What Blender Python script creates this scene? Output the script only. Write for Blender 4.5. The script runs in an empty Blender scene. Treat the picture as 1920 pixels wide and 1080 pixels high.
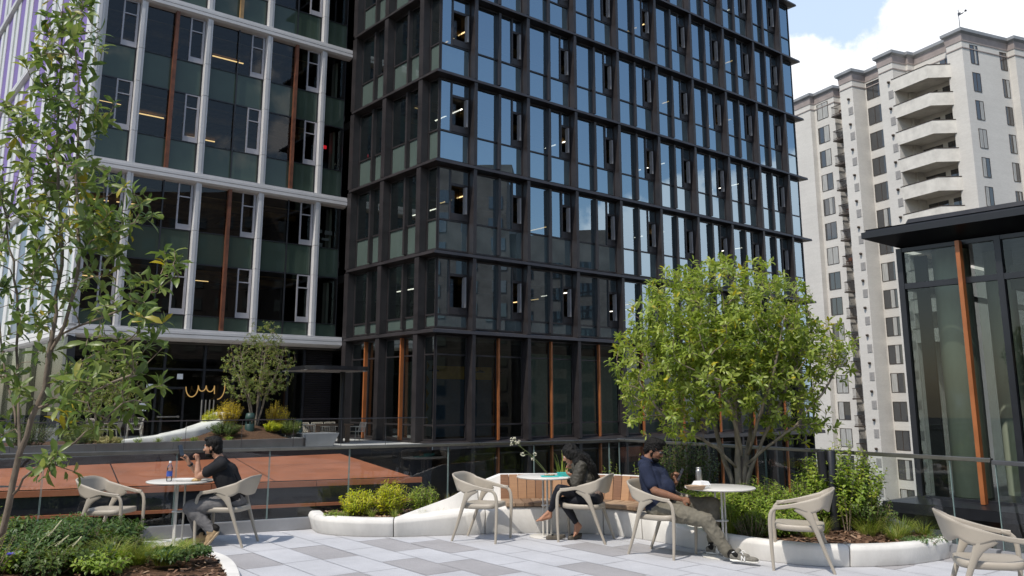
import bpy, bmesh, math, random
import numpy as np
from mathutils import Vector, Matrix, noise as mnoise
R = math.radians
SC = bpy.context.scene
COL = SC.collection
rng = random.Random(7)

# ------------------------------------------------------------------ camera numbers (30 mm lens, standing eye height)
FPX, XP, YP = 1600.0, 960.0, 440.0
TILT = math.atan(313 / 1600.0)
EYE = 1.68
_c, _s = math.cos(TILT), math.sin(TILT)
def at(x, y, Y):
    """world point at depth Y seen at photo pixel (x, y)"""
    u = (x - XP) / FPX; v = (YP - y) / FPX
    d = Vector((u, _c - v * _s, _s + v * _c)); return Vector((0, 0, EYE)) + d * (Y / d.y)
def onz(x, y, z=0.0):
    u = (x - XP) / FPX; v = (YP - y) / FPX
    d = Vector((u, _c - v * _s, _s + v * _c)); return Vector((0, 0, EYE)) + d * ((z - EYE) / d.z)

# ------------------------------------------------------------------ object helpers
def tag(o, label=None, cat=None, group=None, kind=None):
    if label: o['label'] = label
    if cat: o['category'] = cat
    if group: o['group'] = group
    if kind: o['kind'] = kind
    return o
def thing(name, label, cat, loc=(0, 0, 0), rz=0.0, group=None):
    o = bpy.data.objects.new(name, None); COL.objects.link(o)
    o.location = loc; o.rotation_euler = (0, 0, rz); o.empty_display_size = .1
    return tag(o, label, cat, group)
def link(name, me, parent=None, loc=(0, 0, 0), rz=0.0):
    o = bpy.data.objects.new(name, me); COL.objects.link(o)
    if parent is not None: o.parent = parent
    o.location = loc; o.rotation_euler = (0, 0, rz)
    return o
def kids(o):
    return [c for c in bpy.data.objects if c.parent == o]
def copy_tree(o, loc=None, rz=None, parent=None, label=None):
    c = o.copy(); COL.objects.link(c)
    if parent is not None: c.parent = parent
    if loc is not None: c.location = loc
    if rz is not None: c.rotation_euler = (0, 0, rz)
    if label: c['label'] = label
    for ch in list(o.children): copy_tree(ch, parent=c)
    return c

class MB:
    """collects polygons of several materials; build() makes ONE mesh"""
    def __init__(s): s.v = []; s.f = []; s.m = []; s.mi = 0; s.smooth = []; s.sm = False
    def face(s, pts):
        b = len(s.v); s.v.extend([tuple(p) for p in pts]); s.f.append(tuple(range(b, b + len(pts)))); s.m.append(s.mi); s.smooth.append(s.sm)
    def grid(s, rows, closed_u=False, closed_v=False, flip=False):
        b = len(s.v); n = len(rows); k = len(rows[0])
        for r in rows: s.v.extend([tuple(p) for p in r])
        for i in range(n if closed_v else n - 1):
            for j in range(k if closed_u else k - 1):
                a = b + i * k + j; c2 = b + i * k + (j + 1) % k; d = b + ((i + 1) % n) * k + (j + 1) % k; e = b + ((i + 1) % n) * k + j
                s.f.append((a, e, d, c2) if flip else (a, c2, d, e)); s.m.append(s.mi); s.smooth.append(s.sm)
    def box(s, x0, y0, z0, x1, y1, z1):
        x0, x1 = min(x0, x1), max(x0, x1); y0, y1 = min(y0, y1), max(y0, y1); z0, z1 = min(z0, z1), max(z0, z1)
        b = len(s.v)
        s.v += [(x0, y0, z0), (x1, y0, z0), (x1, y1, z0), (x0, y1, z0), (x0, y0, z1), (x1, y0, z1), (x1, y1, z1), (x0, y1, z1)]
        for q in ((0, 3, 2, 1), (4, 5, 6, 7), (0, 1, 5, 4), (1, 2, 6, 5), (2, 3, 7, 6), (3, 0, 4, 7)):
            s.f.append(tuple(b + i for i in q)); s.m.append(s.mi); s.smooth.append(False)
    def prism(s, poly, z0, z1):
        b = len(s.v); n = len(poly)
        a = sum(poly[i][0] * poly[(i + 1) % n][1] - poly[(i + 1) % n][0] * poly[i][1] for i in range(n))
        if a < 0: poly = poly[::-1]
        s.v += [(p[0], p[1], z0) for p in poly] + [(p[0], p[1], z1) for p in poly]
        s.f.append(tuple(b + n - 1 - i for i in range(n))); s.f.append(tuple(b + n + i for i in range(n)))
        for i in range(n): s.f.append((b + i, b + (i + 1) % n, b + n + (i + 1) % n, b + n + i))
        s.m += [s.mi] * (n + 2); s.smooth += [False] * (n + 2)
    def obox(s, p, ax, ay, az, lx, ly, lz):
        """box centred at p with axes ax, ay, az"""
        p = Vector(p); ax = Vector(ax).normalized() * lx / 2; ay = Vector(ay).normalized() * ly / 2; az = Vector(az).normalized() * lz / 2
        b = len(s.v)
        for k in (-1, 1):
            for i, j in ((-1, -1), (1, -1), (1, 1), (-1, 1)): s.v.append(tuple(p + ax * i + ay * j + az * k))
        for q in ((0, 3, 2, 1), (4, 5, 6, 7), (0, 1, 5, 4), (1, 2, 6, 5), (2, 3, 7, 6), (3, 0, 4, 7)):
            s.f.append(tuple(b + i for i in q)); s.m.append(s.mi); s.smooth.append(False)
    def tube(s, pts, radii, n=8, caps=True, flat=1.0, flatdir=None):
        pts = [Vector(p) for p in pts]
        if not hasattr(radii, '__len__'): radii = [radii] * len(pts)
        rows = []; prev = None
        for i, p in enumerate(pts):
            t = (pts[min(i + 1, len(pts) - 1)] - pts[max(i - 1, 0)])
            t = t.normalized() if t.length > 1e-9 else Vector((0, 0, 1))
            if prev is None:
                a = Vector((0, 0, 1)) if abs(t.z) < .9 else Vector((1, 0, 0))
                if flatdir is not None: a = Vector(flatdir)
                u = (a - t * a.dot(t)).normalized()
            else:
                u = prev - t * prev.dot(t)
                u = u.normalized() if u.length > 1e-6 else t.orthogonal().normalized()
            prev = u; w = t.cross(u)
            rows.append([p + (u * math.cos(2 * math.pi * k / n) * flat + w * math.sin(2 * math.pi * k / n)) * radii[i] for k in range(n)])
        sm = s.sm; s.sm = True
        s.grid(rows, closed_u=True)
        s.sm = False
        if caps: s.face(rows[0][::-1]); s.face(rows[-1])
        s.sm = sm
    def lathe(s, prof, n=24, c=(0, 0)):
        rows = [[(c[0] + r * math.cos(2 * math.pi * k / n), c[1] + r * math.sin(2 * math.pi * k / n), z) for k in range(n)] for r, z in prof]
        sm = s.sm; s.sm = True; s.grid(rows, closed_u=True); s.sm = False
        if prof[0][0] > 1e-4: s.face(rows[0][::-1])
        if prof[-1][0] > 1e-4: s.face(rows[-1])
        s.sm = sm
    def ell(s, c, ax, n=12, m=8):
        """ellipsoid; ax = three axis vectors"""
        c = Vector(c); A = [Vector(a) for a in ax]
        rows = []
        for i in range(m + 1):
            th = math.pi * i / m
            if i in (0, m): th = .02 if i == 0 else math.pi - .02
            rows.append([c + A[0] * (math.sin(th) * math.cos(2 * math.pi * k / n)) + A[1] * (math.sin(th) * math.sin(2 * math.pi * k / n)) - A[2] * math.cos(th) for k in range(n)])
        sm = s.sm; s.sm = True; s.grid(rows, closed_u=True); s.sm = False; s.face(rows[0][::-1]); s.face(rows[-1]); s.sm = sm
    def mesh(s, name, mats):
        me = bpy.data.meshes.new(name); me.from_pydata(s.v, [], s.f)
        for m in (mats if isinstance(mats, (list, tuple)) else [mats]): me.materials.append(m)
        me.polygons.foreach_set('material_index', s.m); me.polygons.foreach_set('use_smooth', s.smooth); me.update()
        return me
    def build(s, name, mats, parent=None, loc=(0, 0, 0), rz=0.0, bevel=0, weld=False):
        me = s.mesh(name, mats)
        if weld or bevel:
            bm = bmesh.new(); bm.from_mesh(me); bmesh.ops.remove_doubles(bm, verts=bm.verts, dist=1e-4); bmesh.ops.recalc_face_normals(bm, faces=bm.faces); bm.to_mesh(me); bm.free()
        o = link(name, me, parent, loc, rz)
        if bevel:
            md = o.modifiers.new('bevel', 'BEVEL'); md.width = bevel; md.segments = 2; md.limit_method = 'ANGLE'; md.angle_limit = R(35)
        return o
def offset_path(path, d):
    """mitred offset of an open plan polyline to its left by d"""
    out = []; n = len(path)
    for i in range(n):
        p = Vector(path[i][:2])
        a = (p - Vector(path[i - 1][:2])).normalized() if i > 0 else None
        b = (Vector(path[i + 1][:2]) - p).normalized() if i < n - 1 else None
        if a is None: a = b
        if b is None: b = a
        na = Vector((-a.y, a.x)); nb = Vector((-b.y, b.x)); m = (na + nb)
        m = m / max(m.length_squared, 1e-6) * 2
        out.append((p.x + m.x * d, p.y + m.y * d))
    return out
def sweep(mb, path, prof, closed=True):
    """profile points (inset to the left of the path, z) swept along a plan polyline"""
    cols = [[(x, y, z) for x, y in offset_path(path, d)] for d, z in prof]
    rows = [[cols[j][i] for j in range(len(prof))] for i in range(len(path))]
    mb.grid(rows, closed_u=closed)
    if closed: mb.face(rows[0][::-1]); mb.face(rows[-1])

# ------------------------------------------------------------------ materials
def nm(name):
    m = bpy.data.materials.new(name); m.use_nodes = True; nt = m.node_tree; nt.nodes.clear()
    return m, nt, (lambda t, **k: _nd(nt, t, k))
def _nd(nt, t, k):
    n = nt.nodes.new(t)
    for a, b in k.items():
        if a in n.inputs.keys(): n.inputs[a].default_value = b
        else: setattr(n, a, b)
    return n
def rgba(c): return (c[0], c[1], c[2], 1.0)
def pbr(name, col, rough=.5, metal=0.0, spec=.5, var=.12, scale=6.0, bump=0.0, bscale=40.0, col2=None, var2scale=None, coat=0.0, stretch=None, rvar=.1):
    """principled with two octaves of uneven colour, roughness and a fine bump"""
    m, nt, N = nm(name); L = nt.links.new
    out = N('ShaderNodeOutputMaterial'); p = N('ShaderNodeBsdfPrincipled')
    p.inputs['Metallic'].default_value = metal; p.inputs['Specular IOR Level'].default_value = spec; p.inputs['Coat Weight'].default_value = coat
    tc = N('ShaderNodeTexCoord'); mp = N('ShaderNodeMapping'); L(tc.outputs['Object'], mp.inputs['Vector'])
    if stretch: mp.inputs['Scale'].default_value = stretch
    n1 = N('ShaderNodeTexNoise'); n1.inputs['Scale'].default_value = scale; n1.inputs['Detail'].default_value = 6; n1.inputs['Roughness'].default_value = .6; L(mp.outputs[0], n1.inputs['Vector'])
    mx = N('ShaderNodeMix', data_type='RGBA'); c2 = col2 if col2 else tuple(x * (1 - var * 1.6) for x in col); c1 = col if col2 else tuple(min(1, x * (1 + var)) for x in col)
    mx.inputs[6].default_value = rgba(c2); mx.inputs[7].default_value = rgba(c1)
    mr = N('ShaderNodeMapRange'); mr.inputs[1].default_value = .32; mr.inputs[2].default_value = .68; L(n1.outputs[0], mr.inputs[0]); L(mr.outputs[0], mx.inputs[0])
    L(mx.outputs[2], p.inputs['Base Color'])
    rr = N('ShaderNodeMapRange'); rr.inputs[3].default_value = max(.02, rough - rvar); rr.inputs[4].default_value = min(1, rough + rvar); L(n1.outputs[0], rr.inputs[0]); L(rr.outputs[0], p.inputs['Roughness'])
    if bump:
        n2 = N('ShaderNodeTexNoise'); n2.inputs['Scale'].default_value = bscale; n2.inputs['Detail'].default_value = 4; L(mp.outputs[0], n2.inputs['Vector'])
        b = N('ShaderNodeBump'); b.inputs['Strength'].default_value = bump; b.inputs['Distance'].default_value = .01; L(n2.outputs[0], b.inputs['Height']); L(b.outputs[0], p.inputs['Normal'])
    L(p.outputs[0], out.inputs[0]); return m
def glass(name, tint, refl, rough=.0, wobble=.0, wscale=.6, opaque=None, edge=1.0, see=1.0, rtint=(1, 1, 1)):
    """coated pane: mirror share rises with Fresnel from `refl`; the rest shows what is behind (or an opaque back panel)"""
    m, nt, N = nm(name); L = nt.links.new
    out = N('ShaderNodeOutputMaterial'); gl = N('ShaderNodeBsdfGlossy'); gl.inputs['Roughness'].default_value = rough; gl.inputs['Color'].default_value = rgba(rtint)
    if opaque:
        base = N('ShaderNodeBsdfDiffuse'); tc0 = N('ShaderNodeTexCoord'); nn = N('ShaderNodeTexNoise'); nn.inputs['Scale'].default_value = .9; L(tc0.outputs['Object'], nn.inputs['Vector'])
        mx0 = N('ShaderNodeMix', data_type='RGBA'); mx0.inputs[6].default_value = rgba([x * .8 for x in opaque]); mx0.inputs[7].default_value = rgba([x * 1.2 for x in opaque]); L(nn.outputs[0], mx0.inputs[0]); L(mx0.outputs[2], base.inputs[0])
    else:
        base = N('ShaderNodeBsdfTransparent'); base.inputs[0].default_value = rgba(tint)
    fr = N('ShaderNodeFresnel'); fr.inputs['IOR'].default_value = 1.5
    ma = N('ShaderNodeMath', operation='MULTIPLY_ADD'); ma.inputs[1].default_value = edge; ma.inputs[2].default_value = refl; ma.use_clamp = True
    L(fr.outputs[0], ma.inputs[0]); mx = N('ShaderNodeMixShader'); L(ma.outputs[0], mx.inputs[0]); L(base.outputs[0], mx.inputs[1]); L(gl.outputs[0], mx.inputs[2]); L(mx.outputs[0], out.inputs[0])
    if wobble:
        tc = N('ShaderNodeTexCoord'); ns = N('ShaderNodeTexNoise'); ns.inputs['Scale'].default_value = wscale; ns.inputs['Detail'].default_value = 1; L(tc.outputs['Object'], ns.inputs['Vector'])
        b = N('ShaderNodeBump'); b.inputs['Strength'].default_value = 1; b.inputs['Distance'].default_value = wobble; L(ns.outputs[0], b.inputs['Height']); L(b.outputs[0], gl.inputs['Normal'])
    return m
def emit(name, col, st):
    m, nt, N = nm(name); out = N('ShaderNodeOutputMaterial'); e = N('ShaderNodeEmission'); e.inputs[0].default_value = rgba(col); e.inputs[1].default_value = st
    nt.links.new(e.outputs[0], out.inputs[0]); return m
def leafmat(name, dark, mid, light, odd=(.35, .33, .03), rough=.42, trans=.35, oddat=.93):
    """leaf colour by a per-leaf value, thin and a little translucent, waxy on top"""
    m, nt, N = nm(name); L = nt.links.new
    out = N('ShaderNodeOutputMaterial'); at_ = N('ShaderNodeAttribute'); at_.attribute_name = 'tint'
    cr = N('ShaderNodeValToRGB'); e = cr.color_ramp.elements; e[0].position = 0; e[0].color = rgba(dark); e[1].position = 1; e[1].color = rgba(odd)
    a = e.new(.45); a.color = rgba(mid); b = e.new(oddat - .08); b.color = rgba(light); b2 = e.new(oddat); b2.color = rgba(odd)
    L(at_.outputs['Fac'], cr.inputs[0])
    p = N('ShaderNodeBsdfPrincipled'); p.inputs['Roughness'].default_value = rough; p.inputs['Specular IOR Level'].default_value = .45; L(cr.outputs[0], p.inputs['Base Color'])
    t = N('ShaderNodeBsdfTranslucent'); hs = N('ShaderNodeHueSaturation'); hs.inputs['Value'].default_value = 1.5; hs.inputs['Saturation'].default_value = 1.1; L(cr.outputs[0], hs.inputs['Color']); L(hs.outputs[0], t.inputs[0])
    mx = N('ShaderNodeMixShader'); mx.inputs[0].default_value = trans; L(p.outputs[0], mx.inputs[1]); L(t.outputs[0], mx.inputs[2]); L(mx.outputs[0], out.inputs[0]); return m
def planks(name, c1, c2, scale, rough=.55, grain=(1, 1, 14)):
    """weathered timber: each board its own tone (island random by object position) with long grain"""
    m, nt, N = nm(name); L = nt.links.new
    out = N('ShaderNodeOutputMaterial'); p = N('ShaderNodeBsdfPrincipled'); p.inputs['Roughness'].default_value = rough
    at_ = N('ShaderNodeAttribute'); at_.attribute_name = 'tint'
    tc = N('ShaderNodeTexCoord'); mp = N('ShaderNodeMapping'); mp.inputs['Scale'].default_value = grain; L(tc.outputs['Object'], mp.inputs[0])
    n = N('ShaderNodeTexNoise'); n.inputs['Scale'].default_value = scale; n.inputs['Detail'].default_value = 8; n.inputs['Roughness'].default_value = .7; L(mp.outputs[0], n.inputs['Vector'])
    ad = N('ShaderNodeMath', operation='MULTIPLY_ADD'); ad.inputs[1].default_value = .9; L(n.outputs[0], ad.inputs[0])
    sb = N('ShaderNodeMath', operation='MULTIPLY_ADD'); sb.inputs[1].default_value = 1.0; sb.inputs[2].default_value = -.45; L(at_.outputs['Fac'], sb.inputs[0]); L(sb.outputs[0], ad.inputs[2])
    mx = N('ShaderNodeMix', data_type='RGBA'); mx.clamp_factor = True; mx.inputs[6].default_value = rgba(c1); mx.inputs[7].default_value = rgba(c2); L(ad.outputs[0], mx.inputs[0]); L(mx.outputs[2], p.inputs['Base Color'])
    b = N('ShaderNodeBump'); b.inputs['Strength'].default_value = .3; b.inputs['Distance'].default_value = .004; L(n.outputs[0], b.inputs['Height']); L(b.outputs[0], p.inputs['Normal'])
    L(p.outputs[0], out.inputs[0]); return m

M = {}
M['black_metal'] = pbr('black_metal', (.030, .026, .027), .42, .0, .5, .22, 1.2, .05, 30)
M['dark_frame'] = pbr('dark_frame', (.017, .018, .022), .35, .0, .5, .15, 3)
M['black_paint'] = pbr('black_paint', (.012, .012, .014), .35, 0, .5, .1, 5)
M['jamb_grey'] = pbr('jamb_grey', (.27, .27, .28), .45, .3, .5, .08, 2)
M['white_metal'] = pbr('white_metal', (.60, .585, .575), .45, .0, .5, .06, .8)
M['grey_frame'] = pbr('grey_frame', (.36, .35, .37), .45, .2, .5, .07, 2)
M['soffit_grey'] = pbr('soffit_grey', (.38, .37, .36), .6, 0, .4, .06, 1)
M['purple'] = pbr('purple', (.19, .12, .38), .5, 0, .5, .25, .5, col2=(.15, .07, .24))
M['pale_glass_panel'] = pbr('pale_glass_panel', (.36, .42, .38), .15, 0, .6, .1, .6)
M['rust'] = pbr('rust', (.17, .062, .032), .5, .2, .5, .25, 3)
M['tan_fin'] = pbr('tan_fin', (.32, .20, .09), .5, .1, .5, .2, 3)
M['orange_fin'] = pbr('orange_fin', (.37, .125, .04), .42, .1, .5, .14, 2)
M['orange_roof'] = pbr('orange_roof', (.37, .130, .062), .5, .15, .45, .10, .9, .05, 9, rvar=.12)
M['glass_black'] = glass('glass_black', (.32, .36, .36), .36, wobble=.0022, wscale=.55, edge=1.0, rtint=(.66, .85, 1))
M['glass_side'] = glass('glass_side', (.42, .47, .45), .17, wobble=.0022, wscale=.7, edge=1.0, rtint=(.9, 1, .96))
M['glass_ground'] = glass('glass_ground', (.62, .68, .64), .035, wobble=.0016, wscale=.7, edge=.8, rtint=(.9, 1, .97))
M['glass_dim'] = glass('glass_dim', (.38, .41, .42), .16, wobble=.001, rtint=(.6, .8, 1))
M['glass_white_bldg'] = glass('glass_white_bldg', (.5, .52, .5), .015, wobble=.0015, wscale=.7, edge=.7)
M['spandrel_sky'] = glass('spandrel_sky', (1, 1, 1), .36, wobble=.0018, wscale=.5, opaque=(.035, .055, .055), edge=1.0, rtint=(.66, .85, 1))
M['spandrel_side'] = glass('spandrel_side', (1, 1, 1), .08, wobble=.0012, wscale=.6, opaque=(.085, .115, .1), edge=1.0)
M['spandrel_green'] = glass('spandrel_green', (1, 1, 1), .01, wobble=.001, wscale=.5, opaque=(.050, .073, .055), edge=.7)
M['glass_clear'] = glass('glass_clear', (.86, .9, .89), .015, edge=.9)
M['glass_pavilion'] = glass('glass_pavilion', (.68, .75, .69), .012, wobble=.0012, wscale=.7, edge=.8)
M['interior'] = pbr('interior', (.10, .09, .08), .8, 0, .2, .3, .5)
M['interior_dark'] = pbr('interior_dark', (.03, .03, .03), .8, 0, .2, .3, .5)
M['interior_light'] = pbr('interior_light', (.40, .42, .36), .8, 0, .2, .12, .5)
M['ceiling_tan'] = pbr('ceiling_tan', (.34, .22, .09), .7, 0, .2, .35, 1.2)
M['strip_cool'] = emit('strip_cool', (1, .93, .8), 2.6)
M['strip_warm'] = emit('strip_warm', (1, .68, .30), 1.7)
M['neon_warm'] = emit('neon_warm', (1, .62, .22), .4)
M['concrete'] = pbr('concrete', (.42, .43, .35), .85, 0, .25, .25, .7, .25, 14, stretch=(1, 1, .25))
M['grey_stone'] = pbr('grey_stone', (.27, .27, .275), .7, 0, .35, .12, 1.2, .1, 25)
M['white_concrete'] = pbr('white_concrete', (.70, .675, .625), .74, 0, .3, .10, 2.6, .22, 75, stretch=(1, 1, .35))
M['floor_far'] = pbr('floor_far', (.50, .49, .47), .8, 0, .3, .1, 1.5)
M['deck_dark'] = pbr('deck_dark', (.06, .06, .06), .8, 0, .3, .2, .6)
M['asphalt'] = pbr('asphalt', (.05, .05, .052), .9, 0, .3, .25, .3)
M['steel'] = pbr('steel', (.44, .42, .39), .34, .9, .5, .08, 4)
M['dark_steel'] = pbr('dark_steel', (.11, .11, .115), .4, .6, .5, .1, 4)
M['chair_plastic'] = pbr('chair_plastic', (.38, .335, .27), .48, 0, .45, .05, 3, .04, 90)
M['table_white'] = pbr('table_white', (.60, .575, .52), .4, 0, .45, .04, 3)
M['mulch'] = pbr('mulch', (.155, .085, .05), .95, 0, .2, .5, 22, 1.0, 55, col2=(.05, .028, .018))
M['bark'] = pbr('bark', (.27, .225, .175), .85, 0, .25, .3, 9, .5, 60, stretch=(1, 1, .4))
M['bark_dark'] = pbr('bark_dark', (.135, .105, .08), .85, 0, .25, .3, 9, .4, 60)
M['bark_mag'] = pbr('bark_mag', (.205, .165, .125), .85, 0, .25, .35, 9, .5, 60, stretch=(1, 1, .4))
M['twig'] = pbr('twig', (.25, .19, .14), .8, 0, .25, .2, 12)
M['brick_cream'] = None
M['wood'] = planks('wood', (.17, .078, .038), (.47, .265, .135), 5)
M['wood_top'] = planks('wood_top', (.14, .085, .052), (.42, .29, .18), 5, grain=(14, 3, 3))
M['rail_steel'] = pbr('rail_steel', (.20, .19, .17), .3, .85, .5, .12, 4)
M['slate_panel'] = pbr('slate_panel', (.10, .135, .19), .3, 0, .5, .2, .6)
M['pebble'] = pbr('pebble', (.38, .38, .37), .8, 0, .3, .3, 40, .6, 30, col2=(.12, .12, .12))

def brick(name, c1, c2, mortar, bw=.24, bh=.082):
    m, nt, N = nm(name); L = nt.links.new
    out = N('ShaderNodeOutputMaterial'); p = N('ShaderNodeBsdfPrincipled'); p.inputs['Roughness'].default_value = .85; p.inputs['Specular IOR Level'].default_value = .2
    tc = N('ShaderNodeTexCoord'); sx = N('ShaderNodeSeparateXYZ'); L(tc.outputs['Object'], sx.inputs[0])
    ad = N('ShaderNodeMath', operation='ADD'); L(sx.outputs[0], ad.inputs[0]); L(sx.outputs[1], ad.inputs[1]); cb = N('ShaderNodeCombineXYZ'); L(ad.outputs[0], cb.inputs[0]); L(sx.outputs[2], cb.inputs[1])
    b = N('ShaderNodeTexBrick'); b.inputs['Scale'].default_value = 1; b.inputs['Brick Width'].default_value = bw; b.inputs['Row Height'].default_value = bh; b.inputs['Mortar Size'].default_value = .009
    b.inputs['Color1'].default_value = rgba(c1); b.inputs['Color2'].default_value = rgba(c2); b.inputs['Mortar'].default_value = rgba(mortar); L(cb.outputs[0], b.inputs['Vector'])
    n = N('ShaderNodeTexNoise'); n.inputs['Scale'].default_value = .25; n.inputs['Detail'].default_value = 7; L(tc.outputs['Object'], n.inputs['Vector'])
    mr = N('ShaderNodeMapRange'); mr.inputs[1].default_value = .3; mr.inputs[2].default_value = .7; mr.inputs[3].default_value = .94; mr.inputs[4].default_value = 1.04; L(n.outputs[0], mr.inputs[0])
    # long horizontal rows of slightly different brick batches
    mp = N('ShaderNodeMapping'); mp.inputs['Scale'].default_value = (.05, .05, 2.2); L(tc.outputs['Object'], mp.inputs[0]); n2 = N('ShaderNodeTexNoise'); n2.inputs['Scale'].default_value = 1; n2.inputs['Detail'].default_value = 5; L(mp.outputs[0], n2.inputs['Vector'])
    mr2 = N('ShaderNodeMapRange'); mr2.inputs[1].default_value = .3; mr2.inputs[2].default_value = .7; mr2.inputs[3].default_value = .97; mr2.inputs[4].default_value = 1.03; L(n2.outputs[0], mr2.inputs[0])
    mm = N('ShaderNodeMath', operation='MULTIPLY'); L(mr.outputs[0], mm.inputs[0]); L(mr2.outputs[0], mm.inputs[1])
    vm = N('ShaderNodeVectorMath', operation='SCALE'); L(b.outputs[0], vm.inputs[0]); L(mm.outputs[0], vm.inputs['Scale']); L(vm.outputs[0], p.inputs['Base Color']); L(p.outputs[0], out.inputs[0]); return m
M['brick_cream'] = brick('brick_cream', (.66, .635, .59), (.61, .585, .54), (.57, .545, .50))
M['brick_band'] = pbr('brick_band', (.36, .31, .29), .85, 0, .2, .1, 1)
M['parapet'] = pbr('parapet', (.66, .63, .57), .85, 0, .2, .1, 1.0)
M['coping'] = pbr('coping', (.33, .335, .34), .5, .2, .4, .1, 1)
M['tower_glass'] = glass('tower_glass', (1, 1, 1), .07, opaque=(.05, .052, .055), edge=1, wobble=.001)
M['curtain'] = pbr('curtain', (.42, .42, .40), .8, 0, .3, .25, 4, stretch=(5, 5, .2))
M['bronze'] = pbr('bronze', (.075, .055, .042), .5, .3, .4, .1, 4)
M['vent_grey'] = pbr('vent_grey', (.36, .345, .33), .7, 0, .3, .1, 8)
def rdir(r):
    z = r.uniform(-1, 1); a = r.uniform(0, 6.283); q = math.sqrt(1 - z * z); return Vector((q * math.cos(a), q * math.sin(a), z))
# ------------------------------------------------------------------ people: blended volumes turned into one continuous skin
class Blob:
    """tapered capsules and ellipsoids merged by a voxel remesh into one surface"""
    def __init__(s): s.mb = MB()
    def cap(s, p0, r0, p1, r1, n=14):
        p0, p1 = Vector(p0), Vector(p1); t = (p1 - p0); L_ = t.length
        if L_ < 1e-5: return s.ball(p0, r0)
        t /= L_; u = t.orthogonal().normalized(); w_ = t.cross(u); rows = []
        for k in range(5): a = math.pi / 2 * (1 - k / 4.0); rows.append((p0 - t * r0 * math.sin(a), max(r0 * math.cos(a), r0 * .02)))
        for k in range(5): a = math.pi / 2 * (k / 4.0); rows.append((p1 + t * r1 * math.sin(a), max(r1 * math.cos(a), r1 * .02)))
        G = [[c + (u * math.cos(2 * math.pi * k / n) + w_ * math.sin(2 * math.pi * k / n)) * r for k in range(n)] for c, r in rows]
        s.mb.grid(G, closed_u=True); s.mb.face(G[0][::-1]); s.mb.face(G[-1])
    def ball(s, c, r): s.mb.ell(c, [(r, 0, 0), (0, r, 0), (0, 0, r)], 14, 9)
    def ell(s, c, ax): s.mb.ell(c, ax, 18, 12)
    def chain(s, pts, rs):
        for i in range(len(pts) - 1): s.cap(pts[i], rs[i], pts[i + 1], rs[i + 1])
    def build(s, name, mat, parent, vox=.006, smooth=4, wr=0.0, wscale=9, seed=0, org=Vector(), stretch=(1, 1, 1), flatz=None):
        me = bpy.data.meshes.new(name + '_raw'); me.from_pydata([tuple(Vector(v) - org) for v in s.mb.v], [], s.mb.f); bm = bmesh.new(); bm.from_mesh(me); bmesh.ops.recalc_face_normals(bm, faces=bm.faces); bm.to_mesh(me); bm.free()
        o = bpy.data.objects.new(name + '_raw', me); COL.objects.link(o)
        md = o.modifiers.new('r', 'REMESH'); md.mode = 'VOXEL'; md.voxel_size = vox; md.use_smooth_shade = True
        m2 = o.modifiers.new('s', 'SMOOTH'); m2.iterations = smooth; m2.factor = .5
        dg = bpy.context.evaluated_depsgraph_get(); me2 = bpy.data.meshes.new_from_object(o.evaluated_get(dg)); bpy.data.objects.remove(o); bpy.data.meshes.remove(me)
        if wr or flatz is not None:
            nv = np.empty(len(me2.vertices) * 3, dtype=np.float32); me2.vertices.foreach_get('normal', nv); nv = nv.reshape(-1, 3)
            for vi, v in enumerate(me2.vertices):
                p = v.co.copy()
                if wr:
                    q = Vector((p.x * wscale * stretch[0], p.y * wscale * stretch[1], p.z * wscale * stretch[2])) + Vector((seed, 0, 0))
                    d = mnoise.noise(q) + .5 * mnoise.noise(q * 2.1); d = (1 - abs(d) * 2.2) if True else d
                    v.co = p + Vector(nv[vi]) * wr * d
                if flatz is not None and p.z < flatz: v.co.z = flatz
        me2.name = name; me2.materials.clear(); me2.materials.append(mat)
        for p in me2.polygons: p.use_smooth = True; p.material_index = 0
        return link(name, me2, parent)
def frame(fwd, up):
    f = Vector(fwd).normalized(); u = (Vector(up) - f * Vector(up).dot(f)).normalized(); return f, u, u.cross(f)   # forward, up, left
def add_head(b, c, F, U, S, k=1.0):
    """c = centre of the skull at eye height; face towards F"""
    P = lambda f, u, s: c + F * f * k + U * u * k + S * s * k
    b.ell(P(-.012, .030, 0), [F * .097 * k, S * .075 * k, U * .088 * k])
    b.ell(P(.02, -.02, 0), [F * .072 * k, S * .066 * k, U * .085 * k])
    b.ell(P(.030, -.075, 0), [F * .055 * k, S * .050 * k, U * .040 * k])
    b.cap(P(.05, -.088, 0), .022 * k, P(.072, -.092, 0), .017 * k)                          # chin
    b.cap(P(.082, .028, .026), .011 * k, P(.082, .028, -.026), .011 * k)                      # brow
    b.cap(P(.088, .012, 0), .0085 * k, P(.110, -.028, 0), .0115 * k); b.ball(P(.098, -.030, .011), .0085 * k); b.ball(P(.098, -.030, -.011), .0085 * k)   # nose
    b.cap(P(.083, -.056, .018), .0075 * k, P(.086, -.056, -.018), .0075 * k); b.cap(P(.082, -.066, .014), .008 * k, P(.082, -.066, -.014), .008 * k)      # lips
    for s_ in (1, -1):
        b.ell(P(.066, -.022, .040 * s_), [F * .022 * k, S * .020 * k, U * .022 * k])           # cheeks
        b.ell(P(-.012, -.008, .076 * s_), [F * .020 * k, S * .009 * k, U * .032 * k])          # ears
    return P
def eyes(P, parent, org, k=1.0, iris=(.03, .018, .012)):
    for s_ in (1, -1):
        mb = MB(); mb.ball = None
        c = P(.079, .008, .031 * s_) - org; mb.ell(c, [(.0105, 0, 0), (0, .0105, 0), (0, 0, .0095)], 10, 7); e = mb.build('eye', M['eye_white'], parent)
        mb = MB(); c2 = P(.0875, .007, .032 * s_) - org; mb.ell(c2, [(.0055, 0, 0), (0, .0055, 0), (0, 0, .0055)], 8, 6); mb.build('iris', M['iris'], e)
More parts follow.
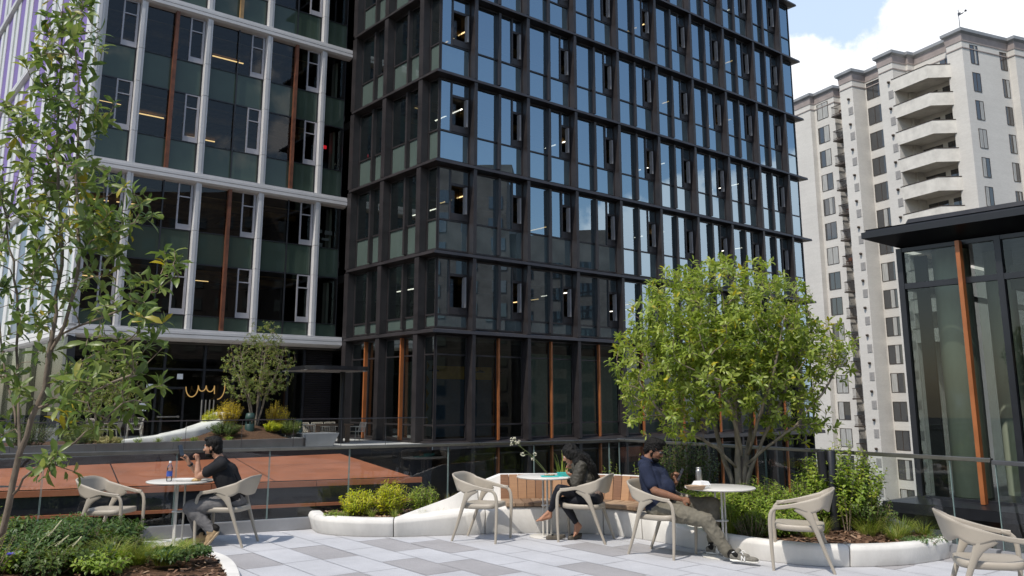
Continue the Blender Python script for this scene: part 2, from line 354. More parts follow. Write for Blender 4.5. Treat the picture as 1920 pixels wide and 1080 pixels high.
def add_hand(b, wrist, F, N, curl=(40, 45, 40), thumb_side=1, spread=.9, k=1.0, thumb=(35, 25)):
    """F = direction of the palm from the wrist, N = palm normal (fingers curl towards it)"""
    F = Vector(F).normalized(); N = (Vector(N) - F * Vector(N).dot(F)).normalized(); S = F.cross(N) * thumb_side      # thumb side
    w_ = Vector(wrist); pc = w_ + F * .048 * k
    b.ell(pc, [F * .050 * k, S * .040 * k, N * .0165 * k]); b.cap(w_, .0245 * k, w_ + F * .03 * k, .024 * k)
    for i, (off, ln, r) in enumerate(((.030, .070, .0088), (.0105, .078, .0090), (-.010, .072, .0086), (-.029, .058, .0078))):
        base = w_ + F * (.088 - .004 * abs(i - 1)) * k + S * off * k; a = 0; p = base; d0 = (F + S * off * 2.2 * (spread - .5)).normalized()
        for j, (fr, cu) in enumerate(zip((.45, .32, .23), curl)):
            a += math.radians(cu + (i - 1.5) * 3); d = d0 * math.cos(a) + N * math.sin(a); q = p + d * ln * fr * k; b.cap(p, r * k * (1 - .08 * j), q, r * k * (.93 - .09 * j), 10); p = q
    tb = w_ + F * .030 * k + S * .030 * k + N * .006 * k; d = (F * .75 + S * .75 + N * .35).normalized(); p1 = tb + d * .040 * k; d2_ = (F * .95 + S * (.25 - thumb[0] / 90) + N * (.3 + thumb[1] / 60)).normalized(); p2 = p1 + d2_ * .032 * k; p3 = p2 + (d2_ + N * .3 - S * .2).normalized() * .026 * k
    b.cap(tb, .0135 * k, p1, .0112 * k, 10); b.cap(p1, .0110 * k, p2, .0098 * k, 10); b.cap(p2, .0097 * k, p3, .0080 * k, 10)
    return pc
def skin(name, c, c2): 
    m = pbr(name, c, .5, 0, .4, .1, 14, .06, 220, col2=c2); p = [n for n in m.node_tree.nodes if n.type == 'BSDF_PRINCIPLED'][0]; p.inputs['Subsurface Weight'].default_value = .12; p.inputs['Subsurface Radius'].default_value = (.012, .005, .003); p.inputs['Subsurface Scale'].default_value = .6; return m
def cloth(name, c, var=.12, sc=14, rough=.85): 
    m = pbr(name, c, rough, 0, .25, var, sc, .25, 420); return m
M['eye_white'] = pbr('eye_white', (.62, .58, .54), .25); M['iris'] = pbr('iris', (.03, .018, .012), .2)
M['hair_black'] = pbr('hair_black', (.009, .008, .007), .62, 0, .2, .3, 60, .4, 300)
M['phone'] = pbr('phone', (.02, .02, .022), .25, 0, .6)
def strands(name, parent, seeds, mat, org, n_seg=7, rad=.0035, n=4):
    mb = MB()
    for pts in seeds:
        mb.tube([Vector(p) - org for p in pts], [rad * (1 - .75 * i / (len(pts) - 1)) for i in range(len(pts))], n, caps=False)
    return mb.build(name, mat, parent)
def shoe(parent, org, heel, toe, up, mat, sole, h=.075, w_=.048, name='shoe', tongue=None):
    heel, toe = Vector(heel), Vector(toe); F = (toe - heel).normalized(); U = (Vector(up) - F * Vector(up).dot(F)).normalized(); S = F.cross(U); L_ = (toe - heel).length
    b = Blob(); c = lambda f, u, s=0: heel + F * L_ * f + U * u + S * s
    b.ell(c(.14, .042), [F * .055, S * .034, U * .042]); b.ell(c(.45, .035), [F * .085, S * .038, U * .040]); b.ell(c(.76, .026), [F * .075, S * w_ * .92, U * .030]); b.cap(c(.16, .06), .033, c(.28, h + .012), .036); b.cap(c(.3, .06), .034, c(.6, .05), .032)
    o = b.build(name, mat, parent, .005, 3, org=org)
    b2 = Blob(); b2.ell(c(.16, .006), [F * .062, S * .037, U * .016]); b2.ell(c(.5, .006), [F * .12, S * .036, U * .014]); b2.ell(c(.76, .006), [F * .082, S * w_, U * .015])
    b2.build('sole', sole, o, .005, 3, org=org)
    return o, c, F, U, S
# measured poses -------------------------------------------------------------------
def person(label, org): 
    return thing('person', label, 'person', org)

# ===== man in black, elbows on the table, phone held up
O = Vector((-3.45, 10.78, 0)); pA = person('man in black t-shirt eating at the left table while looking at a raised phone', O)
skA = skin('skin_tan', (.42, .235, .15), (.34, .17, .105)); 
hips = at(437, 941, 10.78); waist = at(434, 918, 10.78); chest = at(422, 886, 10.78); neck = at(411, 858, 10.76); 
F, U, S = frame((-1, .06, -.10), (-.10, 0, 1)); hc = at(398.5, 838.5, 10.76)
shN, shF = at(416, 871, 10.585), at(410, 871, 10.95); elN = Vector(at(371, 900, 10.62)); elN.z = max(elN.z, .742 + .045); elF = Vector(at(375, 897, 10.98)); elF.z = max(elF.z, .742 + .045)
wrN, wrF = at(371, 866.5, 10.66), at(354.5, 868, 10.86)
hipN, hipF = hips + Vector((-.03, -.10, -.0)), hips + Vector((-.03, .10, 0)); knN, knF = at(355, 953, 10.60), at(357, 949, 10.95); anN, anF = at(401, 997, 10.60), at(374, 1003, 10.92)
b = Blob(); P = add_head(b, hc, F, U, S)
b.chain([neck + Vector((.02, 0, -.03)), hc - U * .05 - F * .025], [.056, .054])
for s_ in (-.085, .085):
    o_ = Vector((0, s_, 0)); b.chain([hips + o_, waist + o_ * .9, chest + o_, neck + o_ * .75 + Vector((.015, 0, -.05))], [.105, .095, .105, .06])
b.chain([neck + Vector((.01, 0, -.035)), shN], [.055, .055]); b.chain([neck + Vector((.01, 0, -.035)), shF], [.055, .055])
b.chain([shN, shN.lerp(elN, .5), elN, elN.lerp(wrN, .35), wrN], [.056, .047, .038, .042, .025]); b.chain([shF, shF.lerp(elF, .5), elF, elF.lerp(wrF, .35), wrF], [.056, .047, .038, .042, .025])
b.chain([hipN, knN, knN.lerp(anN, .35), anN], [.085, .055, .055, .035]); b.chain([hipF, knF, knF.lerp(anF, .35), anF], [.085, .055, .055, .035])
add_hand(b, wrN, (wrN - elN) * .6 + Vector((-.05, .02, .2)), (-.9, .35, -.1), (62, 70, 50), -1)
phA = at(340.5, 846, 10.82)
add_hand(b, wrF, (-.35, -.12, .9), (-.75, -.5, .2), (30, 42, 30), -1, thumb=(5, 20))
b.build('body', skA, pA, .006, 3, org=O); eyes(P, pA, O)
T_ = Blob()
for s_ in (-.09, .09):
    o_ = Vector((0, s_, 0)); T_.chain([hips + o_ + Vector((.005, 0, .02)), waist + o_, chest + o_ * 1.02, neck + o_ * .8 + Vector((.02, 0, -.055))], [.118, .118, .122, .064])
T_.chain([neck + Vector((.02, 0, -.05)), shN], [.062, .068]); T_.chain([neck + Vector((.02, 0, -.05)), shF], [.062, .068]); T_.chain([shN, shN.lerp(elN, .62)], [.069, .060]); T_.chain([shF, shF.lerp(elF, .62)], [.069, .060])
T_.cap(neck + Vector((.025, .04, -.025)), .05, neck + Vector((.025, -.04, -.025)), .05)
T_.build('t_shirt', cloth('black_cotton', (.014, .014, .016)), pA, .007, 4, .004, 8, 3, O, (1, 1, .6))
G_ = Blob()
for a, c_, d_ in ((hipN, knN, anN), (hipF, knF, anF)): G_.chain([a, a.lerp(c_, .5), c_, c_.lerp(d_, .35), c_.lerp(d_, .92)], [.103, .09, .074, .07, .058])
G_.chain([hips + Vector((.03, -.09, .0)), hips + Vector((.03, .09, .0))], [.105, .105])
G_.build('trousers', cloth('grey_twill', (.15, .145, .145)), pA, .007, 3, .006, 10, 5, O)
tan_s = cloth('tan_suede', (.34, .235, .13), .15, 20); tan_sole = pbr('tan_sole', (.48, .36, .22), .6)
sA, c_, *_ = shoe(pA, O, at(409, 1000, 10.58), at(387, 1026, 10.57), (-.5, 0, 1), tan_s, tan_sole)
toe = onz(347, 1018, .012); sB, *_ = shoe(pA, O, toe + Vector((.265, .02, 0)), toe, (0, 0, 1), tan_s, tan_sole)
for a, d_ in ((anN, at(407, 994, 10.58)), (anF, toe + Vector((.21, .02, .06)))):
    q = Blob(); q.cap(a + Vector((0, 0, .05)), .042, d_ + Vector((-.01, 0, .02)), .04); q.build('sock', M['hair_black'], pA, .008, 2, org=O)
H_ = Blob(); Q = lambda f, u, s: hc + F * f + U * u + S * s
H_.ell(Q(-.022, .045, 0), [F * .101, S * .083, U * .088]); H_.ell(Q(-.065, -.015, 0), [F * .052, S * .072, U * .085]); H_.ell(Q(-.02, .008, .062), [F * .03, S * .02, U * .05]); H_.ell(Q(-.02, .008, -.062), [F * .03, S * .02, U * .05]); H_.ell(Q(.035, .102, 0), [F * .055, S * .06, U * .026]); H_.ell(Q(-.085, -.06, 0), [F * .03, S * .055, U * .04])
H_.build('hair', M['hair_black'], pA, .006, 1, .006, 40, 2, O, (1, 1, .35))
B_ = Blob(); B_.ell(Q(.034, -.082, 0), [F * .056, S * .053, U * .040]); B_.cap(Q(.055, -.094, 0), .026, Q(.074, -.097, 0), .02); B_.cap(Q(.0, -.055, .058), .016, Q(.0, -.01, .067), .012); B_.cap(Q(.0, -.055, -.058), .016, Q(.0, -.01, -.067), .012); B_.cap(Q(.093, -.047, .018), .0065, Q(.093, -.047, -.018), .0065)
B_.build('beard', M['hair_black'], pA, .006, 1, .003, 60, 1, O)
for s_ in (.031, -.031): mb = MB(); mb.tube([Q(.088, .030, s_ - .02) - O, Q(.093, .036, s_) - O, Q(.088, .031, s_ + .02) - O], [.0035, .0055, .003], 6); mb.build('eyebrow', M['hair_black'], pA)
wt = MB(); ax = (wrF - elF).normalized(); wt.tube([wrF - ax * .04 - O, wrF - ax * .012 - O], .0315, 16); wt.build('wrist_watch', M['phone'], pA)
def phone(label, c, up, nrm, l=.148, w_=.072, org=None):
    t = thing('phone', label, 'phone', c); u = Vector(up).normalized(); n = Vector(nrm); n = (n - u * n.dot(u)).normalized(); mb = MB(); mb.obox((0, 0, 0), n.cross(u), u, n, w_, l, .009); mb.build('case', M['phone'], t, bevel=.004)
    mb = MB(); mb.obox(n * .0050, n.cross(u), u, n, w_ * .92, l * .95, .0008); mb.build('screen', pbr('phone_screen', (.04, .045, .055), .12, 0, .7), t)
    mb = MB(); mb.obox(-n * .0055 + u * l * .36 + n.cross(u) * w_ * .22, n.cross(u), u, n, .026, .03, .002); mb.build('camera_bump', M['phone'], t, bevel=.0008); return t
phone('black phone held upright in the raised hand of the man in black', phA + Vector((0, -.02, .01)), (-.34, .1, 1), (.90, -.42, .3), .14, .068)

# ===== barefoot woman with long black hair, legs crossed
O = Vector((.92, 11.05, 0)); pB = person('barefoot woman with long black hair, olive jacket and black leggings eating at the middle table', O)
skB = skin('skin_brown', (.40, .205, .125), (.32, .15, .085))
hips = at(1113, 934, 11.06); waist = at(1109, 914, 11.07); chest = at(1094, 886, 11.08); neck = at(1079, 867, 11.1)
F, U, S = frame((-.93, .22, -.48), (-.45, .1, 1)); hc = at(1069, 853, 11.10)
side = Vector((.25, .93, 0)).normalized()      # far side of the body
shN, shF = at(1090, 874, 10.90), at(1081, 873, 11.27); elN, elF = at(1080, 906, 10.86), at(1072, 902, 11.36); wrN, wrF = at(1075, 892.5, 11.0), at(1076, 879.5, 11.26)
hipN, hipF = hips - side * .09 + Vector((-.02, 0, -.01)), hips + side * .09 + Vector((-.02, 0, -.01))
knX, anX = at(1049, 917, 10.98), at(1031.5, 958, 11.12); knG, anG = at(1056, 940, 11.12), at(1081, 981, 11.12)
b = Blob(); P = add_head(b, hc, F, U, S, .95)
b.chain([neck + Vector((.02, 0, -.02)), hc - U * .05 - F * .03], [.045, .046])
for s_ in (-1, 1):
    o_ = side * .07 * s_; b.chain([hips + o_ * 1.1, waist + o_ * .8, chest + o_, neck + o_ * .7 + Vector((.01, 0, -.04))], [.105, .08, .085, .05])
b.chain([neck + Vector((0, 0, -.03)), shN], [.045, .045]); b.chain([neck + Vector((0, 0, -.03)), shF], [.045, .045])
b.chain([shN, elN, elN.lerp(wrN, .4), wrN], [.045, .034, .033, .02]); b.chain([shF, elF, elF.lerp(wrF, .4), wrF], [.045, .034, .033, .02])
b.chain([hipF, hipF.lerp(knX, .5), knX, knX.lerp(anX, .35), anX], [.085, .07, .05, .050, .029]); b.chain([hipN, knG, knG.lerp(anG, .35), anG], [.085, .05, .050, .029])
# bare feet with toes
def foot(b, ankle, heel, ball, toe, r=1.0, sd=Vector((0, 1, 0))):
    b.cap(ankle, .030 * r, heel, .029 * r); b.cap(heel, .029 * r, ball, .026 * r); b.cap(ankle, .028 * r, ball, .022 * r); f = (toe - ball).normalized(); s = sd - f * sd.dot(f); s.normalize()
    b.cap(ball + s * .018, .020, ball - s * .018, .020)
    for k, (o_, l_, rr) in enumerate(((-.030, 1.0, .0105), (-.012, .95, .0075), (.003, .86, .007), (.017, .74, .0065), (.029, .6, .006))): b.cap(ball + s * o_ * .9, rr * 1.3, ball + s * o_ + (toe - ball) * l_, rr, 8)
foot(b, anX, at(1031, 968.5, 11.12), at(1014, 973.5, 11.10), at(1005, 976, 11.09), sd=Vector((.1, 1, .1)))
foot(b, anG, at(1087, 987, 11.12), at(1079, 1000, 11.10), at(1074.5, 1006.5, 11.08), sd=Vector((.1, 1, 0)))
add_hand(b, wrN, (-.8, .35, .28), (.25, .5, .8), (28, 40, 30), 1, k=.9); add_hand(b, wrF, (-.55, -.35, .6), (-.6, -.6, -.3), (45, 55, 40), -1, k=.9)
b.build('body', skB, pB, .006, 3, org=O); eyes(P, pB, O, .95)
J_ = Blob()
for s_ in (-1, 1):
    o_ = side * .08 * s_; J_.chain([waist + o_ * 1.05 + Vector((.0, 0, -.03)), waist.lerp(chest, .5) + o_ * 1.05, chest + o_ * 1.1, neck + o_ * .85 + Vector((.015, 0, -.05))], [.098, .112, .104, .058])
J_.chain([neck + Vector((.01, 0, -.04)), shN], [.056, .066]); J_.chain([neck + Vector((.01, 0, -.04)), shF], [.056, .066])
J_.chain([shN, shN.lerp(elN, .5), elN, elN.lerp(wrN, .5), wrN + (elN - wrN) * .16], [.066, .068, .060, .054, .036]); J_.chain([shF, shF.lerp(elF, .5), elF, elF.lerp(wrF, .5), wrF + (elF - wrF) * .16], [.066, .066, .060, .052, .036])
J_.cap(neck + side * .04 + Vector((.005, 0, -.02)), .034, neck - side * .04 + Vector((.005, 0, -.02)), .034)
J_.build('jacket', pbr('olive_nylon', (.052, .046, .034), .62, 0, .35, .2, 10, .1, 200), pB, .007, 3, .009, 11, 7, O, (1, 1, 1.3))
W_ = Blob(); 
for s_ in (-1, 1): W_.chain([hips + side * .07 * s_ + Vector((0, 0, .05)), waist + side * .06 * s_ + Vector((0, 0, -.045))], [.103, .088])
W_.build('shirt_hem', cloth('plaid_hem', (.28, .21, .18), .4, 30), pB, .008, 3, .003, 12, 1, O)
L_ = Blob(); L_.chain([hipF, hipF.lerp(knX, .5), knX, knX.lerp(anX, .35), knX.lerp(anX, .93)], [.100, .080, .058, .056, .035]); L_.chain([hipN, hipN.lerp(knG, .5), knG, knG.lerp(anG, .35), knG.lerp(anG, .93)], [.100, .080, .058, .056, .035])
L_.chain([hips - side * .09, hips + side * .09], [.112, .112]); L_.build('leggings', cloth('black_leggings', (.012, .013, .019), .1, 14, .6), pB, .007, 3, .003, 14, 9, O)
H_ = Blob(); Q = lambda f, u, s: hc + F * f + U * u + S * s
H_.ell(Q(-.022, .042, 0), [F * .100, S * .086, U * .090]); H_.ell(Q(-.062, -.02, 0), [F * .062, S * .082, U * .09]); H_.ell(Q(.0, .01, .062), [F * .052, S * .026, U * .07]); H_.ell(Q(.0, .01, -.062), [F * .052, S * .026, U * .07])
hb = [Q(-.07, -.02, 0), at(1094, 862, 11.08), at(1106, 878, 11.06), at(1116, 897, 11.05)]
for s_ in (-.07, 0, .07): H_.chain([p + side * s_ * (1 - .1 * i) for i, p in enumerate(hb)], [.06, .075, .068, .03])
H_.chain([Q(-.01, -.03, -.075), at(1083, 868, 10.93), at(1092, 880, 10.92)], [.03, .045, .025])
hr = H_.build('hair', M['hair_black'], pB, .007, 1, .010, 26, 4, O, (1, 1, .5))
rh = random.Random(12); sd_ = []
for k in range(420):
    a0 = Q(-.03, .10, 0) + S * rh.uniform(-.05, .05) + F * rh.uniform(-.05, .04); s_ = rh.uniform(-.12, .12); w1 = rh.uniform(-.012, .012); w2 = rh.uniform(-.02, .02)
    pts = [a0, Q(-.085, .03, s_ * .75) + U * rh.uniform(-.02, .03), hb[1] + side * s_ * 1.15 + rdir(rh) * .04 + Vector((.01, 0, .03)), hb[2] + side * s_ * 1.1 + rdir(rh) * .05 + Vector((.015, 0, .0)), hb[3] + side * s_ * .95 + rdir(rh) * .055, hb[3] + side * s_ * .9 + Vector((.04, 0, -.10)) + rdir(rh) * .06]
    fine = []
    for i in range(len(pts) - 1):
        for f in (0, .33, .66): fine.append(pts[i].lerp(pts[i + 1], f) + rdir(rh) * .006)
    fine.append(pts[-1]); sd_.append(fine[: rh.choice((10, 12, 14, 16))])
strands('hair_strand_mass', hr, sd_, M['hair_black'], O, rad=.0042)
# her shoes, slipped off
fl_m = cloth('taupe_flat', (.11, .095, .075), .2, 30)
def flat(label, x, y, rz_):
    t = thing('flat_shoe', label, 'shoe', (x, y, 0), rz_, 'slipped-off flat shoes'); n = 22
    def ring(s, z, o=0): return [(.125 * s * math.cos(2 * math.pi * k / n) + o, (.04 + .008 * math.cos(2 * math.pi * k / n)) * s * math.sin(2 * math.pi * k / n), z + .012 * max(0, -math.cos(2 * math.pi * k / n))) for k in range(n)]
    mb = MB(); mb.sm = True; mb.grid([ring(.96, .008), ring(1.0, .02), ring(.97, .042), ring(.9, .05, -.008), ring(.86, .044, -.01), ring(.84, .015, -.01), ring(.05, .012, -.01)], closed_u=True); 
    mb.grid([[(.03 + .085 * f, .04 * (1 - f * f * .55) * q, .048 - .02 * f * f - .004 * q * q) for q in (-1, -.6, 0, .6, 1)] for f in (0, .35, .7, 1)])
    mb.build('upper', fl_m, t); mb = MB(); mb.prism([p[:2] for p in ring(.97, 0)], 0.0, .008); mb.build('sole', M['phone'], t); mb = MB(); mb.ell((.04, .012, .056), [(.012, 0, 0), (0, .022, 0), (0, 0, .008)], 8, 6); mb.ell((.04, -.012, .056), [(.012, 0, 0), (0, .022, 0), (0, 0, .008)], 8, 6); mb.build('bow', M['hair_black'], t)
p_ = onz(1042, 1007, .03); flat('taupe flat shoe with bow lying on the table base', p_.x, p_.y, math.pi + .1)
p_ = onz(1078, 1006, .03); flat('taupe flat shoe under the bare toes of the woman', p_.x, p_.y, math.pi * .5 + 2.3)

# ===== man with glasses, slouching with one leg stretched out
O = Vector((1.72, 10.05, 0)); pC = person('man with glasses in navy polo and olive trousers slouching with phone in hand', O)
skC = skin('skin_deep', (.27, .135, .080), (.21, .098, .055))
side = Vector((-.66, -.75, 0)).normalized() * -1     # towards his left (far) side: away from the viewer
side = Vector((.62, .78, 0)); 
hips = at(1241, 953, 10.07); waist = at(1236, 925, 10.12); chest = at(1226, 893, 10.16); neck = at(1212, 862, 10.2)
F, U, S = frame((.90, -.36, -.36), (.36, -.12, 1)); hc = at(1226, 844.5, 10.18)
shN, shF = at(1210, 880, 9.99), at(1228, 880, 10.36); elN, elF = at(1227, 920.5, 9.90), at(1255, 917, 10.30); wrN, wrF = at(1277, 936, 9.86), at(1268, 903.5, 10.14)
hipN, hipF = hips - side * .10 + Vector((.03, 0, 0)), hips + side * .10 + Vector((.03, 0, 0)); knN, anN = at(1324, 975, 9.70), at(1366, 1037.5, 9.62); knF, anF = at(1337, 946, 9.98), at(1336, 1014, 10.02)
b = Blob(); P = add_head(b, hc, F, U, S, 1.02)
b.chain([neck + Vector((0, 0, -.03)), hc - U * .05 - F * .02], [.06, .058])
for s_ in (-1, 1):
    o_ = side * .085 * s_; b.chain([hips + o_, waist + o_ * 1.05, chest + o_, neck + o_ * .75 + Vector((0, 0, -.05))], [.105, .112, .105, .062])
b.chain([neck + Vector((0, 0, -.04)), shN], [.056, .058]); b.chain([neck + Vector((0, 0, -.04)), shF], [.056, .058])
b.chain([shN, shN.lerp(elN, .5), elN, elN.lerp(wrN, .35), wrN], [.058, .05, .042, .044, .027]); b.chain([shF, elF, elF.lerp(wrF, .35), wrF], [.058, .042, .044, .027])
b.chain([hipN, knN, knN.lerp(anN, .35), anN], [.09, .058, .058, .036]); b.chain([hipF, knF, knF.lerp(anF, .35), anF], [.09, .058, .058, .036])
add_hand(b, wrN, (.95, -.05, -.16), (.1, .75, -.65), (55, 62, 45), -1); add_hand(b, wrF, (.06, -.10, .98), (-.05, -.9, .12), (48, 55, 40), -1, thumb=(10, 25))
b.build('body', skC, pC, .006, 3, org=O); eyes(P, pC, O, 1.02)
T_ = Blob()
for s_ in (-1, 1):
    o_ = side * .09 * s_; T_.chain([hips + o_ + Vector((-.04, 0, .025)), waist + o_ * 1.1, chest + o_ * 1.04, neck + o_ * .8 + Vector((0, 0, -.055))], [.106, .138, .122, .068])
T_.ell(waist.lerp(chest, .35) + F * .045 + Vector((.03, -.02, 0)), [Vector((.13, 0, 0)), Vector((0, .16, 0)), Vector((0, 0, .15))])
T_.chain([neck + Vector((0, 0, -.05)), shN], [.062, .072]); T_.chain([neck + Vector((0, 0, -.05)), shF], [.062, .072]); T_.chain([shN, shN.lerp(elN, .70)], [.073, .064]); T_.chain([shF, shF.lerp(elF, .70)], [.073, .064])
ts = T_.build('polo_shirt', cloth('navy_pique', (.018, .024, .048), .15, 16), pC, .007, 4, .005, 8, 13, O, (1, 1, .6))
mb = MB(); ringp = []
nf = frame((.80, -.3, .5), (-.3, .1, 1)); cN = neck.lerp(hc, .20)
rows = [[cN + (F * math.cos(a) * r_ * 1.05 + S * math.sin(a) * r_) + U * z - O for a in [k * 2 * math.pi / 22 for k in range(22)]] for r_, z in ((.062, .004), (.065, .007), (.080, -.022), (.077, -.026), (.062, -.005))]
mb.sm = True; mb.grid(rows, closed_u=True); mb.build('collar', bpy.data.materials['navy_pique'], ts)
G_ = Blob()
for a, c_, d_ in ((hipN, knN, anN), (hipF, knF, anF)): G_.chain([a, a.lerp(c_, .5), c_, c_.lerp(d_, .35), c_.lerp(d_, .95)], [.112, .098, .080, .074, .060])
G_.chain([hips - side * .09 + Vector((-.02, 0, .0)), hips + side * .09 + Vector((-.02, 0, 0))], [.115, .115]); G_.build('trousers', cloth('olive_chino', (.165, .150, .115)), pC, .007, 3, .0075, 11, 17, O)
sw = cloth('grey_sneaker', (.20, .185, .155), .25, 26); sws = pbr('sneaker_sole', (.70, .68, .62), .6)
hN = onz(1371, 1053, .02); tN = onz(1416, 1057, .02); dF = (tN - hN); tN = hN + dF.normalized() * .285
s1, cf, SF, SU, SS = shoe(pC, O, hN + Vector((0, 0, .012)), tN + Vector((0, 0, .012)), (.1, -.1, 1), sw, sws, .085, .05, 'sneaker')
hF = Vector((anF.x - .06, anF.y + .02, .02)); tF = hF + Vector((.235, -.12, 0)); s2, cf2, SF2, SU2, SS2 = shoe(pC, O, hF, tF, (0, 0, 1), sw, sws, .085, .05, 'sneaker')
for q_, d_ in ((anN, cf(.2, .07)), (anF, cf2(.2, .07))):
    q = Blob(); q.cap(q_ + (q_ - d_).normalized() * .03, .044, d_, .044); q.build('sock', M['hair_black'], pC, .008, 2, org=O)
wl = pbr('lace_white', (.78, .77, .74), .7)
def sneaker_marks(parent, cf, SF, SU, SS, sgn):
    mb = MB()      # the letter N on the outer side, then laces and white trims
    def pt(f, u, o=.0435): return cf(f, u, sgn * o) - O
    def bar(a, c): 
        a, c = Vector(a), Vector(c); mb.tube([a, c], .0052, 6)
    bar(pt(.42, .016, .0385), pt(.42, .062, .0345)); bar(pt(.54, .012, .0395), pt(.54, .058, .0335)); bar(pt(.42, .062, .0345), pt(.54, .012, .0395))
    mb.build('letter_mark', wl, parent)
    mb = MB()
    for k in range(5): f = .40 + k * .07; mb.tube([cf(f, .072 - k * .006, .022) - O, cf(f + .02, .084 - k * .007, 0) - O, cf(f, .072 - k * .006, -.022) - O], .0045, 5)
    mb.tube([cf(.36, .088, .02) - O, cf(.42, .105, .035) - O, cf(.5, .08, .045) - O], .004, 5); mb.tube([cf(.36, .088, -.02) - O, cf(.44, .105, -.03) - O, cf(.52, .085, -.04) - O], .004, 5); mb.build('laces', wl, parent)
    mb = MB(); mb.tube([cf(.16, .098, sgn * .035) - O, cf(.08, .085, sgn * .02) - O, cf(.05, .08, 0) - O, cf(.08, .085, -sgn * .02) - O], .006, 6); mb.build('heel_trim', wl, parent)
sg = 1 if SS.y < 0 else -1
sneaker_marks(s1, cf, SF, SU, SS, sg); sneaker_marks(s2, cf2, SF2, SU2, SS2, 1 if SS2.y < 0 else -1)
H_ = Blob(); Q = lambda f, u, s: hc + (F * f + U * u + S * s) * 1.02
H_.ell(Q(-.02, .052, 0), [F * .104, S * .084, U * .088]); H_.ell(Q(-.068, .0, 0), [F * .045, S * .074, U * .07]); H_.ell(Q(-.01, .02, .067), [F * .035, S * .016, U * .045]); H_.ell(Q(-.01, .02, -.067), [F * .035, S * .016, U * .045]); H_.ell(Q(.04, .108, 0), [F * .06, S * .066, U * .032])
H_.build('hair', M['hair_black'], pC, .006, 1, .010, 55, 6, O)
B_ = Blob(); B_.ell(Q(.034, -.082, 0), [F * .056, S * .053, U * .039]); B_.cap(Q(.058, -.094, 0), .024, Q(.074, -.096, 0), .0185); B_.cap(Q(.0, -.055, .058), .015, Q(.0, -.005, .068), .010); B_.cap(Q(.0, -.055, -.058), .015, Q(.0, -.005, -.068), .010); B_.cap(Q(.092, -.046, .018), .006, Q(.092, -.046, -.018), .006)
B_.build('beard', M['hair_black'], pC, .006, 1, .002, 60, 1, O)
gm = MB()
for s_ in (1, -1):
    c = Q(.098, .006, .033 * s_) - O; pts = [c + (S * math.cos(a) * .027 + U * math.sin(a) * .021) for a in [k * 2 * math.pi / 16 for k in range(17)]]; gm.tube(pts, .0028, 6)
    gm.tube([Q(.098, .012, .058 * s_) - O, Q(.05, .014, .078 * s_) - O, Q(-.01, .012, .083 * s_) - O], .0026, 6)
gm.tube([Q(.100, .010, .008) - O, Q(.100, .010, -.008) - O], .0026, 6); gmo = gm.build('glasses', M['phone'], pC)
gl_ = MB()
for s_ in (1, -1): c = Q(.098, .006, .033 * s_) - O; gl_.face([c + (S * math.cos(a) * .026 + U * math.sin(a) * .020) for a in [k * 2 * math.pi / 16 for k in range(16)]])
gl_.build('lens', glass('lens_tint', (.45, .45, .48), .06), gmo)
pcn = wrF + Vector((.035, -.075, .085)); phone('phone in dark case held by the man with glasses', pcn, (.42, -.1, .9), (-.85, -.15, .45))
# ------------------------------------------------------------------ camera, sky, sun
cam = bpy.data.cameras.new('camera'); cam.lens = 30; cam.sensor_width = 36; cam.shift_y = -100 / 1920.0; cam.clip_end = 3000; cam.clip_start = .05
co = bpy.data.objects.new('camera', cam); COL.objects.link(co); co.location = (0, 0, EYE); co.rotation_euler = (math.pi / 2 + TILT, 0, 0); SC.camera = co
SUN_AZ, SUN_EL = R(-142), R(56)          # azimuth from +Y towards +X of the direction TO the sun
sdir = Vector((math.sin(SUN_AZ) * math.cos(SUN_EL), math.cos(SUN_AZ) * math.cos(SUN_EL), math.sin(SUN_EL)))
sl = bpy.data.lights.new('sun', 'SUN'); sl.energy = 3.4; sl.angle = R(.7); sl.color = (1, .94, .86)
so = bpy.data.objects.new('sun', sl); COL.objects.link(so); so.location = (0, 0, 60); so.rotation_euler = sdir.to_track_quat('Z', 'Y').to_euler()
w = bpy.data.worlds.new('World'); SC.world = w; w.use_nodes = True
nt = w.node_tree; nt.nodes.clear(); L = nt.links.new
N = lambda t, **k: _nd(nt, t, k)
wo = N('ShaderNodeOutputWorld'); bg = N('ShaderNodeBackground'); sky = N('ShaderNodeTexSky'); sky.sky_type = 'NISHITA'; sky.sun_disc = False
sky.sun_elevation = SUN_EL; sky.sun_rotation = SUN_AZ; sky.air_density = 1.25; sky.dust_density = 1.2; sky.ozone_density = 1.2
bg.inputs[1].default_value = .15
tc = N('ShaderNodeTexCoord')
# cumulus: fractal noise over the sky direction, thicker where the photo has clouds
n1 = N('ShaderNodeTexNoise'); n1.inputs['Scale'].default_value = 8.5; n1.inputs['Detail'].default_value = 9; n1.inputs['Roughness'].default_value = .56
L(tc.outputs['Generated'], n1.inputs['Vector'])
acc = None
def skydir(x, y):
    return (at(x, y, 10) - Vector((0, 0, EYE))).normalized()
blobs = [(skydir(1500, 150), .09, .44), (skydir(1560, 135), .06, .42), (skydir(1840, 30), .12, .46), (skydir(1760, 65), .06, .34), (skydir(1930, 20), .12, .34), (skydir(1640, 20), .09, -.42), (skydir(1590, 75), .045, -.12),
         (Vector((.96, .22, .13)).normalized(), .16, .30), (Vector((.93, .30, .10)).normalized(), .2, .22), (Vector((.985, .0, .16)).normalized(), .12, .34), (Vector((.97, .13, .21)).normalized(), .12, .34), (Vector((.97, -.12, .42)).normalized(), .20, -.4), (Vector((.88,.1,.6)).normalized(), .35, -.4)]
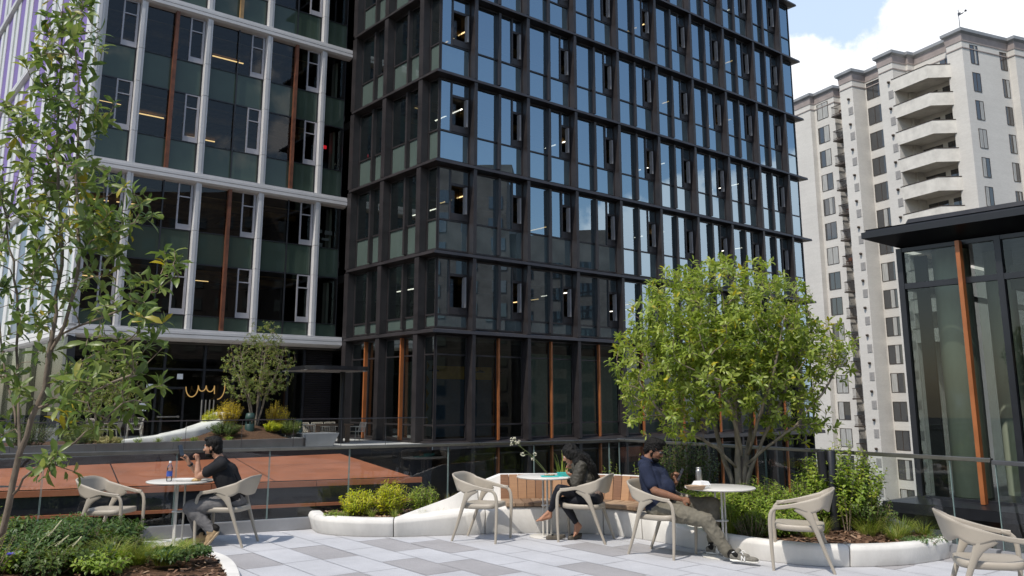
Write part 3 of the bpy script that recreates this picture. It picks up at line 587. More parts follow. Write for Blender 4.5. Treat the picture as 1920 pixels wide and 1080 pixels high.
for d, rad, amp in blobs:
    sub = N('ShaderNodeVectorMath', operation='DISTANCE'); L(tc.outputs['Generated'], sub.inputs[0]); sub.inputs[1].default_value = d
    mr = N('ShaderNodeMapRange'); mr.interpolation_type = 'SMOOTHSTEP'; mr.inputs[1].default_value = 0; mr.inputs[2].default_value = rad * 1.6; mr.inputs[3].default_value = amp; mr.inputs[4].default_value = 0; L(sub.outputs['Value'], mr.inputs[0])
    if acc is None: acc = mr.outputs[0]
    else:
        a = N('ShaderNodeMath', operation='ADD'); L(acc, a.inputs[0]); L(mr.outputs[0], a.inputs[1]); acc = a.outputs[0]
nk = N('ShaderNodeMath', operation='MULTIPLY_ADD'); nk.inputs[1].default_value = 1.7; nk.inputs[2].default_value = -.37; L(n1.outputs[0], nk.inputs[0])
sm = N('ShaderNodeMath', operation='ADD'); L(nk.outputs[0], sm.inputs[0]); L(acc, sm.inputs[1])
ms = N('ShaderNodeMapRange'); ms.interpolation_type = 'SMOOTHSTEP'; ms.inputs[1].default_value = .60; ms.inputs[2].default_value = .74; L(sm.outputs[0], ms.inputs[0])
n2 = N('ShaderNodeTexNoise'); n2.inputs['Scale'].default_value = 9; n2.inputs['Detail'].default_value = 6; L(tc.outputs['Generated'], n2.inputs['Vector'])
cc = N('ShaderNodeMix', data_type='RGBA'); cc.inputs[6].default_value = (5.6, 5.9, 6.4, 1); cc.inputs[7].default_value = (8.6, 8.6, 8.7, 1); L(n2.outputs[0], cc.inputs[0])
veil = N('ShaderNodeMix', data_type='RGBA'); vd = N('ShaderNodeVectorMath', operation='DISTANCE'); L(tc.outputs['Generated'], vd.inputs[0]); vd.inputs[1].default_value = skydir(1650, 60)
vr = N('ShaderNodeMapRange'); vr.interpolation_type = 'SMOOTHSTEP'; vr.inputs[1].default_value = .2; vr.inputs[2].default_value = .8; vr.inputs[3].default_value = .62; vr.inputs[4].default_value = .06; L(vd.outputs['Value'], vr.inputs[0]); L(vr.outputs[0], veil.inputs[0]); L(sky.outputs[0], veil.inputs[6]); veil.inputs[7].default_value = (5.3, 6.3, 7.9, 1)
mix = N('ShaderNodeMix', data_type='RGBA'); L(ms.outputs[0], mix.inputs[0]); L(veil.outputs[2], mix.inputs[6]); L(cc.outputs[2], mix.inputs[7]); L(mix.outputs[2], bg.inputs[0]); L(bg.outputs[0], wo.inputs[0])
SC.view_settings.view_transform = 'Standard'; SC.view_settings.look = 'None'; SC.view_settings.exposure = 0.14; SC.view_settings.gamma = 1.0
SC.cycles.max_bounces = 10; SC.cycles.transparent_max_bounces = 24; SC.cycles.glossy_bounces = 4; SC.cycles.transmission_bounces = 4; SC.cycles.diffuse_bounces = 3; SC.cycles.caustics_reflective = False; SC.cycles.caustics_refractive = False
SC.cycles.use_denoising = True; SC.cycles.sample_clamp_indirect = 6
# ------------------------------------------------------------------ the black office building
GRID = R(39.7)
d1 = Vector((math.cos(GRID), math.sin(GRID), 0)); d2 = Vector((-math.sin(GRID), math.cos(GRID), 0))
CORNER = Vector((-.0924 * 35.1, 35.1, 0))
LZ = [0, 4.62, 7.93, 11.92, 15.97, 20.02, 24.07, 28.12, 32.17]
def gl(x, y, z=0):
    """point of the street grid: x along the black building's long face, y inwards"""
    return CORNER + d1 * x + d2 * y + Vector((0, 0, z))
black = thing('office_building', 'black metal and glass office building with deep grid facade and glazed corner', 'building', CORNER, GRID)
BW = 3.12
FINX = [2.15 + BW * k for k in range(9)]
FINY = [1.3, 4.38, 7.42]
def win_mesh(x0, x1, H, zs, mull=None, op=False, tag_='w', transom=None, gm='glass_black', sm='spandrel_sky', orange=False):
    zb, zt = .1, H - .2
    f = MB()
    f.box(x0, -.05, zb, x0 + .05, .06, zt); f.box(x1 - .05, -.05, zb, x1, .06, zt)
    f.box(x0 + .05, -.05, zb, x1 - .05, .06, zb + .07); f.box(x0 + .05, -.05, zt - .07, x1 - .05, .06, zt)
    edges = [x0 + .05] + ([mull - .07, mull + .07] if mull else []) + [x1 - .05]
    for a, b in zip(edges[0::2], edges[1::2]):
        f.box(a, -.045, zs - .035, b, .055, zs + .035)
        if transom: f.box(a, -.045, transom - .03, b, .055, transom + .03)
    if mull and not orange: f.box(mull - .07, -.2, zb + .07, mull + .07, .05, zt - .07)
    if mull and orange: f.box(mull - .07, -.05, zb + .07, mull + .07, .05, zt - .07)
    g = MB(); s = MB(); q = MB()
    xo = (mull + .86) if (op and mull) else (x1 - .98 if op else None)
    if op:
        f.box(xo - .035, -.06, zs + .036, xo + .035, .05, zt - .072)
        f.box(xo + .036, -.058, zt - .78, x1 - .052, .048, zt - .66)
        f.box(xo + .036, -.07, zs + .037, x1 - .052, .04, zs + .34)
        f.box(x1 - .16, -.07, zs + .342, x1 - .053, .04, zt - .785)
        f.mi = 1; f.box(x1 - .25, -.17, zs + .345, x1 - .165, .03, zt - .79); f.mi = 0
        q.face([(xo + .04, .2, zs + .34), (x1 - .26, .3, zs + .34), (x1 - .26, .3, zt - .78), (xo + .04, .2, zt - .78)])
        # shadowed reveal of the opened sash
        f.box(xo + .036, .042, zs + .30, x1 - .053, .34, zs + .338); f.box(xo + .0, .06, zs + .34, xo + .034, .34, zt - .78)
    for a, b in zip(edges[0::2], edges[1::2]):
        b2 = b
        if op and b == edges[-1]:
            b2 = xo - .035
            g.face([(xo + .035, 0, zt - .66), (x1 - .05, 0, zt - .66), (x1 - .05, 0, zt - .07), (xo + .035, 0, zt - .07)])
        g.face([(a, 0, zs + .03), (b2, 0, zs + .03), (b2, 0, zt - .07), (a, 0, zt - .07)])
        (g if sm is None else s).face([(a, .004, zb + .07), (b, .004, zb + .07), (b, .004, zs - .03), (a, .004, zs - .03)])
    return (f.mesh(tag_ + '_frame', [M['black_metal'], M['jamb_grey']]), g.mesh(tag_ + '_pane', M[gm]), s.mesh(tag_ + '_spandrel', M[sm]) if sm and s.f else None, q.mesh(tag_ + '_sash', M['glass_dim']) if q.f else None)
def put_win(parent, ms, loc, rz=0, name='window'):
    o = link(name, ms[0], parent, loc, rz)
    pn = link('pane', ms[1], o); pn.rotation_euler = (rng.uniform(-.005, .005), 0, rng.uniform(-.004, .004))
    if ms[2]:
        sp_ = link('spandrel_panel', ms[2], o); sp_.rotation_euler = (rng.uniform(-.005, .005), 0, rng.uniform(-.004, .004))
    if ms[3]: link('sash', ms[3], o)
    return o
SP = {0: .72, 1: .66, 2: 1.45}
for lv in range(8):
    z = LZ[lv]; H = LZ[lv + 1] - z
    kind = min(lv, 2); zs = SP[kind]; gr = lv == 0
    tr = 3.62 if gr else None
    if lv in (0, 1, 2, 3):
        bay = win_mesh(.1, BW - .1, H, zs, BW / 2, not gr, 'bay%d' % lv, tr, sm=None if gr else 'spandrel_sky', orange=gr, gm='glass_ground' if gr else 'glass_black')
        cor = win_mesh(.0, 1.6, H, zs, None, not gr, 'corner%d' % lv, tr, sm=None if gr else 'spandrel_sky', gm='glass_ground' if gr else 'glass_black')
        end = win_mesh(.1, 1.7, H, zs, None, False, 'end%d' % lv, tr, sm=None if gr else 'spandrel_sky')
        lef = win_mesh(.1, FINY[1] - FINY[0] - .1, H, zs, 1.55, False, 'side%d' % lv, tr, 'glass_side', None if gr else 'spandrel_side', gr)
        lco = win_mesh(.1, .85, H, zs, None, False, 'sidecorner%d' % lv, tr, 'glass_side', None if gr else 'spandrel_side')
    put_win(black, cor, (.45, .45, z), 0, 'corner_window')
    for k in range(8): put_win(black, bay, (FINX[k], .45, z))
    put_win(black, end, (FINX[8], .45, z), 0, 'end_window')
    put_win(black, lco, (.45, 1.3, z), -math.pi / 2, 'corner_window')
    for k in range(2): put_win(black, lef, (.45, FINY[k + 1], z), -math.pi / 2)
    if gr:
        low = win_mesh(.1, BW - .1, 4.7, .72, BW / 2, False, 'low', None, 'glass_ground', None, True)
        for k in range(8): put_win(black, low, (FINX[k], .45, -4.95), 0, 'lower_window')
        lowl = win_mesh(.1, FINY[1] - FINY[0] - .1, 4.7, .72, 1.55, False, 'lowside', None, 'glass_side', None, True)
        for k in range(2): put_win(black, lowl, (.45, FINY[k + 1], -4.95), -math.pi / 2, 'lower_window')
# projecting ledges, mitred round the glazed corner
for i, z in enumerate(LZ):
    mb = MB(); prof = [(0, -.13), (.47, -.2), (.47, .09), (.03, .0)] if i else [(0, -.22), (.47, -.24), (.47, .10), (.02, -.03)]
    prof = [(d, z + h) for d, h in prof]
    sweep(mb, [(0, 7.55), (0, 0), (29.27, 0), (29.27, 8)], prof)
    mb.build('ledge', M['black_metal'], black)
def fin(mb, x0, y0, x1, y1, z0, z1, cuts):
    zz = [z0] + cuts + [z1]
    for a, b in zip(zz[:-1], zz[1:]): mb.box(x0, y0, a + .008, x1, y1, b - .008)
    mb.box(x0 + .006, y0 + .006, z0, x1 - .006, y1, z1)
for k, x in enumerate(FINX):
    mb = MB()
    for i in range(8):
        z0, z1 = LZ[i], LZ[i + 1]; h = z1 - z0
        fin(mb, x - .09, .035, x + .09, .47, z0 + .02, z1 - .15, [z0 + SP[min(i, 2)], z0 + h * .68])
    mb.box(x - .088, .037, -5, x + .088, .468, -.24)
    mb.build('column', M['black_metal'], black)
for k, y in enumerate(FINY):
    mb = MB()
    for i in range(8):
        z0, z1 = LZ[i], LZ[i + 1]; h = z1 - z0
        fin(mb, .035, y - .09 if k < 2 else y - .1, .47, y + .24 if k < 2 else y + .28, z0 + .02, z1 - .15, [z0 + SP[min(i, 2)], z0 + h * .68])
    mb.build('column', M['black_metal'], black)
mb = MB(); mb.box(.42, .42, .1, .5, .5, 32); mb.build('corner_mullion', M['dark_frame'], black)
for k in range(8):
    x = FINX[k] + BW / 2
    for z0, z1 in ((.06, 4.40), (-5, -.25)):
        mb = MB(); mb.box(x - .045, .27, z0, x + .045, .40, z1); mb.build('orange_fin', M['orange_fin'], black)
for k in range(2):
    y = FINY[k] + 1.53
    for z0, z1 in ((.06, 4.40), (-5, -.25)):
        mb = MB(); mb.box(.24, y - .05, z0, .40, y + .05, z1); mb.build('orange_fin', M['orange_fin'], black)
# inside: slabs, core, hanging light lines
for i, z in enumerate(LZ):
    mb = MB(); mb.box(.62, .62, z - .42, 28.7, 15.4, z - .02); mb.build('floor_slab', M['interior'], black)
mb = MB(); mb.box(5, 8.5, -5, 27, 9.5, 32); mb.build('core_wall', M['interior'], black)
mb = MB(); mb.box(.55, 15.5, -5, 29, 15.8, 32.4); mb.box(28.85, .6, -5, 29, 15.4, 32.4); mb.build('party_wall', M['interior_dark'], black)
mb = MB(); mb.box(.55, .6, 32.2, 28.8, 15.4, 32.5); mb.build('roof', M['black_metal'], black)
r2 = random.Random(3)
for i in range(1, 8):
    z = LZ[i + 1] - .42
    for row in (2.2, 5.4):
        for k in range(4):
            if r2.random() < .3: continue
            x = 1.4 + k * 7 + r2.uniform(0, 2.5); mb = MB(); mb.box(x, row - .6, z - .5, x + .05, row + 1.6, z - .46); mb.build('light_strip', M['strip_warm'] if r2.random() < .35 else M['strip_cool'], black)
    # ducts and timber soffit seen from below
    mb = MB(); mb.tube([(1.0, 2.6, z - .35), (28, 2.6, z - .35)], .22, 10); mb.tube([(1.5, 4.9, z - .3), (28, 4.9, z - .3)], .17, 10); mb.build('duct', M['ceiling_tan'], black)
# pinboards, posters and screens glimpsed inside
mb = MB(); mb.box(3.2, 4.6, .1, 3.3, 7.4, 3.6); mb.build('inner_wall', M['interior_light'], black)
mb = MB(); mb.box(6.2, 1.5, .1, 27, 1.6, 3.9); mb.build('inner_wall', pbr('inner_green', (.30, .33, .27), .8), black)
mus = pbr('mustard', (.46, .25, .02), .7); nav = pbr('deep_blue', (.03, .07, .12), .7)
mb = MB()
for k in range(5):
    mb.mi = 0; c = (2.1, 3.6, .8 + k * .62)
    mb.obox(c, (0, 1, 1), (1, 0, 0), (0, -1, 1), .42, .04, .42)
mb.build('wall_mural', [mus], black)
mb = MB(); mb.box(2.6, 3.7, .1, 6.0, 3.8, 2.7); mb.mi = 1; mb.box(2.6, 3.7, 2.71, 6.0, 3.8, 3.3); mb.build('wall_mural', [nav, mus], black)
for x, y in ((1.6, 2.2), (4.3, 2.4), (5.6, 2.6)):
    mb = MB(); mb.tube([(x, y, 4.2), (x, y, 3.1)], .008, 5); mb.lathe([(.02, 3.1), (.22, 3.02), (.23, 2.99), (.0, 3.0)], 16, (x, y)); mb.build('pendant_lamp', M['dark_frame'], black)

# ------------------------------------------------------------------ the white framed building at the back left
WHT = CORNER + d2 * 7.7
white = thing('office_building', 'white framed office building with green spandrels and purple striped side wall', 'building', WHT, GRID)
WX = [-11.95, -10.12, -7.24, -4.36, -1.48, 0.0]
GY = .32   # glass behind the white frame
ZONES = [(4.55, 11.15, [(4.62, 5.32, 's'), (5.32, 7.58, 'v'), (7.58, 8.99, 's'), (8.99, 11.1, 'v')]),
         (11.4, 18.85, [(11.62, 12.95, 's'), (12.95, 15.17, 'v'), (15.17, 16.67, 's'), (16.67, 18.8, 'v')]),
         (19.15, 26.6, [(19.4, 20.7, 's'), (20.7, 22.95, 'v'), (22.95, 24.4, 's'), (24.4, 26.5, 'v')]),
         (26.9, 34, [(27.1, 28.4, 's'), (28.4, 30.6, 'v'), (30.6, 32, 's'), (32, 34, 'v')])]
for zi, (za, zb, segs) in enumerate(ZONES):
    for b in range(5):
        x0, x1 = WX[b] + (.16 if b else .22), WX[b + 1] - .16
        mid = (x0 + x1) / 2 if 0 < b < 4 else None
        op = b < 4
        z_lo, z_hi = segs[0][0], segs[-1][1]
        for (a0, c0, _), (a, c, _2) in zip(segs[0::2], segs[1::2]):
            f = MB(); gf = MB(); xe = x1 - .62 if op else x1
            f.box(x0, GY - .04, a0 - .045, x1, GY + .05, a0 + .018); f.box(x0, GY - .035, a - .02, x1, GY + .045, a + .02); f.box(x0, GY - .03, a0 - .04, x0 + .025, GY + .04, c); f.box(x1 - .025, GY - .03, a0 - .04, x1, GY + .04, c)
            if c >= z_hi - .01: f.box(x0, GY - .04, z_hi, x1, GY + .05, z_hi + .05)
            w_ = f.build('window', M['dark_frame'], white)
            g = MB(); g.face([(x0, GY, a + .02), (xe, GY, a + .02), (xe, GY, c - .02), (x0, GY, c - .02)]); g.build('pane', M['glass_white_bldg'], w_)
            s = MB(); s.face([(x0, GY + .004, a0 + .02), (x1, GY + .004, a0 + .02), (x1, GY + .004, a - .02), (x0, GY + .004, a - .02)]); s.build('spandrel_panel', M['spandrel_green'], w_)
            if op:
                gf.box(xe - .03, GY - .05, a + .021, xe + .035, GY + .03, c - .021); gf.box(x1 - .10, GY - .05, a + .021, x1, GY + .03, c - .021)
                gf.box(xe + .036, GY - .048, a + .022, x1 - .101, GY + .028, a + .26); gf.box(xe + .036, GY - .046, c - .66, x1 - .101, GY + .026, c - .61)
                gf.box(xe + .036, GY - .046, c - .07, x1 - .101, GY + .026, c - .023)
                gf.build('casement', M['grey_frame'], w_)
                q = MB(); q.face([(xe + .03, GY + .012, a + .24), (x1 - .09, GY + .012, a + .24), (x1 - .09, GY + .012, c - .05), (xe + .03, GY + .012, c - .05)]); q.build('casement_pane', M['glass_white_bldg'], w_)
        if mid:
            mb = MB(); rust = (zi == 1 and b in (1, 3)) or (zi == 0 and b == 2); tan = zi == 2 and b == 2
            if rust or tan: mb.box(mid - .075, GY - .22, z_lo - .1, mid + .075, GY - .045, z_hi + .1); mb.build('coloured_fin', M['rust'] if rust else M['tan_fin'], white)
            else: mb.box(mid - .03, GY - .1, z_lo - .05, mid + .03, GY - .046, z_hi + .05); mb.build('mullion', M['dark_frame'], white)
    for k, x in enumerate(WX[:-1]):
        mb = MB(); zz = [za] + [q[1] for q in segs[:-1]] + [zb]
        for a, c in zip(zz[:-1], zz[1:]):
            hw = .125 if k else .30
            xa, xb = (x - hw, x + hw) if k else (x, x + .24)
            mb.box(xa, .03, a + .01, xa + (xb - xa) * .58, GY + .05, c - .01); mb.box(xa + (xb - xa) * .64, .06, a + .01, xb, GY + .05, c - .01)
        mb.box(xa + .02, .08, za, xb - .02, GY + .04, zb)
        mb.build('pilaster', M['white_metal'], white)
for zb in (4.5, 11.35, 19.1, 26.75):
    mb = MB(); prof = [(0, zb - .18), (.0, zb - .04), (.05, zb - .04), (.05, zb - .01), (0, zb - .01), (0, zb + .1), (.03, zb + .1), (.03, zb + .2), (GY + .02, zb + .22), (GY + .02, zb - .32), (.12, zb - .26)]
    prof = [(d - .03, h) for d, h in prof]
    sweep(mb, [(-11.95, 0), (.02, 0)], prof); mb.build('band', M['white_metal'], white)
    # band returns along the purple side wall
    zz = zb if zb != 19.1 else 19.95
    mb = MB(); sweep(mb, [(-11.95, 33), (-11.95, .0)], [(d, h - zb + zz) for d, h in prof]); mb.build('band', M['white_metal'], white)
# purple and white striped side wall
for k in range(8):
    y0 = .25 + k * 4.2
    for z0, z1 in ((4.75, 11.0), (11.6, 19.6), (20.2, 26.4), (27, 34)):
        mb = MB(); mb.box(-11.80, y0, z0, -11.55, y0 + .85, z1); mb.box(-11.80, y0 + 1.6, z0, -11.55, y0 + 2.5, z1); mb.build('white_fin', M['white_metal'], white)
        mb = MB(); mb.box(-11.76, y0 + 2.51, z0, -11.6, y0 + 4.19, z1); mb.build('purple_panel' if z0 > 11 else 'slate_panel', M['purple' if z0 > 11 else 'slate_panel'], white)
        mb = MB(); mb.box(-11.74, y0 + .86, z0, -11.6, y0 + 1.59, z1); mb.build('pale_panel', M['pale_glass_panel'], white)
mb = MB(); mb.box(-11.5, .9, 34.1, 0, 34, 34.6); mb.build('roof', M['white_metal'], white)
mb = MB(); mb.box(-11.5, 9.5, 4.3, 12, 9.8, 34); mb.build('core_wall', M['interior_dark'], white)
for z in (4.4, 8.4, 11.4, 15.9, 19.1, 23.6, 26.9, 31.2):
    mb = MB(); mb.box(-11.5, GY + .1, z - .3, -.05, 9.45, z); mb.build('floor_slab', M['interior'], white)
r3 = random.Random(11)
for z in (7.75, 11.1, 15.3, 18.8, 23.1, 26.6):
    for b in range(4):
        mb = MB(); mb.box(WX[b] + .3, 1.0, z - .36, WX[b + 1] - .3, 6.5, z - .32); mb.build('ceiling_panel', M['ceiling_tan'], white)
for z in (7.75, 11.1, 15.3, 18.8, 23.1, 26.6):
    for b in range(4):
        x = WX[b] + .4
        if r3.random() < .8:
            mb = MB(); mb.tube([(x, 2.2, z - .42), (x + 2.3, 2.2, z - .42)], .2, 10); mb.box(x, 4.2, z - .35, x + 2.4, 4.6, z - .2); mb.build('duct', M['ceiling_tan'], white)
        n = r3.choice((0, 1, 1))
        for q in range(n):
            yy = r3.uniform(1.2, 5.5); xx = x + r3.uniform(0, .8); ln = r3.uniform(.8, 1.7)
            mb = MB()
            if b in (3,): mb.box(xx, yy, z - .50, xx + .05, yy + ln, z - .46)
            else: mb.box(xx, yy, z - .50, xx + ln, yy + .06, z - .46)
            mb.build('light_strip', M['strip_warm'], white)
for z in (5.4, 9.1, 13.1, 16.8):
    mb = MB(); mb.box(-.42, .9, z, -.30, 1.3, z + 2.0); mb.build('inner_column', M['interior_light'], white)
mb = MB()
for x, z, w2, h2 in ((-1.2, 9.8, .36, .16), (-.85, 9.45, .4, .12), (-1.22, 9.1, .42, .2), (-.7, 9.75, .4, .2)): mb.box(x, .8, z, x + w2, .83, z + h2)
mb.build('paper_note', pbr('paper', (.55, .57, .58), .8), white)
mb = MB(); mb.box(-.95, 1.2, 14.25, -.6, 1.3, 14.4); mb.build('exit_light', emit('exit_red', (1, .03, .05), .8), white)
# recessed dark ground storey
gx = [-11.6, -9.6, -7.9, -6.2, -4.9, -3.6, -2.3, -1.5]
mb = MB()
for x in gx: mb.box(x - .05, .72, 0, x + .05, .95, 4.2)
for z in (.02, 3.0, 4.12): mb.box(gx[0], .73, z, gx[-1], .9, z + .08)
fr = mb.build('ground_frame', M['dark_frame'], white)
for a, b in zip(gx[:-1], gx[1:]):
    mb = MB(); mb.face([(a + .05, .8, .1), (b - .05, .8, .1), (b - .05, .8, 3.0), (a + .05, .8, 3.0)]); mb.face([(a + .05, .8, 3.08), (b - .05, .8, 3.08), (b - .05, .8, 4.12), (a + .05, .8, 4.12)]); mb.build('ground_pane', M['glass_white_bldg'], white)
mb = MB()
for k in range(40): mb.obox((-.72, .8, .15 + k * .1), (1, 0, 0), (0, 1, .7), (0, -.7, 1), 1.4, .1, .012)
mb.box(-1.44, .87, 0, -.02, .9, 4.2); mb.build('louvre', M['black_metal'], white)
mb = MB(); mb.box(-8.28, .6, 0, -8.2, .7, 2.2); mb.box(-7.1, .6, 0, -7.02, .7, 2.2); mb.box(-8.28, .6, 2.2, -7.02, .7, 2.3); mb.build('door_frame', M['dark_frame'], white)
mb = MB(); mb.box(-8.1, .55, 1.03, -7.2, .6, 1.08); mb.box(-8.1, .6, 1.01, -8.04, .7, 1.1); mb.box(-7.26, .6, 1.01, -7.2, .7, 1.1); mb.build('push_bar', M['steel'], white)
mb = MB(); mb.box(-11.6, 9, 0, -.05, 9.1, 4.2); mb.build('inner_wall', M['interior'], white)
mb = MB(); mb.box(-.012, 1.0, 0, .03, 9.5, 34); mb.build('party_wall', M['interior_dark'], white)
mb = MB(); mb.box(-11.9, .0, 0, -11.6, .5, 4.2); mb.box(-11.6, .6, 4.2, 0, 9.4, 4.28); mb.build('soffit', M['dark_frame'], white)
mb = MB()
for k in range(10): mb.box(-11.75, 1.2 + k * 3, 0, -11.6, 1.35 + k * 3, 4.3)
mb.box(-11.62, .6, 0, -11.6, 33, 4.3); mb.build('side_glazing', M['glass_white_bldg'], white)

# ------------------------------------------------------------------ cream brick apartment tower
TW = R(23.5); e1 = Vector((math.cos(TW), math.sin(TW), 0)); e2 = Vector((-math.sin(TW), math.cos(TW), 0)); TC = Vector((43.79, 78.0, 0))
tower = thing('apartment_tower', 'cream brick apartment tower with stacked curved balconies and grey roof cornice', 'building', TC, TW)
BASE = -14.0; TOPZ = 36.2
plan = [(0, 26), (-.65, 26), (-.65, 20.0), (0, 20.0), (0, 16.9), (.9, 16.9), (.9, 14.02), (-1.9, 14.02), (-1.9, 12.19), (0, 12.19), (0, 8.55), (-1.9, 8.55), (-1.9, 6.69), (0, 6.69), (0, 6.4), (.9, 6.4), (.9, 1.75), (0, 1.75), (0, 0), (6.5, 0), (6.5, -.75), (14, -.75), (14, -.2), (24, -.2)]
back = [(24, 20), (6, 30), (0, 30)]
mb = MB(); mb.prism(plan + back, BASE, TOPZ); tower_body = mb.build('wall', M['brick_cream'], tower)
def run(name, prof, mat):
    mb = MB(); sweep(mb, plan, prof); mb.build(name, mat, tower)
run('cornice', [(-.02, TOPZ - .72), (-.06, TOPZ - .72), (-.06, TOPZ - .62), (-.02, TOPZ - .6)], M['brick_band'])
run('cornice', [(.02, TOPZ), (-.05, TOPZ), (-.1, TOPZ + .75), (.3, TOPZ + .75)], M['brick_band'])
run('cornice', [(-.1, TOPZ + .752), (-.32, TOPZ + .95), (-.34, TOPZ + 1.25), (.3, TOPZ + 1.25), (.3, TOPZ + .752)], M['coping'])
mb = MB(); mb.prism([(p[0] + .2, p[1]) for p in plan[:1]] + [(1.5, 25), (1.5, 1.9), (23, 1.5), (23, 19), (6, 29)], TOPZ + .02, TOPZ + .6); mb.build('roof', M['asphalt'], tower)
FH = 2.86
def tower_win(wd, ht, split=.5):
    f = MB(); f.box(-.01, -.03, -.05, wd + .01, .02, 0); f.box(-.04, -.03, 0, 0, .02, ht); f.box(wd, -.03, 0, wd + .04, .02, ht); f.box(-.04, -.03, ht, wd + .04, .02, ht + .05); f.box(wd * split - .03, -.025, 0, wd * split + .03, .015, ht)
    g = MB(); g.face([(0, -.005, 0), (wd, -.005, 0), (wd, -.005, ht), (0, -.005, ht)])
    return f.mesh('tower_window_frame', M['bronze']), g.mesh('tower_window_pane', M['tower_glass'])
def curtain_mesh(wd, ht, a, b, z0=0):
    c = MB(); n = 12
    rows = [[(wd * (a + (b - a) * i / n), -.012 - .006 * (i % 2), z) for i in range(n + 1)] for z in (z0, ht)]
    c.grid(rows); return c.mesh('tower_curtain', M['curtain'])
WN = {'right': tower_win(1.02, 1.85), 'a': tower_win(1.68, 1.85), 'b': tower_win(1.72, 1.85), 'slim': tower_win(.9, 1.8)}
CU = {k: [curtain_mesh(w2, 1.85 if k != 'slim' else 1.8, *ab) for ab in ((.52, .97), (.04, .46), (.5, .78), (.04, .97))] for k, w2 in (('right', 1.02), ('a', 1.68), ('b', 1.72), ('slim', .9))}
r4 = random.Random(5)
def tw(kind, loc, rz):
    o = link('window', WN[kind][0], tower, loc, rz); link('pane', WN[kind][1], o)
    if r4.random() < .72: link('curtain', r4.choice(CU[kind]), o)
for k in range(18):
    z = 34.1 - FH * k
    if z > -1:
        tw('right', (1.08, -.005, z), 0)
        tw('slim', (5.3, -.005, z), 0); tw('slim', (8.0, -.755, z), 0); tw('right', (11.5, -.755, z), 0)
    if z > -12.5:
        tw('b', (-.005, 12.0, z), -math.pi / 2); tw('a', (-.005, 19.57, z), -math.pi / 2)
# air-conditioner grilles and little wall lamps on the projecting piers
for k in range(17):
    z = 32.4 - FH * k
    for y, x in ((7.25, -1.9), (12.75, -1.9)):
        mb = MB(); mb.box(x - .04, y - .42, z, x + .02, y + .2, z + .85)
        for q in range(8): mb.box(x - .05, y - .38, z + .06 + q * .095, x - .041, y + .16, z + .1 + q * .095)
        mb.build('wall_vent', M['vent_grey'], tower)
        mb = MB(); mb.lathe([(.0, z + 1.62), (.12, z + 1.66), (.16, z + 1.85), (.05, z + 1.9)], 8, (x - .14, y)); mb.build('wall_lamp', M['bronze'], tower)
# big rounded balconies on the corner block
bp = [(.92, 6.66), (-1.88, 6.97), (-1.88, 2.6), (.0, 1.55), (.92, 1.8)]
for k in range(10):
    z = 33.3 - FH * k
    b = MB(); b.prism(bp, z - .14, z + .02); bo = b.build('balcony', M['parapet'], tower)
    mb = MB(); path = [(-1.9, 6.97), (-1.9, 2.57), (.02, 1.5)]
    sweep(mb, path, [(-.03, z - .3), (-.03, z + 1.02), (.12, z + 1.02), (.12, z - .3)]); mb.build('parapet', M['parapet'], bo)
    mb = MB(); sweep(mb, path, [(-.06, z + 1.022), (-.06, z + 1.1), (.15, z + 1.1), (.15, z + 1.022)]); mb.build('coping', M['bronze'], bo)
    mb = MB(); mb.box(.86, 3.9, z + .05, .89, 6.2, z + 2.2); mb.box(.86, 2.0, z + .05, .89, 3.3, z + 2.2); mb.build('glass_door', M['tower_glass'], bo)
    mb = MB(); mb.box(.84, 5.0, z + .05, .90, 5.1, z + 2.2); mb.box(.84, 2.6, z + .05, .90, 2.68, z + 2.2); mb.build('door_frame', M['bronze'], bo)
# small railed balconies in the recess
for k in range(17):
    z = 33.5 - FH * k
    b = MB(); b.box(-1.0, 14.06, z - .16, .88, 16.45, z); bo = b.build('small_balcony', M['bronze'], tower)
    mb = MB(); mb.box(-.98, 14.08, z + 1.0, -.92, 16.42, z + 1.06); mb.box(-.92, 16.36, z + 1.0, 0, 16.42, z + 1.06); mb.box(-.98, 14.08, z + .12, -.92, 16.42, z + .16)
    for q in range(16): mb.box(-.96, 14.1 + q * .15, z, -.94, 14.12 + q * .15, z + 1.0)
    for q in range(6): mb.box(-.8 + q * .16, 16.38, z, -.78 + q * .16, 16.4, z + 1.0)
    mb.build('railing', M['bronze'], bo)
    mb = MB(); mb.box(.87, 14.4, z + .02, .893, 16.4, z + 2.15); mb.build('balcony_door', M['tower_glass'], bo)
    if r4.random() < .6:
        mb = MB(); y = r4.uniform(14.4, 15.7); mb.box(-.75, y, z + .4, -.3, y + .45, z + .46); mb.box(-.35, y, z + .46, -.3, y + .45, z + .85)
        for q in ((-.75, y), (-.35, y), (-.75, y + .4), (-.35, y + .4)): mb.box(q[0], q[1], z, q[0] + .04, q[1] + .04, z + .4)
        mb.build('balcony_chair', M['vent_grey'] if r4.random() < .5 else M['rust'], bo)
wv = thing('weather_vane', 'small weather sensor mast on a box on the apartment tower roof', 'weather mast', TC + e1 * 1.2 + e2 * .9 + Vector((0, 0, TOPZ + .6)), TW)
mb = MB(); mb.box(-.5, -.4, 0, .5, .4, .9); 
for q in range(4): mb.box(-.53, -.43, .2 + q * .18, .53, .43, .25 + q * .18)
mb.build('equipment_box', M['coping'], wv)
mb = MB(); mb.tube([(0, 0, .9), (0, 0, 3.3)], .035, 6); mb.tube([(0, 0, 2.7), (.65, 0, 3.0)], .03, 6); mb.build('mast', M['dark_steel'], wv)
mb = MB(); mb.tube([(.65, -.3, 3.12), (.75, .35, 3.12)], .035, 6); mb.ell((.62, -.35, 3.16), [(.14, 0, 0), (0, .1, 0), (0, 0, .12)]); mb.box(.68, .3, 3.0, .72, .62, 3.3); mb.build('vane', M['dark_steel'], wv)

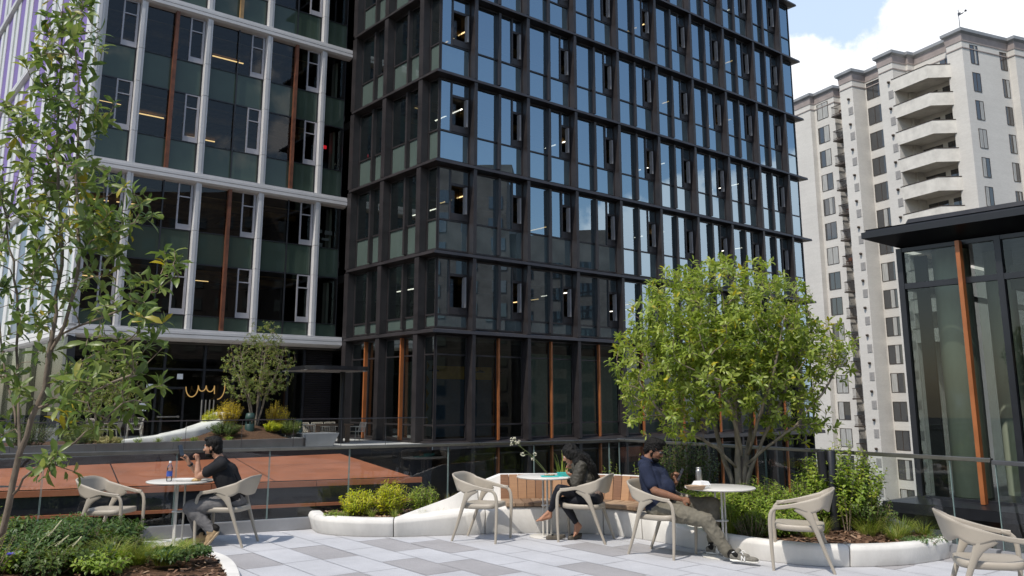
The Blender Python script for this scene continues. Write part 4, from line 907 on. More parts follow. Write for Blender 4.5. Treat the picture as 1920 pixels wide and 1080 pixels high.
# ------------------------------------------------------------------ dark glass pavilion on the right
PV = Vector((6.39, 15.33, 0))
pav = thing('glass_pavilion', 'dark glass pavilion with wide black eaves and orange fins beside the terrace', 'pavilion', PV, GRID)
PY = -.46
mb = MB(); sweep(mb, [(11, 0), (0, 0), (0, -12)], [(0, 4.60), (0, 4.71), (.05, 4.71), (.06, 4.75), (.04, 4.76), (.55, 4.84), (.6, 4.95), (12, 4.98), (12, 4.4), (.5, 4.4)]); mb.build('roof', M['black_paint'], pav)

PZ = 4.4
mb = MB()
for q in (0, -1.62, -1.66, -4.9, -8.2): 
    if q in (-1.62,): continue
    mb.box(.42, PY + q - .05, -4.6, .54, PY + q + .05, PZ)
mb.box(.43, -11.5, 3.66, .53, PY, 3.76); mb.box(.43, -11.5, .02, .53, PY, .10); mb.box(.43, -11.5, 4.33, .53, PY, 4.4); mb.build('frame', M['dark_frame'], pav)
for y in (-1.54 , -4.9, -8.2):
    for z0, z1 in ((.05, 4.38), (-4.6, -.42)):
        mb = MB(); mb.box(.28, y - .035, z0, .40, y + .035, z1); mb.build('orange_fin', M['orange_fin'], pav)
for a, b in ((PY - .05, -1.6), (-1.71, -4.85), (-4.95, -8.15), (-8.25, -11.4)):
    mb = MB(); mb.face([(.48, a, .1), (.48, b, .1), (.48, b, 3.66), (.48, a, 3.66)]); mb.face([(.48, a, 3.76), (.48, b, 3.76), (.48, b, 4.33), (.48, a, 4.33)]); mb.face([(.48, a, -4.6), (.48, b, -4.6), (.48, b, -.45), (.48, a, -.45)]); mb.build('pane', M['glass_pavilion'], pav)
mb = MB()
for a, b in ((.54, 3.2), (3.3, 6.4), (6.5, 10.9)):
    mb.face([(a, PY, .1), (b, PY, .1), (b, PY, 3.66), (a, PY, 3.66)]); mb.face([(a, PY, 3.76), (b, PY, 3.76), (b, PY, 4.35), (a, PY, 4.35)])
mb.build('pane', M['glass_dim'], pav)
mb = MB()
for a in (6.45, 10.95): mb.box(a - .03, PY - .03, 0, a + .03, PY + .03, 4.4)
mb.box(.54, PY - .04, 3.66, 10.9, PY + .04, 3.76); mb.build('frame', M['dark_frame'], pav)
mb = MB(); sweep(mb, [(11, 0), (0, 0), (0, -12)], [(0, -.17), (0, .0), (.02, .0), (.4, .06), (11, .06), (11, -.42), (.3, -.42)]); mb.build('ledge', M['black_paint'], pav)
mb = MB(); mb.tube([(1.35, -.97, .06), (1.35, -.97, 4.4)], .31, 28); mb.build('concrete_column', M['concrete'], pav)
mb = MB(); mb.tube([(2.2, -1.45, .06), (2.2, -1.45, 4.4)], .24, 28); mb.build('concrete_column', M['concrete'], pav)
mb = MB(); mb.tube([(6.4, -1.4, .06), (6.4, -1.4, 4.4)], .34, 28); mb.build('concrete_column', M['concrete'], pav)
mb = MB(); mb.box(.6, -11, 3.5, 10.5, -2.2, 3.9); mb.build('soffit_beam', M['interior'], pav)
mb = MB(); mb.box(.9, -.72, .06, .96, -.5, 4.3); mb.box(2.4, -.62, .06, 2.5, -.40, 4.3); mb.box(3.4, -3.4, .06, 3.5, -1.5, 3.9); mb.build('inner_partition', M['interior_dark'], pav)
mb = MB(); mb.box(1.2, -3.1, 2.18, 1.24, -2.4, 2.62); mb.build('hanging_sign', [pbr('sign_amber', (.42, .24, .05), .6)], pav)
mb = MB(); mb.box(1.18, -2.78, 2.62, 1.2, -2.76, 3.5); mb.box(1.18, -2.5, 2.62, 1.2, -2.48, 3.5); mb.box(1.3, -2.85, 2.75, 1.7, -2.55, 3.2); mb.build('speaker', M['dark_frame'], pav)
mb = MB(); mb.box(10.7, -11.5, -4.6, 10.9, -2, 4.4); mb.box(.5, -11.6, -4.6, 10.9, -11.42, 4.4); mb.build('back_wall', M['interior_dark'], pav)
mb = MB(); mb.box(.55, -11.4, -4.6, 10.6, -.6, -4.5); mb.build('lower_floor', M['deck_dark'], pav)
# ------------------------------------------------------------------ ground, courtyards, terraces
def structure(name, mb, mat, **k):
    return tag(mb.build(name, mat, **k), kind='structure')
mb = MB(); mb.face([(-900, -900, -14), (900, -900, -14), (900, 900, -14), (-900, 900, -14)]); structure('ground', mb, M['asphalt'])
mb = MB(); mb.face([tuple(gl(x, y, -5)) for x, y in ((-40, -40), (40, -40), (40, 0.3), (-40, .3))]); structure('courtyard', mb, M['deck_dark'])

# our roof terrace: granite pavers in two greys laid in running rows
RL0 = Vector((-9.5, 8.72)); RLD = Vector((.887, .4617)); RC = Vector((1.76, 14.42)); RRD = Vector((.56, -.83)); 
rail_l = [RC - RLD * 12.7, RC]; rail_r = [RC, RC + RRD * 6.0]
pa = R(142.5); pr = Vector((math.sin(pa), math.cos(pa))); pq = Vector((math.cos(pa), -math.sin(pa)))
PWD, PLN = .437, .9
DARK = {(0, -9.86), (2, -9.87), (3, -8.47), (4, -9.84), (4, -8.03), (5, -9.37), (6, -7.15), (8, -8.1), (9, -7.66), (0, -11.2), (1, -11.27), (1, -8.1), (-1, -10.3), (7, -6.3), (10, -7.0), (11, -6.9), (12, -6.2)}
OFF = {0: -9.86, 1: -11.27 + .45, 2: -9.87, 3: -8.47, 4: -9.84, 5: -9.37, 6: -7.15, 8: -8.1, 9: -7.66}
rp = random.Random(2)
pav_mb = MB()
poly_t = [(RC - RLD * 14), RC, (RC + RRD * 7.5), Vector((9, -9)), Vector((-11, -9))]
def inside(p, poly):
    c = False; n = len(poly)
    for i in range(n):
        a, b = poly[i], poly[(i + 1) % n]
        if (a[1] > p[1]) != (b[1] > p[1]) and p[0] < (b[0] - a[0]) * (p[1] - a[1]) / (b[1] - a[1]) + a[0]: c = not c
    return c
for i in range(-26, 30):
    o = OFF.get(i, -9.86 + rp.choice((0, .22, .45, .6)))
    q0 = -3.43 - PWD * i
    for k in range(-24, 40):
        a = o + PLN * k; a1 = a + PLN
        if a < -16 or a > 12: continue
        mid = pr * (a + a1) / 2 + pq * (q0 - PWD / 2)
        if not inside(mid, poly_t): continue
        known = any(d[0] == i for d in DARK) and -11.8 < a < -6.2
        dk = any(d[0] == i and abs(d[1] - a) < .12 for d in DARK) or (not known and rp.random() < .25)
        g_ = .0045; z = rp.uniform(-.0012, .0012); z = 0 if not dk else z
        c = [pr * (a + g_) + pq * (q0 - g_), pr * (a1 - g_) + pq * (q0 - g_), pr * (a1 - g_) + pq * (q0 - PWD + g_), pr * (a + g_) + pq * (q0 - PWD + g_)]
        pav_mb.mi = 1 if dk else 0
        pav_mb.face([(p[0], p[1], z) for p in c][::-1])
def granite(name, base, dot, dscale):
    m, nt, N = nm(name); L = nt.links.new; out = N('ShaderNodeOutputMaterial'); p = N('ShaderNodeBsdfPrincipled'); p.inputs['Roughness'].default_value = .72; p.inputs['Specular IOR Level'].default_value = .35
    tc = N('ShaderNodeTexCoord'); n = N('ShaderNodeTexNoise'); n.inputs['Scale'].default_value = dscale; n.inputs['Detail'].default_value = 3; n.inputs['Roughness'].default_value = .8; L(tc.outputs['Object'], n.inputs['Vector'])
    mr = N('ShaderNodeMapRange'); mr.inputs[1].default_value = .38; mr.inputs[2].default_value = .6; L(n.outputs[0], mr.inputs[0]); n2 = N('ShaderNodeTexNoise'); n2.inputs['Scale'].default_value = 1.3; n2.inputs['Detail'].default_value = 7; n2.inputs['Roughness'].default_value = .65; L(tc.outputs['Object'], n2.inputs['Vector'])
    mr2 = N('ShaderNodeMapRange'); mr2.inputs[1].default_value = .3; mr2.inputs[2].default_value = .7; mr2.inputs[3].default_value = .84; mr2.inputs[4].default_value = 1.06; L(n2.outputs[0], mr2.inputs[0])
    mx = N('ShaderNodeMix', data_type='RGBA'); mx.inputs[6].default_value = rgba(dot); mx.inputs[7].default_value = rgba(base); L(mr.outputs[0], mx.inputs[0])
    vm = N('ShaderNodeVectorMath', operation='SCALE'); L(mx.outputs[2], vm.inputs[0]); L(mr2.outputs[0], vm.inputs['Scale']); L(vm.outputs[0], p.inputs['Base Color'])
    b = N('ShaderNodeBump'); b.inputs['Strength'].default_value = .15; b.inputs['Distance'].default_value = .003; L(n.outputs[0], b.inputs['Height']); L(b.outputs[0], p.inputs['Normal']); L(p.outputs[0], out.inputs[0]); return m
M['paver_light'] = granite('paver_light', (.575, .575, .585), (.39, .39, .405), 120)
M['paver_dark'] = granite('paver_dark', (.42, .405, .405), (.255, .245, .245), 120)
pav_mb.mi = 2; pav_mb.face([(p[0], p[1], -.006) for p in poly_t])
structure('terrace_floor', pav_mb, [M['paver_light'], M['paver_dark'], pbr('joint_sand', (.66, .66, .67), .9, var=.3, scale=3)])
mb = MB(); mb.prism([tuple(p) for p in [RC - RLD * 14 + Vector((-.18, .39)), RC + Vector((.05, .45)), RC + RRD * 7.5 + Vector((.38, .25)), Vector((9.2, -9)), Vector((-11, -9))]], -.6, -.02); structure('terrace_edge', mb, M['grey_stone'])

# glass balustrade round the terrace
def balustrade(label, pts, segs, h, capz, base_h=.14, lean=0):
    t = thing('glass_balustrade', label, 'glass railing', (pts[0][0], pts[0][1], 0))
    o0 = Vector((pts[0][0], pts[0][1])); a = Vector(pts[0]) - o0; b = Vector(pts[1]) - o0; d = (b - a); ln = d.length; d.normalize(); n = Vector((-d.y, d.x))
    ang = math.atan2(d.y, d.x)
    mb = MB(); mb.box(0, -.06, 0, ln, .06, base_h); mb.box(0, -.05, base_h, ln, .05, base_h + .008); mb.build('base_channel', M['grey_stone'], t, rz=ang)
    x = 0
    for sgl in segs:
        mb = MB(); mb.mi = 0; mb.face([(x + .008, 0, base_h + .006), (x + sgl - .008, 0, base_h + .006), (x + sgl - .008, 0, h - .02), (x + .008, 0, h - .02)])
        mb.mi = 1; mb.box(x + .003, -.009, base_h + .007, x + .0085, .009, h - .02); mb.box(x + sgl - .0085, -.009, base_h + .007, x + sgl - .003, .009, h - .02)
        mb.build('glass_panel', [M['glass_clear'], M['pane_edge']], t, rz=ang); x += sgl
    mb = MB(); mb.box(-.02, -.035, h - .03, ln + .02, .035, h + .015); mb.build('handrail', capz, t, rz=ang, bevel=.006)
    return t
M['pane_edge'] = pbr('pane_edge', (.22, .30, .28), .15, 0, .6, .05)
LW = 12.7
balustrade('long glass railing with steel cap behind the bench and tables', [rail_l[0], rail_l[1]], [1.53, 1.3, 1.55, 1.5, 1.17, 1.1, 1.5, 1.45, 1.4, .2], 1.06, M['rail_steel'])
balustrade('side glass railing with steel cap running behind the planted bed and tree', [rail_r[0], rail_r[1]], [1.5, 1.5, 1.5, 1.07], 1.07, M['rail_steel'])
pr0 = RC + RRD * 6.0
balustrade('dark end piece of glass railing before the pavilion', [pr0 + RRD * .05, pr0 + RRD * 2.6], [1.27, 1.27], 1.05, M['dark_steel'])
# pebble strip outside the long railing
mb = MB(); rs = random.Random(8)
for k in range(1500):
    t_ = rs.uniform(-12.5, -.3); o = rs.uniform(.1, .36); p = RC + RLD * t_ + Vector((-RLD.y, RLD.x)) * o; s_ = rs.uniform(.014, .034)
    mb.ell((p.x, p.y, .02 + s_ * .3), [(s_, 0, 0), (0, s_ * rs.uniform(.6, 1), 0), (0, 0, s_ * .6)], 6, 4)
tag(mb.build('gravel', M['pebble']), kind='stuff')

# ------------------------------------------------------------------ far terrace in the corner of the two buildings
mb = MB(); mb.prism([tuple(gl(*p)[:2]) for p in ((-30, 0), (0.1, 0), (.5, 7.7), (-11.9, 8.3), (-12, 34), (-30, 34))], -.22, 0.0); structure('far_terrace_floor', mb, M['floor_far'])
mb = MB()
for a in ((-30, -.06, .42, -.0, -.06 + .08),): pass
mb.grid([[tuple(gl(x, y, z)) for y, z in ((-.08, -.26), (-.08, .03), (.06, .03), (.06, -.26))] for x in (-30, 0)], closed_u=True); structure('far_terrace_edge', mb, M['black_paint'])
mb = MB(); mb.prism([tuple(gl(*p)[:2]) for p in ((-30, .5), (0.4, .5), (.4, 7.7), (-30, 7.7))], -5, -.24); structure('far_terrace_wall', mb, M['dark_frame'])
ft = thing('glass_balustrade', 'far glass railing with thin dark cap along the opposite terrace', 'glass railing', gl(-27, .12), GRID)
for k in range(14):
    mb = MB(); mb.mi = 0; mb.face([(k * 1.92 + .01, 0, .03), (k * 1.92 + 1.91, 0, .03), (k * 1.92 + 1.91, 0, 1.04), (k * 1.92 + .01, 0, 1.04)]); mb.mi = 1; mb.box(k * 1.92 - .006, -.01, .03, k * 1.92 + .006, .01, 1.03); mb.build('glass_panel', [M['glass_clear'], M['dark_steel']], ft)
mb = MB(); mb.box(0, -.022, 1.04, 26.9, .022, 1.075); mb.build('handrail', M['dark_steel'], ft)
pl = thing('planter', 'long grey stone planter with soil bed along the opposite terrace edge', 'planter', gl(-29, .3), GRID)
mb = MB(); 
for x in range(10): mb.box(x * 2.37 + .004, 0, 0.0, x * 2.37 + 2.366, .12, .38)
mb.box(23.58, 0, 0, 23.7, 4.6, .38); mb.box(0, 4.5, 0, 23.57, 4.6, .38); mb.build('side_wall', M['grey_stone'], pl)
mb = MB(); n = 40; rows = []
for j in range(9):
    row = []
    for i in range(n + 1):
        x = 23.58 * i / n; y = .12 + (4.5 - .12) * j / 8
        h = .30 + .55 * math.exp(-((x - 22.1) / 1.7) ** 2 - ((y - 2.0) / 1.3) ** 2) + .25 * math.exp(-((x - 9.0) / 3.5) ** 2 - ((y - 2.0) / 1.5) ** 2) + .05 * mnoise.noise((x * 2, y * 2, 1))
        if j in (0, 8) or i in (0, n): h = .31
        row.append((x, y, h))
    rows.append(row)
mb.sm = True; mb.grid(rows); mb.build('soil', M['mulch'], pl)
# white sculpted bench of the far terrace
def swoop(mb, path, top, width, n=40):
    """low plaster wall along a plan path; top(i/n) height, width(i/n)"""
    L_ = len(path) - 1; rows = []
    def P(t):
        f = t * L_; i = min(int(f), L_ - 1); return Vector(path[i]).lerp(Vector(path[i + 1]), f - i)
    for i in range(n + 1):
        t = i / n; p = P(t); d = (P(min(1, t + .02)) - P(max(0, t - .02))).normalized(); nn = Vector((-d.y, d.x)); w_, h = width(t), top(t)
        rows.append([(p.x + nn.x * a, p.y + nn.y * a, z) for a, z in ((0, 0), (.0, h * .7), (.05 * w_, h * .94), (.2 * w_, h), (.8 * w_, h), (.95 * w_, h * .95), (w_, h * .7), (w_, 0))])
    mb.sm = True; mb.grid(rows, closed_u=False); mb.sm = False; mb.face(rows[0][::-1]); mb.face(rows[-1])
sb = MB(); swoop(sb, [(-.5, .1), (.8, .0), (2.0, .2), (3.0, .6), (3.8, 1.3)], lambda t: .10 + .86 * t ** 1.3, lambda t: .5 + .5 * t)
fb = tag(sb.build('sculpted_bench', M['white_concrete'], None, gl(-10.7, 1.7, .33), GRID), 'white sculpted concrete bench sweeping up behind the far planter', 'bench')
# wood table, chairs, canopy, speakers
def wire_chair(parent, m, w=.5, seat=.43, back=.8):
    mb = MB(); c = .016
    for s in (-1, 1):
        y = s * w / 2
        mb.tube([(.24, y, 0), (.2, y, seat), (-.2, y, seat), (-.3, y, back)], c, 6); mb.tube([(-.28, y, 0), (-.2, y, seat)], c, 6); mb.tube([(.2, y, seat), (.2, y, seat + .2), (-.24, y, seat + .2)], c, 6)
    mb.build('frame', m, parent)
    mb = MB()
    for k in range(9):
        y = -w / 2 + .02 + (w - .04) * k / 8; mb.tube([(.2, y, seat), (-.2, y, seat), (-.3, y, back)], .012, 5)
    mb.tube([(-.3, -w / 2, back), (-.3, w / 2, back)], c, 6); mb.tube([(.2, -w / 2, seat), (.2, w / 2, seat)], c, 6)
    mb.build('slatted_seat', m, parent)
def far_pt(px, py, z=0.0): return onz(px, py, z)
M['cream_wire'] = pbr('cream_wire', (.62, .55, .45), .5)
tb = thing('dining_table', 'long wooden table with thick legs on the far terrace', 'table', gl(-3.35, 3.5), GRID)
mb = MB(); 
for k in range(5): mb.box(0, k * .17, .70, 1.8, k * .17 + .16, .76)
mb.build('top', M['wood_top'], tb)
for x in (.12, 1.5):
    for y in (.05, .7): mb = MB(); mb.box(x, y, 0, x + .17, y + .11, .70); mb.build('leg', M['wood_top'], tb)
wc = thing('slat_chair', 'cream slatted chair at the near end of the long wooden table', 'chair', gl(-1.15, 3.9), GRID + math.pi, 'slatted chairs on the far terrace')
wire_chair(wc, M['cream_wire'])
for (x, y, rz_, lb) in ((-3.1, 4.75, -math.pi / 2, 'cream slatted chair behind the long table, left one'), (-2.45, 4.75, -math.pi / 2, 'cream slatted chair behind the long table, middle one'), (-1.85, 4.75, -math.pi / 2, 'cream slatted chair behind the long table, right one'),
        (-4.1, 2.6, math.pi * .4, 'cream slatted chair beside the grey concrete block'), (-4.5, 3.0, 0, 'cream slatted chair half hidden by the grey concrete block'),
        (-11.75, 2.9, .3, 'cream low lounge chair leftmost on the far terrace'), (-11.2, 3.2, 2.6, 'cream low lounge chair second from the left on the far terrace'), (-10.6, 2.8, 2.9, 'cream low lounge chair nearest the sweep of the white bench'), (-10.2, 4.0, 1.2, 'cream lounge chair behind the white bench tip')):
    copy_tree(wc, gl(x, y, 0 if x > -8 else .3), GRID + rz_, None, lb)
cb = MB(); 
cb.prism([(0, 0), (1.5, 0), (1.5, 1.2), (0, 1.2)], 0, .02); rows = [[(0, 0, .02), (1.25, 0, .02), (1.25, 1.1, .02), (0, 1.1, .02)], [(0, 0, .5), (1.5, 0, .5), (1.5, 1.1, .5), (0, 1.1, .5)]]
cb.grid(rows, closed_u=True); cb.face([(0, 0, .5), (1.5, 0, .5), (1.5, 1.1, .5), (0, 1.1, .5)])
tag(cb.build('concrete_block', M['grey_stone'], None, gl(-5.0, 1.1), GRID, bevel=.02), 'grey concrete seat block with slanted side beside the wooden table', 'bench')
cp = thing('shade_canopy', 'flat dark shade canopy with perforated underside on a single black post', 'canopy', gl(-2.31, 3.2), GRID)
mb = MB(); mb.tube([(0, 0, 0), (0, 0, 2.9)], .11, 20); mb.lathe([(.2, 0), (.2, .02), (.11, .03)], 20); mb.build('post', M['black_paint'], cp)
mb = MB(); n = 36; pts = [(1.45 * math.copysign(abs(math.cos(2 * math.pi * k / n)) ** .5, math.cos(2 * math.pi * k / n)) - .75, 1.5 * math.copysign(abs(math.sin(2 * math.pi * k / n)) ** .5, math.sin(2 * math.pi * k / n))) for k in range(n)]
mb.prism(pts, 2.92, 3.08); mb.build('roof_plate', M['black_paint'], cp)
mb = MB(); rr = random.Random(4)
for i in range(14):
    for j in range(12):
        x, y = -2.1 + i * .23, -1.35 + j * .24
        if inside((x, y), pts): mb.prism([(x + .1 * math.cos(a + .3), y + .09 * math.sin(a + .3)) for a in [k * math.pi / 3 for k in range(6)]], 2.905, 2.918)
mb.build('perforated_soffit', M['soffit_grey'], cp)
def speaker(lbl, loc):
    s = thing('garden_speaker', lbl, 'speaker', loc)
    mb = MB(); mb.lathe([(.17, 0), (.17, .28), (.15, .30)], 20); mb.build('base', M['green_pl'], s)
    mb = MB()
    for k in range(4): a = k * math.pi / 2 + .4; mb.box(.12 * math.cos(a) - .025, .12 * math.sin(a) - .025, .29, .12 * math.cos(a) + .025, .12 * math.sin(a) + .025, .42)
    mb.build('support', M['green_pl'], s)
    mb = MB(); mb.lathe([(.0, .41), (.17, .42), (.17, .55), (.14, .68), (.05, .70), (0, .70)], 20); mb.build('cap', M['green_pl'], s)
M['green_pl'] = pbr('green_pl', (.018, .048, .038), .5)
speaker('dark green garden speaker on the far mulch mound below the bushy tree', gl(-6.95, 1.5, .58))
speaker('dark green garden speaker half hidden beside the far shrub and concrete block', gl(-4.66, 2.3, .33))
hd = thing('handrail_posts', 'row of four bright metal posts beside the white far bench', 'posts', gl(-7.4, 5.2), GRID)
for k in range(4): mb = MB(); mb.tube([(k * .15, 0, 0), (k * .16, 0, 1.75)], .03, 8); mb.build('metal_post', M['steel'], hd)
# glowing rope lamp on the dark glazing: two bowls, a double wave and a hook
ln_ = MB()
def arc(cx, cz, rx, rz_, a0, a1, n=14): return [(cx + rx * math.cos(a0 + (a1 - a0) * k / n), 0, cz + rz_ * math.sin(a0 + (a1 - a0) * k / n)) for k in range(n + 1)]
ln_.tube(arc(0, 0, .26, .42, math.pi, 2 * math.pi) + arc(.43, .06, .17, .24, math.pi, 2 * math.pi)[0:] + arc(.78, .06, .18, .26, math.pi, 2 * math.pi) + [(.98, 0, -.3)], .022, 6)
ln_.tube(arc(1.12, .0, .30, .52, -.5 * math.pi, .08 * math.pi), .022, 6)
tag(ln_.build('rope_lamp', M['neon_warm'], None, gl(-6.8, 8.1, 2.3), GRID), 'glowing yellow rope lamp in looping curves inside the dark ground floor', 'lamp')
for (p, wd, ht, lb) in (((-8.62, 8.28, 2.22), .26, .18, 'small white notice high on the dark ground floor glass'), ((-7.4, 8.28, 2.62), .24, .22, 'small white square sign above the dark doors'), ((-8.85, 8.28, 1.3), .28, .32, 'low white notice with dark marks on the dark glass')):
    mb = MB(); mb.box(0, 0, 0, wd, .03, ht); tag(mb.build('notice', pbr('notice_white', (.72, .73, .72), .6), None, gl(*p), GRID), lb, 'sign')

# ------------------------------------------------------------------ orange metal roof in the gap, with its dark glass storey
A, B, Cc, D_ = gl(-24, -.12, -.22), gl(-4.1, -.12, -.20), Vector((-3.02, 26.6, -.53)), None
LD = Vector((math.sin(R(66.6)), math.cos(R(66.6)), 0)); D_ = Cc - LD * 20
rf = thing('orange_roof', 'low orange metal roof of panels with dark glass storey in the gap', 'roof', Cc)
def rel(p): return tuple(Vector(p) - Cc)
mb = MB(); ncol = 5
for k in range(ncol):
    a, b = k / ncol, (k + 1) / ncol
    p = [D_.lerp(Cc, a), D_.lerp(Cc, b), A.lerp(B, b), A.lerp(B, a)]
    cx = sum((Vector(q) for q in p), Vector()) / 4
    p = [q + (cx - q).normalized() * .025 for q in p]
    for half in (0, 1):
        q0, q1 = (0, .60) if half == 0 else (.604, 1)
        mb.face([rel(p[0].lerp(p[3], q0)), rel(p[1].lerp(p[2], q0)), rel(p[1].lerp(p[2], q1)), rel(p[0].lerp(p[3], q1))])
mb.build('roof_panels', M['orange_roof'], rf)
dn = Vector((0, 0, -.03)); mb = MB(); mb.face([rel(q + dn) for q in (D_, Cc, B, A)]); mb.face([rel(q + dn * 4) for q in (A, B, Cc, D_)]); mb.build('roof_deck', M['dark_frame'], rf)
nrm = Vector((LD.y, -LD.x, 0))
def strip(name, z0, z1, out, mat, segs=1, e0=0, e1=0):
    mb = MB()
    for k in range(segs):
        a = D_.lerp(Cc, k / segs); b = D_.lerp(Cc, (k + 1) / segs); g = LD * .008
        q = [(a + g) + nrm * out, (b - g) + nrm * out, (b - g) + nrm * (out - .1), (a + g) + nrm * (out - .1)]
        if k == segs - 1: q[1] += LD * e1; q[2] += LD * e1
        mb.prism([rel(v)[:2] for v in q], z0, z1)
    mb.build(name, mat, rf)
strip('gutter_lip', -.17, -.02, .12, M['orange_roof'], 7, 0, .3)
strip('dark_fascia', -.62, -.18, .02, M['dark_frame'], 1)
strip('orange_rail', -.71, -.63, .14, M['orange_roof'], 7, 0, .2)
strip('dark_storey', -4.4, -.72, -.05, M['glass_white_bldg'], 6)
mb = MB(); mb.prism([rel(v)[:2] for v in (D_ - nrm * .4, Cc - nrm * .4, B - d2 * .4, A - d2 * .4)], -4.4, -.2); mb.build('storey', M['interior_dark'], rf)

# ------------------------------------------------------------------ blocks that only show as mirror images in the glass
rb = thing('apartment_block', 'beige apartment block across the street, mirrored in the dark office glass', 'building', (72, 2, -14), R(-8))
mb = MB(); mb.prism([(0, -34), (0, -8), (3, -8), (3, 8), (-2, 8), (-2, 22), (22, 22), (22, -34)], 0, 47.5); mb.prism([(-1, 22), (-1, 36), (20, 36), (20, 22.01)], 0, 38); mb.build('wall', pbr('mirrored_brick', (.20, .165, .14), .85, 0, .2, .2, .4), rb)
mb = MB()
for fl in range(14):
    for k in range(17):
        y = -32.5 + k * 4; x = (-1.03 if y > 22 else -2.03) if y > 8 else (2.97 if y > -8 else -.03)
        if y > 22 and fl > 10: continue
        mb.box(x - .05, y, 1.4 + fl * 3.1, x + .02, y + 1.9, 3.1 + fl * 3.1)
tag(mb.build('window_grid', M['tower_glass'], rb), kind='stuff')
db = thing('office_block', 'dark office block behind the viewer, mirrored faintly in the railing glass', 'building', (-14, -17, -14), 0)
mb = MB(); mb.box(-22, -12, 0, 34, 0, 24); mb.build('wall', M['black_metal'], db)
mb = MB()
for fl in range(6):
    for k in range(16): mb.box(-21 + k * 3.4, 0, .8 + fl * 4, -18.3 + k * 3.4, .06, 3.4 + fl * 4)
tag(mb.build('window_grid', M['spandrel_green'], db), kind='stuff')
# ------------------------------------------------------------------ sculpted white planter and bench of the near terrace
def catmull(pts, n):
    """dense plan curve through points; returns list of (x, y) and the source parameter"""
    P = [Vector(p) for p in pts]; out = []; prm = []
    for i in range(len(P) - 1):
        p0 = P[max(i - 1, 0)]; p1 = P[i]; p2 = P[i + 1]; p3 = P[min(i + 2, len(P) - 1)]
        for k in range(n):
            t = k / n
            out.append(.5 * ((2 * p1) + (p2 - p0) * t + (2 * p0 - 5 * p1 + 4 * p2 - p3) * t * t + (3 * p1 - p0 - 3 * p2 + p3) * t ** 3)); prm.append(i + t)
    out.append(P[-1]); prm.append(len(P) - 1.0); return out, prm
BP = [(-2.72, 12.1), (-2.5, 11.62), (-2.05, 11.37), (-1.5, 11.32), (-.75, 11.46), (-.08, 11.61), (.63, 11.66), (1.1, 11.54), (1.45, 11.3), (1.78, 10.92), (2.05, 10.5), (2.33, 10.12), (2.76, 9.62), (3.3, 9.33), (3.98, 9.38), (4.5, 9.62), (4.84, 9.88)]
CURB = [(0, 0), (-.02, .17), (.0, .205), (.03, .215), (.11, .215), (.125, .205), (.13, .18), (.13, .0)]
SEAT = [(0, 0), (-.02, .29), (.0, .325), (.04, .335), (.52, .335), (.605, .685), (.70, .70), (.74, .0)]
LEFTC = [(0, 0), (-.05, .17), (-.03, .215), (.0, .228), (.1, .228), (.12, .22), (.14, .19), (.14, .0)]
STN = [LEFTC, LEFTC, LEFTC, LEFTC, None, SEAT, SEAT, SEAT, SEAT, None, None, CURB, CURB, CURB, CURB, CURB, CURB]
def mixp(a, b, f): return [((1 - f) * p[0] + f * q[0], (1 - f) * p[1] + f * q[1]) for p, q in zip(a, b)]
STN[4] = mixp(LEFTC, SEAT, .46); STN[9] = mixp(SEAT, CURB, .38); STN[10] = mixp(SEAT, CURB, .78)
SUB = 10
BC, BPRM = catmull(BP, SUB)
def bench_frame(i):
    d = (BC[min(i + 1, len(BC) - 1)] - BC[max(i - 1, 0)]).normalized(); return BC[i], Vector((-d.y, d.x)), d
def bench_prof(prm):
    i = min(int(prm), len(STN) - 2); f = prm - i
    return mixp(STN[i], STN[i + 1], f)
bench = thing('sculpted_bench', 'long white concrete planter rising into a curved bench with wooden slats', 'bench', (0, 0, 0))
cuts = [0, 8, 30, 46, 58, 72, 85, 108, 133, len(BC) - 1]
for a, b in zip(cuts[:-1], cuts[1:]):
    rows = []
    for i in range(a, b + 1):
        p, n, d = bench_frame(i); e = d * (.005 if i == a and a else (-.005 if i == b and b < len(BC) - 1 else 0)); pr_ = bench_prof(BPRM[i])
        # soften the profile
        rows.append([(p.x + n.x * q + e.x, p.y + n.y * q + e.y, z) for q, z in pr_])
    mb = MB(); mb.grid(rows, closed_u=True); mb.face(rows[0][::-1]); mb.face(rows[-1])
    o = mb.build('concrete_section', M['white_concrete'], bench, bevel=.012, weld=True)
    for p_ in o.data.polygons: p_.use_smooth = True
    md = o.modifiers.new('edge', 'EDGE_SPLIT'); md.split_angle = R(40)
def set_tint(me, vals):
    a = me.attributes.new('tint', 'FLOAT', 'POINT'); a.data.foreach_set('value', np.full(len(me.vertices), vals, dtype=np.float32) if not hasattr(vals, '__len__') else np.asarray(vals, dtype=np.float32))
# timber slats follow the curve
rs = random.Random(21)
def walk(inset, i0, i1, step):
    """arc-length positions along the bench curve at an inset"""
    pts = []
    for i in range(i0, i1 + 1): p, n, d = bench_frame(i); pts.append((p + n * inset, n, d))
    acc = 0; out = []; nxt = step / 2
    for (p, n, d), (q, n2, d2_) in zip(pts[:-1], pts[1:]):
        l = (q - p).length
        while nxt <= acc + l and l > 0:
            f = (nxt - acc) / l; out.append((p.lerp(q, f), n.lerp(n2, f).normalized(), d.lerp(d2_, f).normalized())); nxt += step
        acc += l
    return out
for p, n, d in walk(.55, 50, 84, .121):
    mb = MB(); up = Vector((n.x * .235, n.y * .235, 1)).normalized(); D = Vector((d.x, d.y, 0)); c = Vector((p.x, p.y, .535)) - Vector((n.x, n.y, 0)) * .012
    mb.obox(c, D, D.cross(up), up, .114, .026, .325)
    o = mb.build('backrest_slat', M['wood'], bench, bevel=.003); set_tint(o.data, rs.random())
